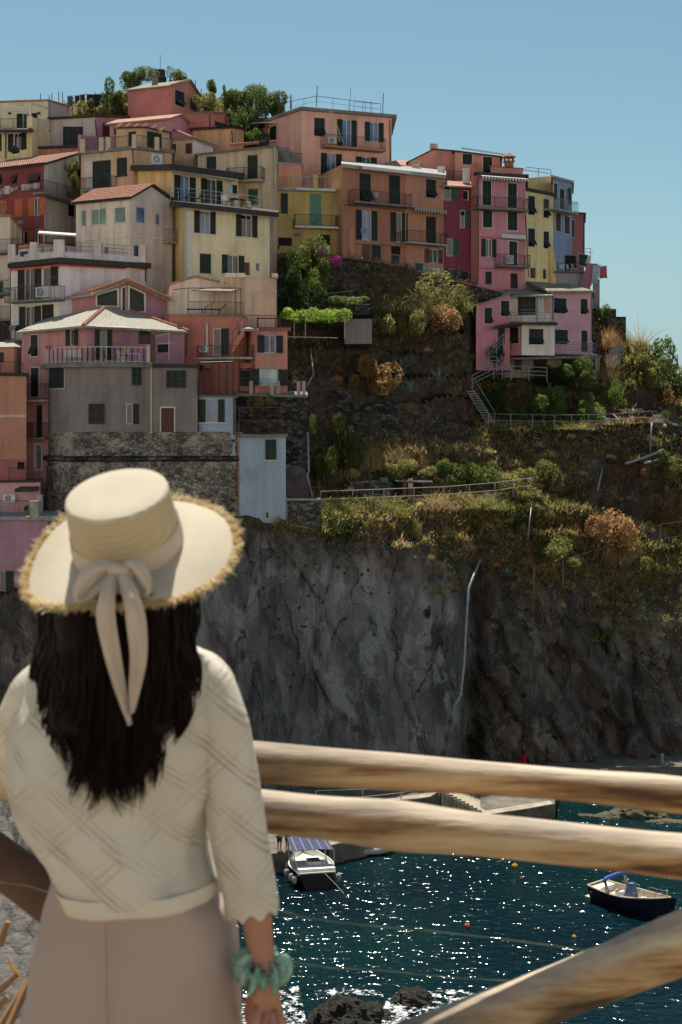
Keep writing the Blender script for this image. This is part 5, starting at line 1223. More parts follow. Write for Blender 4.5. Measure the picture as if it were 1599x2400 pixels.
st = thing('outside_stairs', 'salmon outside stairs with iron handrail climbing between the two red house terraces', 'stairs', P(560, 830, 110.4))
a, b = P(545, 812, 110.2), P(572, 770, 110.6); n = 9
for k in range(n):
    p = a + (b - a) * k / n; q = a + (b - a) * (k + 1) / n; m = MB(); m.box(p.x, p.y - .1, p.z - .5, q.x + .02, p.y + 1.0, q.z); m.build('step', C_SALM, st)
m = MB(); m.bar(a + Vector((0, -.1, 1.0)), b + Vector((0, -.1, 1.0)), .03); 
for k in (0, .5, 1): p = a + (b - a) * k; m.bar(p + Vector((0, -.1, 0)), p + Vector((0, -.1, 1)), .025)
m.build('handrail', SH_R, st)
h = House('house_base', 'dark recessed salmon wall with shuttered doors behind the glazed balcony cage', 'wall', [(466, 850, 111.5), (600, 850, 111)], 930, C_SALM, zb=28, depth=2)
h.win(0, (480, 873, 520, 900), 'g', gl=GLASS, surround=0); h.win(0, (545, 868, 590, 905), 'c'); h.pipe(0, [(470, 866), (595, 864)], mat=IRON, r=.05); h.finish()

# pale blue houses
h = House('row_house', 'narrow pale blue house with one open window right of the tower', 'house', [(466, 930, 107.6), (552, 932, 107.2)], 1066, C_PBLUE, zb=24.6, depth=5, roofmat=CONC, over=.2, roofth=.14)
h.win(0, (467, 936, 527, 990), 'o', gl=GLASS_B, w=.26, n=1, sill=True, sh=SH_G); h.win(0, (481, 1028, 500, 1053), 'g', gl=GLASS_B, n=1, surround=.04); h.pipe(0, [(549, 932), (549, 1020)], mat=SH_R, r=.06); h.finish()
cg = thing('balcony_cage', 'rusty iron frame cage with awnings on the roof of the narrow pale blue house', 'frame', P(505, 926, 107))
m = MB(); z0, z1 = P(0, 926, 107).z, P(0, 850, 107).z
for x in (466, 478, 496, 514, 532, 547): m.bar(P(x, 926, 106.8), P(x, 851, 106.8), .07)
m.bar(P(464, 851, 106.8), P(548, 849, 106.8), .08); m.build('frame', IRON, cg); m = MB(); railing(m, [P(463, 925, 106.6), P(546, 926, 106.6)], 1.05); m.build('railing', IRON, cg)
m = MB(); m.slab([P(470, 851, 106.8), P(546, 849, 106.8), P(546, 846, 108.5), P(470, 848, 108.5)], .06); m.build('cover', SLATE, cg)
h = House('row_house', 'tall pale blue house with one dark shutter, standing lowest over the bare cliff', 'house', [(551, 1022, 108.4), (563, 1022, 106.5), (670, 1020, 106.9)], 1238, [C_LOWPINK, C_PBLUE], zb=CZ - 238 / F * 106.5, depth=6)
h.win(1, (622, 1030, 648, 1078), 'c'); h.box(1, (618, 1078, 651, 1080), 0, .08, WHITE, 'sill'); h.win(1, (622, 1199, 632, 1217), 'g', n=1)
h.pipe(1, [(671, 1165), (673, 1230), (720, 1236)], mat=PIPE_W, r=.06); h.finish()
for Fi, dx in ((0, 22), (1, 22)):      # batter: the wall foot stands further right than its top
    pass
slab_part(h.o, [P(548, 1019, 107.9), P(562, 1020, 106.0), P(675, 1018, 106.4), P(674, 1014, 112), P(552, 1014, 112)], .18, CONC, 'terrace_slab')
r = MB(); railing(r, [P(553, 1018, 107.4), P(564, 1018, 106.2), P(664, 1017, 106.6)], 1.05, r=.018); r.build('railing', SH_R, h.o)
m = MB(); m.bar(P(562, 1018, 106.2), P(562, 954, 106.2), .03); m.bar(P(661, 1018, 106.6), P(661, 954, 106.6), .03); m.bar(P(562, 955, 106.2), P(661, 955, 106.6), .04); m.build('awning_frame', SH_R, h.o)

# sea wall with arch right of the blue house
def rubble(name, label, cat, chain, py0s, zb, mat=STONE, cellsz=(1.5, 2.4), thick=3.0, cap=None, seed=0):
    """masonry wall block from photo columns; top rows py0s"""
    t = thing(name, label, cat, P(chain[0][0], py0s[0], chain[0][1]) * 0 + Vector((P(sum(c[0] for c in chain) / len(chain), 0, chain[0][1]).x, chain[0][1], zb)))
    rows = []; pts = []
    for i in range(len(chain) - 1):
        (x0, Y0), (x1, Y1) = chain[i], chain[i + 1]; a, b = P(x0, py0s[i], Y0), P(x1, py0s[i + 1], Y1); n = max(2, int((b - a).length / .22))
        for k in range(n + (i == len(chain) - 2)): f = k / n; pts.append(a + (b - a) * f)
    nz = 50
    for j in range(nz):
        row = []
        for p in pts:
            z = zb + (p.z - zb) * j / (nz - 1); e_, i_ = cell(np.array([p.x * cellsz[0] + seed]), 0, np.array([z * cellsz[1]]), 33)
            d = .05 * min(1, e_[0] * 6) + .1 * (i_[0] - .5) + .15 * float(vnoise(p.x * .5, z * .5, seed)); row.append((p.x, p.y - d, z))
        rows.append(row)
    m = MB(); m.grid(rows); T = Vector((0, thick, 0)); top = [Vector((r_[0], r_[1], r_[2])) for r_ in rows[-1]]
    for i in range(len(top) - 1): m.quad(top[i], top[i + 1], top[i + 1] + T, top[i] + T)
    a, b = top[0], top[-1]; m.quad((a.x, a.y, zb), a, a + T, (a.x, a.y + thick, zb)); m.quad((b.x, b.y, zb), (b.x, b.y + thick, zb), b + T, b)
    tag(m.build('rubble_face', mat, t), kind='stuff')
    if cap: m = MB(); m.slab([p + Vector((0, -.15, .12)) for p in (top[0], top[-1])] + [top[-1] + T * .3 + Vector((0, 0, .12)), top[0] + T * .3 + Vector((0, 0, .12))], .14); m.build('coping', cap, t)
    return t
w1 = rubble('sea_wall', 'tall rubble retaining wall with an arched niche, right of the pale blue house', 'wall', [(552, 109.4), (640, 109.2), (726, 109.6)], [925, 924, 928], 22.4, STONE_D)
m = MB(); c = P(694, 1110, 109.0)
arc = [Vector((c.x - .95, 108.85, P(0, 1172, 109).z))] + [Vector((c.x + .95 * -math.cos(t), 108.85, c.z - .1 + .95 * math.sin(t))) for t in [math.pi * k / 10 for k in range(11)]] + [Vector((c.x + .95, 108.85, P(0, 1172, 109).z))]
m.add(arc + [p + Vector((0, .5, 0)) for p in arc], [tuple(range(13))]); m.build('blocked_arch', simple('niche_render', (.10, .095, .10), .9, var=.5, scale=1.5), w1)
m = MB(); m.tube([p + Vector((0, -.05, 0)) for p in arc[1:-1]], .14, 6); m.build('arch_ring', STONE, w1)
w2 = rubble('sea_wall', 'lower rubble wall with a railed ledge beside the tall pale blue house', 'wall', [(672, 107.4), (750, 107.8)], [1172, 1172], CZ - 250 / F * 107, STONE, cap=CONC_L)
r = MB(); railing(r, [P(672, 1171, 107.2), P(748, 1171, 107.6)], .9, r=.018); r.build('railing', SH_R, w2)
w3 = thing('terrace_edge', 'concrete edge with pale pillars and wires on top of the rubble retaining wall', 'wall', P(650, 920, 109))
slab_part(w3, [P(555, 922, 108.8), P(722, 926, 109), P(720, 918, 112), P(560, 914, 112)], .2, CONC, 'slab')
for x in (589, 638, 652, 700, 712):
    a = P(x, 916, 109.0 if x not in (652, 700) else 109.6); hexa_part(w3, 'pillar', C_LOWPINK if x in (652, 700) else CONC_L, (a.x - .14, a.y - .12, a.z - .3), (a.x + .14, a.y + .16, a.z + .75))
r = MB(); railing(r, [P(560, 918, 109), P(714, 921, 109.2)], 1.0, 'wires', r=.014); r.build('railing', IRON, w3)

# bottom left: terraces and mauve house
h = House('row_house', 'low pink house with an air conditioner below the ochre brown building', 'house', [(-60, 1132, 106.8), (95, 1130, 106.2)], 1230, C_LOWPINK, zb=20, depth=3, roofmat=DARKROOF, over=.15, roofth=.15); h.ac(0, (12, 1158, 39, 1176))
slab_part(h.o, [P(35, 1146, 105), P(92, 1143, 105), P(92, 1139, 106.4), P(50, 1140, 106.4)], .25, DARKROOF, 'canopy'); r = MB(); railing(r, [P(20, 1124, 106), P(93, 1126, 106)], .9); r.build('railing', IRON, h.o); h.finish()
h = House('mauve_house', 'mauve house with green shutters and sunny roof terraces at the lower left edge', 'house', [(-80, 1216, 103.4), (113, 1214, 103), (175, 1206, 105)], 1520, [C_MAUVE, C_MAUVE], zb=10, depth=5)
h.win(0, (-20, 1338, 33, 1398), 'o', w=.36, sill=True); h.win(0, (-25, 1441, 22, 1506), 'c', surround=.08); h.win(0, (113, 1222, 128, 1250), 'c', n=1); h.win(1, (115, 1220, 133, 1252), 'c', surround=.06, n=1)
slab_part(h.o, [P(-80, 1212, 103), P(114, 1210, 102.7), P(178, 1203, 104.8), P(178, 1196, 108), P(-80, 1196, 108)], .25, CONC_L, 'terrace_slab')
r = MB(); railing(r, [P(-60, 1210, 103.2), P(66, 1209, 103)], 1.1); r.build('railing', IRON, h.o); r = MB(); railing(r, [P(94, 1196, 104.4), P(190, 1192, 105)], 1.15); r.build('railing', IRON, h.o)
for (x, y0, y1, w, Y) in ((82, 1174, 1208, .32, 103), (95, 1159, 1196, .15, 103.8)):
    a, b = P(x, y1, Y), P(x, y0, Y); hexa_part(h.o, 'chimney', CONC_L, (a.x - w, a.y - .3, a.z - .1), (a.x + w, a.y + .3, b.z))
h.finish()
# ------------------------------------------------------------------ vegetation
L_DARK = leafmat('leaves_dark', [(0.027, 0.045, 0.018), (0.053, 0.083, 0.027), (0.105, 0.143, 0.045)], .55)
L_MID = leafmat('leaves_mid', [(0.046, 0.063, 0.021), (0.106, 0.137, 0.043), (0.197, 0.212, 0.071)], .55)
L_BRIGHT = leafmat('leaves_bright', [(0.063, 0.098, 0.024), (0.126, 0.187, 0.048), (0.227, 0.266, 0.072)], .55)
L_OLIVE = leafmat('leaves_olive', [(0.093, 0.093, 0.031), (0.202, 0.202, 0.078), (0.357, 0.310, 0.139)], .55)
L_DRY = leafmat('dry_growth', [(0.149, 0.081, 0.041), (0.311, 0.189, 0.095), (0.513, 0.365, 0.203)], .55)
L_GOLD = leafmat('golden_grass', [(0.240, 0.156, 0.072), (0.432, 0.312, 0.156), (0.624, 0.492, 0.276)], .45)
L_VINE = leafmat('vine_leaves', [(0.103, 0.184, 0.023), (0.207, 0.310, 0.057), (0.345, 0.414, 0.092)], .5)
L_PINKF = leafmat('pink_flowers', [(0.25, 0.02, 0.12), (0.45, 0.06, 0.25), (0.5, 0.15, 0.35)], .4)
L_AGAVE = leafmat('agave_leaves', [(0.098, 0.154, 0.126), (0.182, 0.252, 0.210), (0.364, 0.420, 0.336)], .15, rough=.4)
BARK = simple('bark', (0.09, 0.065, 0.045), .9, var=.5, scale=6)
TWIG = simple('pale_twigs', (0.30, 0.22, 0.14), .9, var=.4, scale=6)

def leaf_cloud(seed, n, size, flat=1.0, blobs=9, shape='bush', spread=1.0):
    r = np.random.RandomState(seed)
    c = r.normal(0, .42, (blobs, 3)); c[:, 2] = np.abs(r.normal(.55, .28, blobs)); rad = r.uniform(.22, .48, blobs)
    if shape == 'tall': c[:, :2] *= .45; c[:, 2] = r.uniform(.2, 1.7, blobs); rad *= .8
    if shape == 'flat': c[:, 2] *= .35; c[:, :2] *= 1.2; rad *= .7
    k = r.randint(0, blobs, n); d = r.normal(0, 1, (n, 3)); d /= np.linalg.norm(d, axis=1)[:, None]
    p = c[k] + d * (rad[k] * r.uniform(.55, 1.08, n) ** .6)[:, None]; p[:, 2] = np.maximum(p[:, 2], .01) * flat
    a = r.normal(0, 1, (n, 3)); a[:, 2] += .2; a /= np.linalg.norm(a, axis=1)[:, None]
    b = np.cross(a, r.normal(0, 1, (n, 3))); b /= np.linalg.norm(b, axis=1)[:, None]
    s = (size * r.uniform(.5, 1.3, n))[:, None]
    V = np.concatenate([p - a * s, p + b * s * .45, p + a * s, p - b * s * .45], 1).reshape(-1, 3)
    return V, np.arange(n * 4).reshape(-1, 4)
def blade_cloud(seed, n, h=1.0, spread=.5, lean=.5, w=.02, seg=3):
    r = np.random.RandomState(seed); Vs = []; Fs = []
    for i in range(n):
        o = np.array([r.normal(0, spread * .5), r.normal(0, spread * .5), -.3 * r.rand() * r.rand()]); dr = r.normal(0, lean, 2); hh = h * r.uniform(.35, 1.15) * (.35 + .75 * math.exp(-((o[0] ** 2 + o[1] ** 2) / (spread * .55) ** 2))); sd = r.normal(0, 1, 2); sd /= np.linalg.norm(sd) + 1e-6
        b = len(Vs)
        for k in range(seg + 1):
            f = k / seg; c = o + np.array([dr[0] * f * f * hh, dr[1] * f * f * hh, hh * f * (1 - .25 * f * np.hypot(*dr))]); ww = w * (1 - f * .9)
            Vs.append(c + np.array([sd[0], sd[1], 0]) * ww); Vs.append(c - np.array([sd[0], sd[1], 0]) * ww)
        for k in range(seg): q = b + 2 * k; Fs.append((q, q + 1, q + 3, q + 2))
    return np.array(Vs), np.array(Fs)
def np_mesh(name, V, Fa, mat):
    o = mesh_np(name, V, Fa, mat); me = o.data; bpy.data.objects.remove(o); return me
UNIT = {}
for i in range(4): UNIT['bush%d' % i] = leaf_cloud(20 + i, 4600, .062, blobs=13)
for i in range(2): UNIT['tall%d' % i] = leaf_cloud(40 + i, 4200, .062, shape='tall', blobs=16)
for i in range(3): UNIT['flat%d' % i] = leaf_cloud(50 + i, 4200, .06, shape='flat', blobs=16)
for i in range(3): UNIT['grass%d' % i] = blade_cloud(60 + i, 1300, 1.1, .8, .6, .014)
for i in range(2): UNIT['reed%d' % i] = blade_cloud(70 + i, 260, 1.9, .5, .5, .022, 5)
UNIT['twig0'] = blade_cloud(80, 220, 1.0, .35, .9, .012)
MESHC = {}
def unit(kind, mat):
    k = (kind, mat.name)
    if k not in MESHC: MESHC[k] = np_mesh('foliage', *UNIT[kind], mat)
    return MESHC[k]
stem_me = None
def stems():
    global stem_me
    if stem_me is None:
        m = MB(); rr = random.Random(5)
        for i in range(5):
            d = Vector((rr.uniform(-.35, .35), rr.uniform(-.35, .35), .75)); m.tube([(0, 0, -.15), d * .5 + Vector((0, 0, .05)), d], [.05, .035, .015], 5)
        o = m.build('stem', BARK); stem_me = o.data; o.location = (0, 0, 0)
        for v in stem_me.vertices: v.co.z -= min(0, 0)
        bpy.data.objects.remove(o)
    return stem_me
rv = random.Random(11)
def plant(name, label, cat, px, py, w, h, kind, mat, Y=None, stem=True, group=None, dx=None):
    """photo box centre column px, foot row py, size in photo pixels"""
    g = ground(px, py) if Y is None else P(px, py, Y)
    s = g.y / F; sx = w * s / 2.0 / .95; hz = 1.9 if kind.startswith(('tall', 'reed')) else (.55 if kind.startswith('flat') else 1.05); sz = h * s / hz
    if cat is None: cat = 'bush'
    t = thing(name, label, cat, (g.x, g.y - .15, g.z - .1), group)
    o = bpy.data.objects.new('foliage', unit(kind, mat)); COL.objects.link(o); o.parent = t; o.scale = (sx, min(sx, 2.2), sz); o.rotation_euler.z = rv.uniform(0, 6)
    if kind.startswith(('bush', 'tall')) and stem:
        q = bpy.data.objects.new('stem', stems()); COL.objects.link(q); q.parent = t; q.scale = (sx, sx, sz)
    if kind.startswith(('grass', 'reed')): o.name = 'blades'
    return t
PL = [
 ('tree', 'round green tree crown behind the summit house roof', 'tree', 322, 212, 82, 46, 'bush0', L_MID, 154),
 ('tree', 'small tree top right of the stone spire', 'tree', 416, 203, 46, 36, 'bush1', L_MID, 154),
 ('hedge', 'brown green hedge under the dark washing on the skyline', 'hedge', 205, 280, 130, 40, 'flat0', L_OLIVE, 150),
 ('hedge', 'taller hedge between the washing and the summit house', 'hedge', 272, 280, 74, 72, 'bush2', L_MID, 149),
 ('tree', 'tall dark tree with a pointed top right of the summit house', 'tree', 497, 264, 44, 78, 'tall0', L_MID, 147),
 ('tree', 'thin feathery tree leaning right on the skyline', 'tree', 530, 260, 36, 68, 'tall1', L_OLIVE, 148),
 ('bush', 'yellowish round bush beside the gable of the summit house', 'bush', 484, 266, 70, 46, 'bush3', L_OLIVE, 145),
 ('bush', 'broad dark bush in the middle of the skyline garden', 'bush', 583, 278, 110, 66, 'bush0', L_MID, 148),
 ('bush', 'leafy flowering bush at the right end of the skyline garden', 'bush', 630, 270, 74, 48, 'bush1', L_MID, 147),
 ('bush', 'dark hanging ivy over the garden wall left of the peach house', 'bush', 595, 328, 110, 84, 'bush2', L_DARK, 145),
 ('bush', 'bright green bush at the foot of the peach house', 'bush', 597, 336, 44, 34, 'bush3', L_BRIGHT, 142),
 ('bougainvillea', 'big dark bush with pink flowers spilling over the wall under the olive house', 'bush', 716, 672, 140, 92, 'bush0', L_MID, 127.5),
 ('bush', 'dark ivy mass hanging beside the blank buff wall', 'bush', 682, 745, 90, 120, 'bush2', L_DARK, 124),
 ('bush', 'small bright garden tree among the bean poles', 'tree', 742, 704, 66, 54, 'bush1', L_BRIGHT, 124.6),
 ('vine', 'sunlit vine trained over the garden pergola', 'vine', 742, 750, 140, 34, 'flat1', L_VINE, 119.4),
 ('vine', 'vine row creeping along the dark terrace edge above the pergola', 'vine', 800, 712, 130, 20, 'flat2', L_MID, 124),
 ('dry_shrub', 'large straw coloured shrub hanging over the upper cliff', 'bush', 960, 742, 190, 78, 'bush1', L_OLIVE, None),
 ('dry_shrub', 'lower straw coloured shrub trailing down the upper cliff', 'bush', 1018, 782, 120, 62, 'bush3', L_DRY, None),
 ('dry_shrub', 'yellow green shrub next to the left wall of the pink villa', 'bush', 1075, 748, 100, 62, 'bush2', L_OLIVE, None),
 ('grass_clump', 'straw coloured grass mat over the top left of the hanging shrubs', 'grass', 905, 728, 120, 56, 'grass0', L_OLIVE, None),
 ('grass_clump', 'long pale grass fan hanging in the middle of the upper cliff', 'grass', 985, 735, 150, 70, 'grass1', L_GOLD, None),
 ('grass_clump', 'sunlit yellow grass reaching towards the villa roof', 'grass', 1052, 722, 120, 56, 'grass2', L_OLIVE, None),
 ('dry_shrub', 'olive shrub trailing below the pale grass fan', 'bush', 935, 782, 110, 60, 'flat1', L_OLIVE, None),
 ('bush', 'rusty brown shrub below the three agaves', 'bush', 872, 918, 100, 70, 'bush0', L_DRY, None),
 ('bush', 'dark bush with pale tips left of the metal steps', 'bush', 1160, 860, 50, 60, 'bush3', L_DARK, 131.5),
 ('tree', 'small bushy tree on a pale stem above the golden grass', 'tree', 808, 1088, 84, 92, 'bush2', L_MID, None),
 ('bush', 'green bush close to the arched sea wall', 'bush', 760, 1118, 62, 56, 'bush1', L_MID, None),
 ('grass_clump', 'tall golden grass left of the garden stakes', 'grass', 872, 1092, 76, 62, 'grass0', L_GOLD, None),
 ('grass_clump', 'tallest golden grass clump at the foot of the dark cliff', 'grass', 925, 1086, 90, 62, 'grass1', L_GOLD, None),
 ('grass_clump', 'reddish dry grass right of the golden clumps', 'grass', 990, 1105, 70, 56, 'grass2', L_DRY, None),
 ('bush', 'yellow green arching bush over the little stone shelter', 'bush', 940, 1122, 95, 40, 'bush0', L_OLIVE, None),
 ('bush', 'small vivid green round bush on the middle terrace', 'bush', 1043, 1112, 46, 32, 'bush3', L_BRIGHT, None),
 ('bush', 'long green bush stretch right of the vivid round bush', 'bush', 1105, 1120, 110, 48, 'flat0', L_MID, None),
 ('bush', 'olive bush at the right end of the middle terrace', 'bush', 1180, 1138, 120, 48, 'flat1', L_OLIVE, None),
 ('bush', 'round green bush under the dry stone terrace wall', 'bush', 1275, 1142, 84, 64, 'bush1', L_OLIVE, None),
 ('bush', 'broad vivid green bush on the villa garden terrace', 'bush', 1276, 978, 104, 58, 'bush0', L_BRIGHT, 130.6),
 ('bush', 'second vivid green bush on the villa terrace, with red flowers', 'bush', 1370, 980, 72, 46, 'bush2', L_BRIGHT, 130.4),
 ('bush', 'small green bush at the left end of the villa terrace', 'bush', 1216, 984, 34, 26, 'bush3', L_MID, 129.6),
 ('bush', 'bright bush standing right above the white loungers', 'bush', 1440, 950, 54, 46, 'bush1', L_BRIGHT, 132),
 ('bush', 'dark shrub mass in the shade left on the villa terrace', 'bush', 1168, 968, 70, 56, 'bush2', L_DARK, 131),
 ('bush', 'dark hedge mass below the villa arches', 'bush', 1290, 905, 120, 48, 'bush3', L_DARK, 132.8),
 ('bush', 'leafy bush with upright shoots in front of the villa arches', 'bush', 1352, 905, 84, 56, 'bush0', L_MID, 132.2),
 ('bush', 'huge leafy bush on the skyline right of the villa', 'bush', 1525, 960, 200, 130, 'bush0', L_MID, 138),
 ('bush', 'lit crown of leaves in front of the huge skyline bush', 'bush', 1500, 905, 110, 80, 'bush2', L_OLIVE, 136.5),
 ('reeds', 'wind bent dry reeds sticking out on the right skyline', 'reeds', 1500, 832, 150, 92, 'reed0', L_DRY, 140),
 ('reeds', 'second tuft of green reeds beside the bent dry ones', 'reeds', 1470, 825, 80, 62, 'reed1', L_OLIVE, 140.5),
 ('bush', 'bush growing out of the wall behind the villa roof corner', 'bush', 1412, 762, 46, 44, 'bush3', L_MID, 142),
 ('grass_clump', 'dry grass on the slope beside the villa steps', 'grass', 1428, 812, 70, 60, 'grass0', L_DRY, 139),
 ('grass_clump', 'pale dry grass left of the huge skyline bush', 'grass', 1430, 882, 62, 66, 'grass1', L_GOLD, 136),
 ('bush', 'brown shrub right of the huge skyline bush, against the sky', 'bush', 1572, 960, 70, 50, 'bush0', L_DRY, 138),
 ('dry_shrub', 'big reddish dry shrub on the lower right slope', 'bush', 1400, 1310, 150, 100, 'bush3', L_DRY, None),
 ('grass_clump', 'pale feathery grass on top of the reddish dry shrub', 'grass', 1450, 1295, 90, 90, 'grass2', L_GOLD, None),
 ('bush', 'yellow green bush left of the grey fence post', 'bush', 1290, 1318, 120, 52, 'bush1', L_OLIVE, None),
 ('bush', 'light green bush low on the far right slope', 'bush', 1525, 1368, 90, 46, 'bush2', L_OLIVE, None),
 ('bush', 'bush below the white drain pipes at the right edge', 'bush', 1565, 1118, 60, 50, 'bush0', L_OLIVE, None),
 ('dry_shrub', 'rust coloured shrub under the long white drain pipe', 'bush', 1470, 1130, 84, 44, 'bush3', L_DRY, None),
 ('dry_shrub', 'orange brown shrub at the right edge beside the wire fence', 'bush', 1580, 1240, 80, 60, 'bush1', L_DRY, None),
 ('dead_shrub', 'left one of the pale dead shrubs standing on the cliff rim', 'bush', 1014, 1302, 34, 50, 'twig0', L_GOLD, None),
 ('dead_shrub', 'pale dead shrub lying right of the first one on the cliff rim', 'bush', 1068, 1300, 54, 34, 'twig0', L_GOLD, None),
 ('dead_shrub', 'pale dead shrub at the top of the long drain pipe', 'bush', 1150, 1330, 36, 40, 'twig0', L_GOLD, None),
 ('bush', 'pale silvery bush hanging at the middle of the cliff rim', 'bush', 962, 1252, 30, 38, 'bush2', L_OLIVE, None),
 ('bush', 'green tuft at the foot of the arched sea wall', 'bush', 728, 1012, 26, 34, 'bush0', L_MID, 109),
 ('hanging_plant', 'plant hanging over the rubble wall below the sea side terrace', 'plant', 612, 948, 60, 26, 'flat2', L_OLIVE, 109.1),
 ('potted_plant', 'leafy potted plant on the balcony of the pale green wall', 'plant', 176, 450, 30, 42, 'bush3', L_MID, 129.6),
 ('potted_plant', 'flowering plant in the shelf box high on the pale green wall', 'plant', 174, 396, 32, 20, 'flat0', L_OLIVE, 131),
 ('bush', 'bright tuft growing from the dark cliff left of the drain pipe', 'bush', 1003, 1440, 22, 20, 'bush1', L_MID, None),
 ('bush', 'vivid little tuft on the pale rock face at the right', 'bush', 1233, 1478, 18, 16, 'bush2', L_BRIGHT, None),
 ('bush', 'light green tufts high on the right rock face', 'bush', 1425, 1500, 34, 26, 'bush0', L_OLIVE, None),
 ('grass_clump', 'sunny dry grass along the lower path edge, left part', 'grass', 800, 1196, 110, 34, 'grass0', L_OLIVE, None),
 ('grass_clump', 'sunny dry grass along the lower path edge, middle part', 'grass', 905, 1192, 120, 36, 'grass1', L_OLIVE, None),
 ('grass_clump', 'mixed grass tuft under the white rail of the lower path', 'grass', 1020, 1190, 110, 44, 'grass2', L_GOLD, None),
 ('grass_clump', 'dense grass at the right end of the lower path', 'grass', 1130, 1180, 120, 40, 'grass0', L_OLIVE, None),
 ('grass_clump', 'light grass border on the left rim of the villa terrace', 'grass', 1170, 1004, 90, 18, 'grass1', L_OLIVE, 127.4),
 ('grass_clump', 'grass border on the right rim of the villa terrace', 'grass', 1340, 1002, 130, 20, 'grass2', L_OLIVE, 127.8),
]
for a in PL:
    t = plant(*a[:9], Y=a[9])
# pink flowers as part of the bougainvillea
bt = [o for o in COL.objects if o.name.startswith('bougainvillea')][0]
for (x, y, w, h) in [(742, 612, 30, 24), (786, 624, 26, 22), (728, 604, 30, 16)]:
    g = P(x, y, 126.6); o = bpy.data.objects.new('flowers', unit('bush3', L_PINKF)); COL.objects.link(o); o.parent = bt; o.location = g - bt.location; o.scale = (w * g.y / F / 2, .5, h * g.y / F)
# agaves
def agave(seed, n=26):
    rr = random.Random(seed); m = MB()
    for i in range(n):
        a = i * 2.4; e = math.radians(rr.uniform(12, 78)); L = rr.uniform(.75, 1.1); w = .075; rows = []
        d = Vector((math.cos(a) * math.cos(e), math.sin(a) * math.cos(e), math.sin(e))); s_ = Vector((-math.sin(a), math.cos(a), 0))
        for k in range(5):
            f = k / 4; c = d * L * f + Vector((0, 0, -.25 * f * f * math.cos(e))); ww = w * (1 - f) ** .6 * (0.7 + f * .6) if f < 1 else .003
            rows.append([c - s_ * ww, c + Vector((0, 0, -.02)), c + s_ * ww])
        m.grid(rows)
    return m
ag = agave(3).build('leaves', L_AGAVE); agm = ag.data; bpy.data.objects.remove(ag)
for (x, y, w, lab) in [(942, 866, 62, 'upper left agave of the three on the dark cliff'), (1028, 900, 80, 'right and largest agave of the three on the dark cliff'), (958, 915, 66, 'lowest agave of the three on the dark cliff'), (1188, 1348, 44, 'agave beside the top of the long drain pipe'), (1484, 1180, 32, 'small agave on the right slope below the rusty shrub'), (1518, 1136, 34, 'small agave under the white drain pipes'), (1055, 1062, 34, 'agave at the upper edge of the middle terrace')]:
    g = ground(x, y); t = thing('agave', lab, 'agave', g + Vector((0, -.3, 0))); o = bpy.data.objects.new('leaves', agm); COL.objects.link(o); o.parent = t; s = w * g.y / F / 1.9; o.scale = (s, s, s); o.rotation_euler = (math.radians(25), 0, x)
for (x, y0, y1, lab) in [(653, 262, 222, 'taller thin yucca on the skyline left of the peach house'), (682, 256, 226, 'shorter thin yucca beside the roof railing')]:
    g = P(x, y0, 146); t = thing('yucca', lab, 'yucca', g); m = MB(); top = P(x, y1 + 5, 146); m.tube([g, top], [.09, .06], 6); m.build('trunk', BARK, t)
    o = bpy.data.objects.new('leaves', agm); COL.objects.link(o); o.parent = t; o.location = top - g; o.scale = (.5, .5, .5)
t = thing('agave', 'dark spiky agave silhouette on the skyline garden', 'agave', P(556, 238, 149)); o = bpy.data.objects.new('leaves', agm); COL.objects.link(o); o.parent = t; o.scale = (1.3, 1.3, 1.5)

# ground cover: one mesh of small blades and leaves on every planted slope
r = np.random.RandomState(5)
nr_, nc_ = TV.shape[:2]
wgt = np.clip(vegw, 0, 1) * np.where(wallm > 0, .35, 1.0) + .05 * jag + .012 * smoothc * (TK > 1.2)
wgt = wgt * np.where((PXc < 640) & (TK < 11), .02, 1.0) * np.where((TK > 9) & (TK < 11), .0, 1.0) * np.where(TK > len(R) - 3, 0.1, 1.0)
wgt = wgt * np.clip(.15 + 2.2 * (fbm(TX * .25, TZ * .3, TX * 0 + 4, 4) + .25), .05, 1.5)
upc = ((TK > 5.2) & (TK < 9) & (PXc > 660) & (PXc < 1115)); wgt = wgt * np.where(upc, .38, 1.0)
wgt = wgt * (_pyT < 1900)
pr = (wgt / wgt.sum()).ravel(); NB = 105000
idx = r.choice(len(pr), NB, p=pr); ri, ci_ = np.unravel_index(idx, TX.shape)
base = TV[ri, ci_] + r.normal(0, .14, (NB, 3)); base[:, 1] -= .08
lum = fbm(base[:, 0] * .35, base[:, 2] * .35, base[:, 1] * .2, 3)
kinds = np.array([(0.08, 0.10, 0.035), (0.17, 0.18, 0.05), (0.33, 0.30, 0.10), (0.56, 0.42, 0.22), (0.36, 0.20, 0.10), (0.13, 0.085, 0.055), (0.62, 0.49, 0.28)])
kk = np.clip(((lum + .5) * 4.6 + r.normal(0.5, 1.6, NB)).astype(int), 0, 6); kk = np.where(upc[ri, ci_] & (r.rand(NB) < .7), r.choice([0, 4, 5, 5], NB), kk); tc = kinds[kk] * r.uniform(.6, 1.3, (NB, 1))
per = 3; Vg = []; Cg = []
for q in range(per):
    d = r.normal(0, .75, (NB, 3)); d[:, 2] = np.abs(d[:, 2]) + .55; d[:, 1] -= .35; d /= np.linalg.norm(d, axis=1)[:, None]
    L = (r.uniform(.18, .55, NB) * np.where(kk >= 3, 1.25, .85))[:, None]; s_ = np.cross(d, r.normal(0, 1, (NB, 3))); s_ /= np.linalg.norm(s_, axis=1)[:, None]; wd = np.where(kk >= 3, .022, .055)[:, None]
    o_ = base + r.normal(0, .12, (NB, 3))
    Vg.append(np.stack([o_ - s_ * wd, o_ + s_ * wd, o_ + d * L + s_ * wd * .3], 1)); Cg.append(np.repeat(tc[:, None, :], 3, 1))
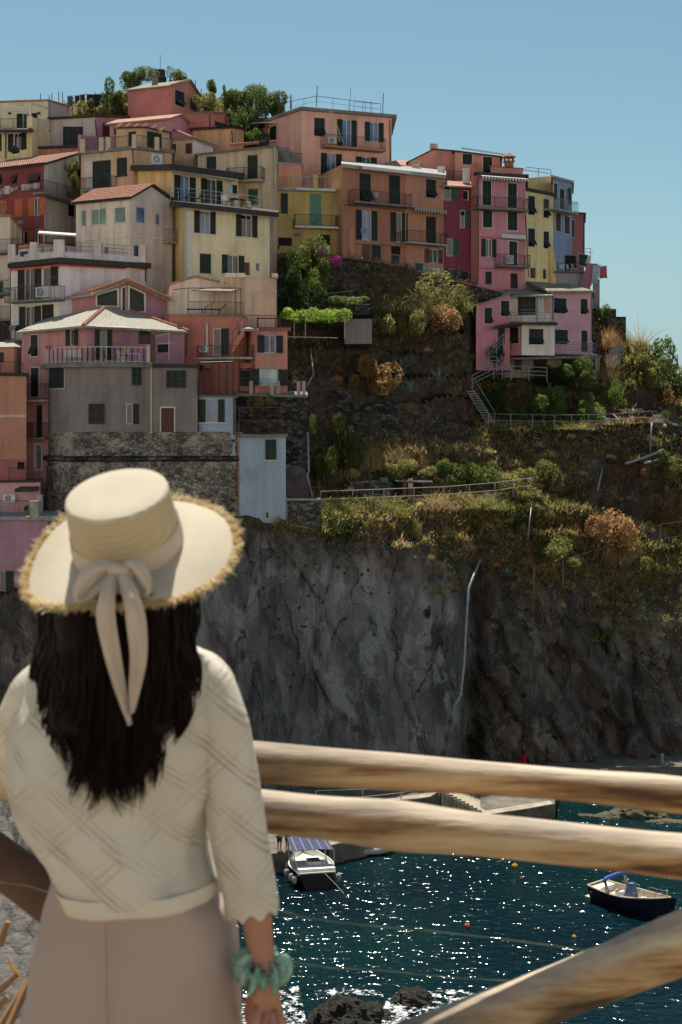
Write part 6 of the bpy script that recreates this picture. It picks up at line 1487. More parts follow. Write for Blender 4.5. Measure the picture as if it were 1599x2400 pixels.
Vg = np.concatenate(Vg).reshape(-1, 3); Cg = np.concatenate(Cg).reshape(-1, 3)
mesh_np('ground_cover', Vg, np.arange(len(Vg)).reshape(-1, 3), leafmat('ground_cover', None, .5, attr=True), kind='stuff', col=Cg)

# scrub: low clumps grown into each other over the slopes
w2_ = vegw * np.where(wallm > 0, .5, 1.0) + .25 * jag * (TK > 1.55)
w2_ = w2_ * (PXc > 700) * ((TK < 9) | (TK > 11)) * np.where(TK > len(R) - 3, 0, 1.0) * np.where(upc, .45, 1.0) * np.where((TK > 6) & (TK < 7) & (PXc > 1110), .25, 1.0) * np.where(((TK > 3) & (TK < 4)), .2, 1.0)
pr2 = (w2_ / w2_.sum()).ravel(); NC = 620; idx = r.choice(len(pr2), NC, p=pr2); ri, ci_ = np.unravel_index(idx, TX.shape); cc = TV[ri, ci_]
pal = np.array([(0.12, 0.15, 0.04), (0.26, 0.27, 0.08), (0.40, 0.36, 0.12), (0.70, 0.55, 0.30), (0.46, 0.27, 0.14), (0.18, 0.12, 0.07), (0.10, 0.11, 0.04)])
lm = fbm(cc[:, 0] * .2, cc[:, 2] * .25, cc[:, 1] * 0 + 9, 3); up2 = upc[ri, ci_]
kc = np.clip(((lm + .5) * 4.5 + r.normal(0, 1.4, NC)).astype(int), 0, 6); kc = np.where(up2 & (r.rand(NC) < .6), r.choice([4, 5, 6], NC), kc)
per2 = 110; rad = r.uniform(.25, .85, NC) ** 1.2; n_ = NC * per2
k_ = np.repeat(np.arange(NC), per2); d = r.normal(0, 1, (n_, 3)); d /= np.linalg.norm(d, axis=1)[:, None]; d[:, 2] = np.abs(d[:, 2]) * .9 - .15
pt = cc[k_] + d * (rad[k_] * r.uniform(.45, 1.1, n_))[:, None] * np.array([1.25, .8, .95]); pt[:, 1] -= rad[k_] * .35
grass_ = (kc[k_] == 3) | (kc[k_] == 4)
a_ = r.normal(0, 1, (n_, 3)); a_[:, 2] = np.where(grass_, np.abs(a_[:, 2]) + 1.2, a_[:, 2]); a_ /= np.linalg.norm(a_, axis=1)[:, None]
b_ = np.cross(a_, r.normal(0, 1, (n_, 3))); b_ /= np.linalg.norm(b_, axis=1)[:, None]
ls = (r.uniform(.06, .13, n_) * np.where(grass_, 2.1, 1.0))[:, None]; ws = np.where(grass_, .016, .05)[:, None]
Vq = np.stack([pt - a_ * ls, pt + b_ * ws, pt + a_ * ls, pt - b_ * ws], 1).reshape(-1, 3); Cq = np.repeat(pal[kc[k_]] * r.uniform(.65, 1.3, (n_, 1)), 4, 0)
mesh_np('scrub', Vq, np.arange(len(Vq)).reshape(-1, 4), MATS['ground_cover'], kind='stuff', col=Cq)
# ------------------------------------------------------------------ walls, rails, pipes and steps on the hill
# parapet of the promenade
t = thing('parapet_wall', 'curved promenade parapet with a reddish coping below the row of houses', 'wall', P(900, 640, 131))
pp = [surf(x, 9.0) for x in range(650, 1196, 14)]
cp = curve([(650, 603, 130.3), (803, 601, 130.6), (900, 615, 131.4), (1000, 641, 132.3), (1100, 665, 133.2), (1200, 690, 136)])
pp = [P(x, *cp(np.array([x]))[0]) for x in range(650, 1200, 12)]
m = MB(); m.grid([[p + Vector((0, -.12, -1.6)) for p in pp], [p + Vector((0, -.12, -.12)) for p in pp]]); m.grid([[p + Vector((0, .25, -1.6)) for p in pp], [p + Vector((0, .25, -.12)) for p in pp]]); m.build('masonry', STONE_D, t)
m = MB()
m.grid([[p + Vector((0, -.2, -.12)) for p in pp], [p + Vector((0, -.2, .02)) for p in pp], [p + Vector((0, .33, .02)) for p in pp], [p + Vector((0, .33, -.12)) for p in pp]]); m.build('coping', C_DRED, t)
def fence(name, label, pts, h, mat, posts=1.7, rails=(1.0,), r=.035, pr=.045, cat='fence'):
    t = thing(name, label, cat, pts[0]); m = MB()
    for f in rails: m.tube([Vector(p) + Vector((0, 0, h * f)) for p in pts], r, 5)
    m.build('rail', mat, t)
    acc = 0
    for i in range(len(pts) - 1):
        a, b = Vector(pts[i]), Vector(pts[i + 1]); n = max(1, round((b - a).length / posts))
        for k in range(n + (i == len(pts) - 2)):
            p = a + (b - a) * k / n; m = MB(); m.bar(p - Vector((0, 0, .2)), p + Vector((0, 0, h)), pr); m.build('post', mat, t)
    return t
fence('garden_fence', 'thin grey fence along the rim of the villa garden terrace', [P(1145, 1000, 127), P(1300, 1003, 127.3), P(1420, 1001, 127.6), P(1530, 993, 128.4)], 1.15, GREYMETAL, 1.8, (1.0, .5), .025)
fence('path_railing', 'long pale railing along the lower cliff path', [P(752, 1186, 111.6), P(900, 1180, 113.4), P(1040, 1174, 115.6), P(1160, 1164, 118), P(1245, 1152, 120.6)], 1.15, simple('weathered_rail', (.42, .37, .33), .7), 2.6, (1.0, .45), .035)
fence('white_railing', 'white three bar railing of the ramp below the pink villa', [P(1107, 908, 129.6), P(1157, 884, 130.2), P(1282, 890, 131)], 1.1, GREYMETAL, 2.0, (1.0, .66, .33), .05)
fence('white_railing', 'short white railing stack at the villa entrance corner', [P(1136, 866, 129.8), P(1165, 864, 129.9)], 1.1, GREYMETAL, 1.2, (1.0, .7, .4), .045)
fence('stair_railing', 'white sloping handrails climbing to the villa door', [P(1146, 846, 129.8), P(1181, 808, 130.6)], 1.0, GREYMETAL, 1.2, (1.0, .6, .25), .045)
fence('white_railing', 'white railing going down from the villa entrance corner', [P(1165, 866, 129.8), P(1178, 882, 129.8)], 1.0, GREYMETAL, 1., (1.0, .6), .045)
fence('wire_fence', 'sagging wire fence with grey posts on the lower right slope', [ground(1250, 1378) + Vector((0, -.5, 0)), ground(1320, 1372) + Vector((0, -.6, .3)), ground(1440, 1330) + Vector((0, -.5, .2)), ground(1540, 1290) + Vector((0, -.5, .2)), ground(1620, 1275)], 1.9, simple('rusty_wire', (.2, .16, .13), .8), 6, (1.0, .35), .018, .06)
# metal stair
t = thing('metal_stair', 'steep grey metal stair leading down to the villa garden terrace', 'stairs', P(1148, 994, 127.2))
a, b = P(1102, 915, 129), P(1150, 992, 127.2); n = 14
for o_ in (-.35, .35):
    m = MB(); m.bar(a + Vector((o_, -.3, 0)), b + Vector((o_, -.3, 0)), .06); m.build('stringer', GREYMETAL, t)
for k in range(n):
    p = a + (b - a) * (k + .5) / n + Vector((0, -.3, 0)); m = MB(); m.box(p.x - .33, p.y - .13, p.z - .02, p.x + .33, p.y + .13, p.z + .02); m.build('tread', STEEL, t)
m = MB(); m.bar(a + Vector((.35, -.3, 1)), b + Vector((.35, -.3, 1)), .035); m.bar(b + Vector((.35, -.3, 0)), b + Vector((.35, -.3, 1)), .03); m.build('handrail', GREYMETAL, t)
t = thing('stone_steps', 'crooked stone steps on the slope right of the villa', 'stairs', P(1438, 850, 136))
for k in range(9):
    p = P(1424 + 3.2 * (k % 2) + k * 1.2, 850 - 5.2 * k, 135.6 + .28 * k); m = MB(); m.box(p.x - .1, p.y - .2, p.z - .5, p.x + 1.0, p.y + .25, p.z); m.build('step', CONC, t)
def pipe(label, pts, r, mat, name='drain_pipe'):
    m = MB(); m.tube(pts, r, 8); o = m.build(name, mat, smooth=True); return tag(o, label, 'pipe')
G = lambda x, y, d=.35: ground(x, y) + Vector((0, -d, 0))
Q = lambda x, y, Y: P(x, y, Y)
pipe('long grey drain pipe running down the edge of the bare cliff', [Q(1126, 1312, 115.2), Q(1112, 1345, 113.4), Q(1099, 1378, 111.6), Q(1094, 1450, 110.8), Q(1088, 1560, 110), Q(1080, 1630, 109.6), Q(1062, 1662, 109)], .11, PIPE_W)
pipe('bent white pipe on the dark wall below the pergola', [Q(728, 816, 121.6), Q(735, 878, 120.6), Q(720, 902, 118)], .07, PIPE_W)
pipe('white pipe down the corner of the arched sea wall', [Q(722, 1012, 108.8), Q(724, 1105, 108.6), Q(720, 1112, 108.6), Q(733, 1166, 108.2)], .07, PIPE_W)
pipe('short slanting pipe in the brush above the bare cliff', [G(812, 1196, .6), G(846, 1246, .8)], .08, PIPE_W)
pipe('vertical grey pipe below the corner of the villa garden terrace', [Q(1528, 990, 127.6), Q(1524, 1060, 127.2)], .07, PIPE_W)
pipe('double white pipe lying across the right slope', [G(1460, 1084, .8), G(1505, 1072, .9), G(1546, 1060, 1.0)], .14, PIPE_W)
pipe('lower and shorter pipe of the pair on the right slope', [G(1498, 1085, .8), G(1550, 1070, 1.0)], .1, PIPE_W)
pipe('leaning white pipe stub in the brown brush', [G(1407, 1098, .7), G(1395, 1148, .7)], .09, PIPE_W)
pipe('thin upright pipe on the dark slope under the middle terrace', [G(1241, 1190, .7), G(1235, 1262, .7)], .06, PIPE_W)
# bean poles and pergola in the garden under the promenade
t = thing('garden_terrace', 'dark edged garden terrace with bean poles under the promenade wall', 'terrace', P(780, 712, 124))
slab_part(t, [P(685, 712, 122.6), P(868, 714, 124.6), P(868, 706, 129), P(685, 704, 127.5)], .9, STONE_D, 'edge')
for x in (697, 703, 709, 714, 725, 738, 742, 764, 823, 840):
    m = MB(); y = 712; m.bar(P(x, y, 123.6), P(x - 1 + (x % 3), 678 - (x % 5) * 2, 123.6), .03); m.build('bean_pole', BARK, t)
for (a, b) in [((690, 686), (718, 687)), ((732, 683), (756, 681)), ((760, 688), (805, 685)), ((800, 685), (832, 680)), ((758, 699), (818, 697))]:
    m = MB(); m.bar(P(*a, 123.5), P(*b, 123.5), .03); m.build('cross_stick', TWIG, t)
t = thing('vine_pergola', 'iron and wood pergola frame carrying the sunlit vine', 'pergola', P(750, 790, 119.5))
for x in (690, 716, 808):
    m = MB(); m.bar(P(x, 794, 119.6), P(x, 745, 119.6), .05); m.build('post', CREAM_T, t)
m = MB(); m.bar(P(700, 746, 119.6), P(812, 746, 119.8), .05); m.build('beam', TWIG, t)
m = MB(); m.bar(P(670, 789, 119.2), P(792, 792, 119.6), .05); m.build('rail', CREAM_T, t)
m = MB(); a = P(808, 748, 121.5); b = P(872, 806, 121.5); m.box(a.x, 121.3, b.z, b.x, 125, a.z); tag(m.build('retaining_block', C_CEM), 'smooth grey rendered block right of the vine pergola', 'wall')
# shelter and stakes on the middle terrace
t = rubble('stone_shelter', 'little dry stone shelter wall behind the lower path railing', 'wall', [(815, 115.6), (880, 115.6), (920, 116)], [1128, 1126, 1134], P(0, 1172, 115.6).z - .3, STONE, thick=1.5, seed=4)
m = MB(); a = P(905, 1122, 116); m.hexa([a + Vector(v) for v in [(0, 0, -1.6), (.5, 0, -1.6), (.5, .1, -1.6), (0, .1, -1.6), (-.5, 0, .1), (.1, 0, .1), (.1, .1, .1), (-.5, .1, .1)]]); tag(m.build('slide', simple('green_plastic', (.02, .14, .07), .5)), 'green plastic sheet leaning by the stone shelter', 'sheet')
t = thing('shed', 'small board shed with a pale panel beside the stone shelter', 'shed', P(955, 1165, 116))
for i, (x0, x1, y0, y1, mt) in enumerate([(932, 944, 1124, 1166, BLACK), (945, 953, 1124, 1164, SH_W), (957, 968, 1121, 1142, CREAM_T), (957, 968, 1143, 1160, SH_R), (969, 990, 1132, 1160, BLACK)]):
    a, b = P(x0, y1, 116 + .02 * i), P(x1, y0, 116 + .02 * i); hexa_part(t, 'board', mt, (a.x, a.y, a.z), (b.x, a.y + .06, b.z))
a, b = P(928, 1127, 115.6), P(1015, 1131, 116.4); slab_part(t, [a, b, b + Vector((0, 1.5, .1)), a + Vector((0, 1.5, .1))], .1, DARKROOF, 'roof')
for (x0, y0, x1, y1) in [(870, 1104, 892, 1072), (905, 1098, 920, 1066)]:
    m = MB(); m.bar(G(x0, y0), P(x1, y1, G(x0, y0).y), .04); tag(m.build('garden_stake', BARK), 'dark leaning garden stake in the golden grass, %s' % ('left one' if x0 == 870 else 'right one'), 'stake')

# anchor plates on the sprayed cliff
rr = random.Random(9); m = MB()
for (x, y) in [(738, 1273), (792, 1297), (818, 1298), (790, 1326), (812, 1326), (713, 1327), (862, 1330), (735, 1368), (720, 1390), (808, 1350), (860, 1376), (755, 1410), (852, 1345), (715, 1474), (700, 1425), (780, 1500), (640, 1500), (600, 1560), (573, 1420), (654, 1455), (712, 1470), (880, 1494), (640, 1602), (680, 1605), (820, 1545), (570, 1520), (690, 1580), (634, 1417), (870, 1395), (912, 1388), (1005, 1560), (985, 1622), (590, 1310), (650, 1300), (670, 1350), (620, 1380)]:
    p = ground(x, y); s = rr.uniform(.06, .11); m.box(p.x - s, p.y - .12, p.z - s, p.x + s, p.y + .1, p.z + s)
tag(m.build('anchor_plates', simple('rusty_plate', (.03, .015, .012), .8), kind='stuff'), 'small dark square anchor plates scattered over the bare cliff', None)

# ------------------------------------------------------------------ washing, furniture, people
def cloth(label, px0, px1, py0, py1, Y, col, cat='washing', name='laundry', sway=.12, group=None, thick=.02, bot=None):
    m = MB(); rows = []; nx, nz = 7, 6; b0, b1 = bot or (px0, px1)
    for s_ in (0, 1):
        rows = []
        for j in range(nz):
            f = j / (nz - 1); row = []
            for i in range(nx):
                g = i / (nx - 1); x = (px0 + (px1 - px0) * g) * (1 - f) + (b0 + (b1 - b0) * g) * f
                p = P(x, py0 + (py1 - py0) * f, Y); row.append(p + Vector((0, sway * math.sin(g * 9 + px0) * f + s_ * thick, -.02 * math.sin(g * 7))))
            rows.append(row)
        m.grid(rows)
    o = m.build(name, simple('cloth_%s' % name + label[:12].replace(' ', '_'), col, .9, var=.2, scale=4)); return tag(o, label, cat, group)
def line(label, pts, r=.015):
    m = MB(); m.tube(pts, r, 4); return tag(m.build('washing_line', TWIG), label, 'washing line')
for (x0, x1, y0, y1, c, l) in [(158, 171, 225, 247, (.06, .09, .18), 'blue towel at the left end of the skyline washing line'), (176, 187, 224, 240, (.02, .012, .02), 'dark shirt next to the blue towel on the skyline line'), (188, 199, 222, 240, (.03, .015, .02), 'brown black shirt left of the big dark sheet'), (205, 254, 221, 250, (.012, .012, .025), 'big dark sheet on the skyline washing line'), (260, 269, 221, 243, (.06, .012, .04), 'maroon trousers right of the big dark sheet'), (272, 281, 220, 234, (.015, .015, .02), 'last black shirt at the right end of the skyline line')]:
    cloth(l, x0, x1, y0, y1, 149, c)
POLE_L = ['leftmost bare pole standing above the yellow house roof', 'thin bare pole second from the left above the yellow house roof', 'bare pole right beside the thin second one above the roof', 'tall leaning pole where the yellow house roof ends', 'leaning pole just right of the tall leaning one', 'bare pole between the dark shirts on the skyline', 'bare pole at the left edge of the big dark sheet', 'bare pole rising behind the middle of the big dark sheet', 'bare pole behind the right half of the big dark sheet', 'bare pole at the right edge of the big dark sheet', 'tallest thin pole beside the maroon trousers on the line', 'bare pole close to the gable of the summit house', 'bare pole between the summit house and the tall dark tree']
line('washing line on the skyline left of the summit house', [P(155, 225, 149), P(200, 221, 149), P(285, 220, 149)])
for i, (x, y0, y1) in enumerate([(95, 240, 219), (116, 240, 223), (122, 240, 219), (138, 242, 214), (147, 242, 216), (184, 262, 222), (204, 262, 220), (224, 250, 217), (239, 250, 216), (249, 250, 214), (265, 262, 205), (458, 222, 188), (472, 232, 208)]):
    m = MB(); m.bar(P(x, y1, 149.5), P(x, y0 + 6, 149.5), .05); tag(m.build('pole', BARK), POLE_L[i], 'pole', 'poles along the left skyline')
wx = [(-8, 2, 447, 463), (3, 12, 442, 456), (11, 24, 436, 455), (25, 32, 440, 450), (34, 41, 438, 446), (50, 62, 432, 446), (62, 70, 432, 445), (70, 77, 431, 442), (78, 87, 429, 443), (87, 93, 428, 442)]
WX_L = ['white shirt cut by the left edge on the dark red house line', 'lilac cloth next to the shirt at the left edge', 'white pants hanging third from the left on the dark red house', 'small lilac underwear right of the white pants', 'small white underwear in the middle of the dark red house line', 'white shirt hanging between the tilted shutters of the red house', 'pinkish cloth pegged right of the middle white shirt', 'small white cloth between two pinkish ones on the red house', 'white vest next to last on the dark red house line', 'last small cloth at the corner of the dark red house']
for i, (x0, x1, y0, y1) in enumerate(wx): cloth(WX_L[i], x0, x1, y0, y1, 127.2 + (100 - x0) * .022, [(.55, .45, .5), (.35, .33, .5), (.6, .55, .55)][i % 3], group='washing on the dark red house')
line('washing line across the dark red house front', [P(-10, 446, 129.2), P(93, 428, 127.1)])
cloth('long dotted red blanket hanging from the end terrace', 1376, 1402, 618, 670, 142.5, (.33, .14, .2), bot=(1360, 1386))
cloth('pale blue cloth hanging next to the dotted blanket', 1390, 1408, 622, 664, 142.3, (.34, .40, .50), bot=(1386, 1400))
cloth('red patterned cloth blowing at the right end of the line', 1407, 1422, 624, 652, 142.4, (.36, .09, .12), bot=(1404, 1424))
cloth('white towel flapping high over the end terrace', 1378, 1386, 600, 618, 142.8, (.5, .52, .58), bot=(1372, 1380))
line('washing line frame beyond the end terrace', [P(1376, 616, 142.5), P(1424, 624, 142.4)], .02)
cloth('checked brown blanket over the line on the pink terrace', 325, 356, 786, 803, 107.2, (.07, .045, .03))
cloth('black clothes on the rack at the right end of the pink terrace', 370, 397, 807, 826, 107.6, (.012, .01, .014))
cloth('red cloth over the left end of the white terrace railing', 107, 121, 809, 818, 105.0, (.45, .10, .13))
cloth('blue towel over the railing of the white parapet terrace', 47, 66, 589, 601, 116.4, (.05, .06, .16))
cloth('lime green bag pegged beside the olive house balcony', 681, 690, 503, 514, 130.6, (.25, .5, .10))
cloth('blue and grey washing on the lower landing at the left edge', 22, 36, 762, 774, 115, (.18, .2, .28)); cloth('black washing beside the blue and grey one at the left edge', 37, 46, 762, 776, 115, (.02, .02, .025))
cloth('pale blue towel on the french window balcony of the brown house', 846, 862, 535, 546, 131, (.2, .26, .42))
m = MB(); m.tube([P(1364, 780, 107.6) * 0 + P(396, 780, 107.6), P(396, 842, 107.6)], .03, 5); m.tube([P(366, 789, 107), P(396, 780, 107.6)], .02, 4); m.tube([P(372, 806, 107.6), P(406, 804, 107.6)], .025, 4); tag(m.build('drying_rack', WHITE), 'white drying rack at the right end of the pink terrace', 'drying rack')

def chair(name, label, loc, rz, mat, s=1.0, recline=False, group=None, slats=6):
    t = thing(name, label, 'chair', loc, group, rz); L = t.location
    def part(m, nm): 
        o = m.build(nm, mat); me = o.data; off = o.location.copy(); o.parent = t; o.location = off; return o
    m = MB(); m.box(-.24 * s, -.24 * s, .40 * s, .24 * s, .24 * s, .44 * s); part(m, 'seat')
    for k in range(slats):
        z = (.48 + .07 * k) * s; y = (.24 + (.05 * k if recline else .012 * k)) * s; m = MB(); m.box(-.23 * s, y, z, .23 * s, y + .025 * s, z + .045 * s); part(m, 'back_slat')
    for sx in (-.22, .22):
        m = MB(); m.bar((sx * s, .24 * s, .4 * s), (sx * s, (.26 + (.3 if recline else .07)) * s, .95 * s), .02 * s); part(m, 'back_post')
        for sy in (-.22, .22):
            m = MB(); m.bar((sx * s, sy * s, 0), (sx * s, (sy if not recline else -sy * .8) * s, .4 * s), .02 * s); part(m, 'leg')
    return t
def table(name, label, loc, rz, mat, w=1.2, d=.8, h=.74, group=None):
    t = thing(name, label, 'table', loc, group, rz)
    m = MB(); m.box(-w / 2, -d / 2, h - .04, w / 2, d / 2, h); o = m.build('table_top', mat); o.parent = t
    for sx in (-1, 1):
        for sy in (-1, 1):
            m = MB(); m.bar((sx * w * .44, sy * d * .42, 0), (sx * w * .44, sy * d * .42, h - .04), .03); o = m.build('leg', mat); l = o.location.copy(); o.parent = t; o.location = l
    return t
z_t = z_top
for i, x in enumerate((150, 166, 183)): p = tower_pt(x, -.6)[0]; chair('garden_chair', ['left', 'middle', 'right'][i] + ' one of the three white slatted chairs behind the white railing', (p.x, p.y, z_t), 3.0 - .25, PLASTIC, 1.12, True, 'white garden chairs on the pink terrace')
p = tower_pt(312, -.5)[0]; table('garden_table', 'white table with blue things beside the awning on the pink terrace', (p.x, p.y, z_t), 0, PLASTIC, 1.5, .8); chair('garden_chair', 'small white chair left of the white terrace table', (tower_pt(292, -.3)[0].x, tower_pt(292, -.3)[0].y, z_t), 1.2, PLASTIC)
m = MB(); q = tower_pt(310, -.5)[0]; m.lathe([(0, .0), (.16, .03), (.2, .15), (.14, .3), (0, .33)], (q.x - .2, q.y, z_t + .78), 12); tag(m.build('bucket', simple('yellow_plastic', (.6, .45, .03), .5), smooth=True), 'yellow round thing standing on the white terrace table', 'bucket')
m = MB(); m.box(q.x, q.y - .1, z_t + .742, q.x + .5, q.y + .2, z_t + .9); tag(m.build('folded_cloth', simple('blue_cloth', (.03, .05, .2), .8)), 'blue cloth pile on the white terrace table', 'cloth')
zz = P(0, 476, 119.6).z
DW = simple('dark_teak', (.06, .025, .015), .7, var=.3)
for i, (x, lab, k) in enumerate([(438, 'dark folding chair at the left end of the penthouse terrace', 'c'), (464, 'dark folding chair before the first penthouse window', 'c'), (481, 'dark chair turned sideways before the second penthouse window', 'c'), (540, 'dark wooden chair left of the terrace table', 'c'), (572, 'dark wooden chair right of the terrace table', 'c')]):
    p = P(x, 474 + (x - 438) * .1, 118.6 + (x - 438) * .012); chair('terrace_chair', lab, p, x, DW, 1.0, slats=5)
p = P(556, 487, 120.2); table('terrace_table', 'dark wooden table on the penthouse terrace', p, .3, DW, 1.0, .8); p = P(528, 483, 119.9); chair('terrace_chair', 'white backed chair on the penthouse terrace', p, .4, PLASTIC, 1.1)
p = P(582, 488, 120.3); m = MB(); m.lathe([(0, 0), (.28, 0), (.30, .1), (.22, .5), (.2, .55), (0, .56)], p, 14); tag(m.build('jar', CREAM_T, smooth=True), 'pale round jar right of the penthouse table', 'jar')
p = P(885, 474, 132.4); chair('terrace_chair', 'white chair on the long balcony of the brown house', p, 2.6, PLASTIC)
for i, x in enumerate((1318, 1336, 1348)): chair('garden_chair', ['left', 'middle', 'right'][i] + ' white plastic chair on the shaded end terrace', P(x, 640, 142.6 + i * .3), i, PLASTIC, 1.0, group='white chairs on the end terrace')
p = P(625, 768, 110); table('terrace_table', 'dark table on the railed terrace of the salmon corner house', p, 0, DW, 1.6, .8)
def lounger(label, loc, rz, mat):
    t = thing('sun_lounger', label, 'lounger', loc, None, rz)
    for nm, (a, b) in {'bed': ((-.3, -.9, .3), (.3, .35, .36))}.items():
        m = MB(); m.box(*a, *b); o = m.build(nm, mat); l = o.location.copy(); o.parent = t; o.location = l
    m = MB(); m.hexa([(-.3, .35, .3), (.3, .35, .3), (.3, .4, .27), (-.3, .4, .27), (-.3, .85, .8), (.3, .85, .8), (.3, .9, .77), (-.3, .9, .77)]); o = m.build('backrest', mat); l = o.location.copy(); o.parent = t; o.location = l
    for sx in (-.26, .26):
        for sy in (-.8, .3): m = MB(); m.bar((sx, sy, 0), (sx, sy, .3), .025); o = m.build('leg', mat); l = o.location.copy(); o.parent = t; o.location = l
    return t
lounger('dark sun lounger behind the railing of the red roof terrace, right one', P(505, 735, 111.8), -1.35, DW); lounger('dark sun lounger behind the railing of the red roof terrace, left one', P(465, 735, 111.8), -1.4, DW)
lounger('white sun lounger on the villa garden terrace, left one', P(1432, 990, 129.2), 1.3, PLASTIC); lounger('white sun lounger on the villa garden terrace, right one', P(1460, 990, 129.6), 1.3, PLASTIC)
for i, x in enumerate((1494, 1513)):
    p = P(x, 990, 128.8); t = thing('flower_pot', ['left', 'right'][i] + ' big terracotta pot at the right end of the villa terrace', 'pot', p); m = MB(); m.lathe([(0, 0), (.22, 0), (.34, .35), (.36, .5), (.3, .5), (.28, .42), (0, .42)], p, 14); m.build('pot', TERRA, t, smooth=True)
p = P(64, 1209, 103.6); t = thing('flower_pot', 'square terracotta planter at the end of the sunny lower terrace', 'pot', p); m = MB(); m.box(p.x - .2, p.y - .2, p.z, p.x + .2, p.y + .2, p.z + .42); m.build('pot', TERRA, t); 
o = bpy.data.objects.new('foliage', unit('bush1', L_MID)); COL.objects.link(o); o.parent = t; o.location = (0, 0, .4); o.scale = (.25, .25, .35)
# satellite dish
p = P(33, 372, 130); t = thing('satellite_dish', 'dark satellite dish on the ridge of the dark red house roof', 'satellite dish', p)
m = MB(); m.lathe([(0, 0), (.2, .02), (.38, .09), (.5, .17)], (0, 0, 0), 16); o = m.build('dish', IRON, smooth=True); o.parent = t; o.location = (0, 0, .7); o.rotation_euler = (math.radians(65), 0, .5); m = MB(); m.bar(p, p + Vector((0, 0, .7)), .03); m.build('mast', IRON, t)
# dark pillars under the last terrace
for i, x in enumerate((1398, 1372)):
    a, b = P(x, 722, 144), P(x, 655, 144); m = MB(); m.box(a.x - .3, a.y - .2, a.z - 1, a.x + .3, a.y + .3, b.z); tag(m.build('pillar', C_CEMG), ['tall dark pillar against the sky under the hanging blankets', 'shorter dark pillar behind the villa roof'][i], 'pillar')
p = P(1412, 742, 143); m = MB(); m.box(p.x - 1.6, p.y - 1, p.z - 3, p.x + 1.2, p.y + 1, p.z + .7); tag(m.build('garden_wall', STONE_D), 'dark stone garden wall stub behind the villa roof corner', 'wall')
p = P(1440, 772, 141); m = MB(); m.box(p.x - .9, p.y - .8, p.z - 3, p.x + 1.0, p.y + .8, p.z + 1.2); tag(m.build('stone_hut', STONE_D), 'little square stone block on the right skyline by the reeds', 'hut')

# small people
SKIN = simple('skin', (0.36, 0.17, 0.105), .5, var=.06, scale=5); SKIN_S = SKIN
def small_person(label, loc, rz, shirt, trousers, hat=None, bend=0.0, height=1.7):
    t = thing('person', label, 'person', loc, None, rz); k = height / 1.75
    def skin(pts, edges, rad, name, mat, root):
        me = bpy.data.meshes.new(name); me.from_pydata([tuple(Vector(p) * k) for p in pts], edges, []); o = bpy.data.objects.new(name, me); COL.objects.link(o); o.parent = t; me.materials.append(mat)
        md = o.modifiers.new('Skin', 'SKIN'); md.use_smooth_shade = True
        for i, v in enumerate(me.skin_vertices[0].data): v.radius = (rad[i] * k, rad[i] * k); v.use_root = (i == root)
        s_ = o.modifiers.new('Sub', 'SUBSURF'); s_.levels = 1; s_.render_levels = 1; return o
    B = lambda y, z: (Vector((0, -math.sin(bend) * (z - .95) + y, .95 + math.cos(bend) * (z - .95))) if z > .95 else Vector((0, y, z)))
    V_ = [(0, 0, .95), B(0, 1.2), B(0, 1.42), B(0, 1.52), B(-.01, 1.60), B(-.01, 1.70), (-.09, 0, .9), (-.10, 0, .48), (-.11, .02, .08), (-.11, -.14, .04), (.09, 0, .9), (.10, -.05, .48), (.11, .02, .08), (.11, -.14, .04)]
    V_ = [tuple(v) for v in V_]
    for sx in (-1, 1): V_ += [(sx * .19, *B(0, 1.42)[1:]), (sx * .24, *B(.02, 1.15)[1:]), (sx * .22, B(0, 1.0)[1] - .2, B(0, 1.0)[2]), (sx * .2, B(0, 1.0)[1] - .3, B(0, 1.0)[2])]
    E = [(0, 1), (1, 2), (2, 3), (3, 4), (4, 5), (0, 6), (6, 7), (7, 8), (8, 9), (0, 10), (10, 11), (11, 12), (12, 13), (2, 14), (14, 15), (15, 16), (16, 17), (2, 18), (18, 19), (19, 20), (20, 21)]
    R_ = [.14, .13, .13, .055, .09, .085, .08, .055, .04, .035, .08, .055, .04, .035] + [.055, .042, .032, .035] * 2
    skin(V_, E, R_, 'body', SKIN, 0)
    skin([V_[0], V_[1], V_[2], V_[14], V_[15], V_[18], V_[19]], [(0, 1), (1, 2), (2, 3), (3, 4), (2, 5), (5, 6)], [.155, .145, .15, .08, .065, .08, .065], 'shirt', shirt, 1)
    skin([(0, 0, .97), V_[6], (-.10, 0, .52), V_[10], (.10, -.04, .52)], [(0, 1), (1, 2), (0, 3), (3, 4)], [.16, .11, .085, .11, .085], 'shorts', trousers, 0)
    h_ = Vector(V_[5]) * k; m = MB(); m.lathe([(.105 * k, -.06 * k), (.11 * k, 0), (.09 * k, .05 * k), (0, .08 * k)], (0, 0, 0), 10)
    if hat: m.lathe([(.2 * k, .0), (.1 * k, .01)], (0, 0, 0), 12)
    o = m.build('hat' if hat else 'hair', hat or BLACK, smooth=True); o.parent = t; o.location = h_ + Vector((0, .01, -.01)); return t
SHW = simple('white_shirt', (.6, .6, .66), .8); TRB = simple('blue_shorts', (.10, .11, .2), .8)
p = P(653, 624, 130.6); small_person('person in a white shirt and blue shorts walking at the end of the promenade', (p.x, 131, P(0, 622, 131).z), 1.2, SHW, TRB)
zw = float(surf(845, 10.5).z); small_person('person with a pale hat behind the parapet of the promenade', (P(845, 600, 132).x, 132.1, zw), 0, SHW, TRB, hat=SHW)
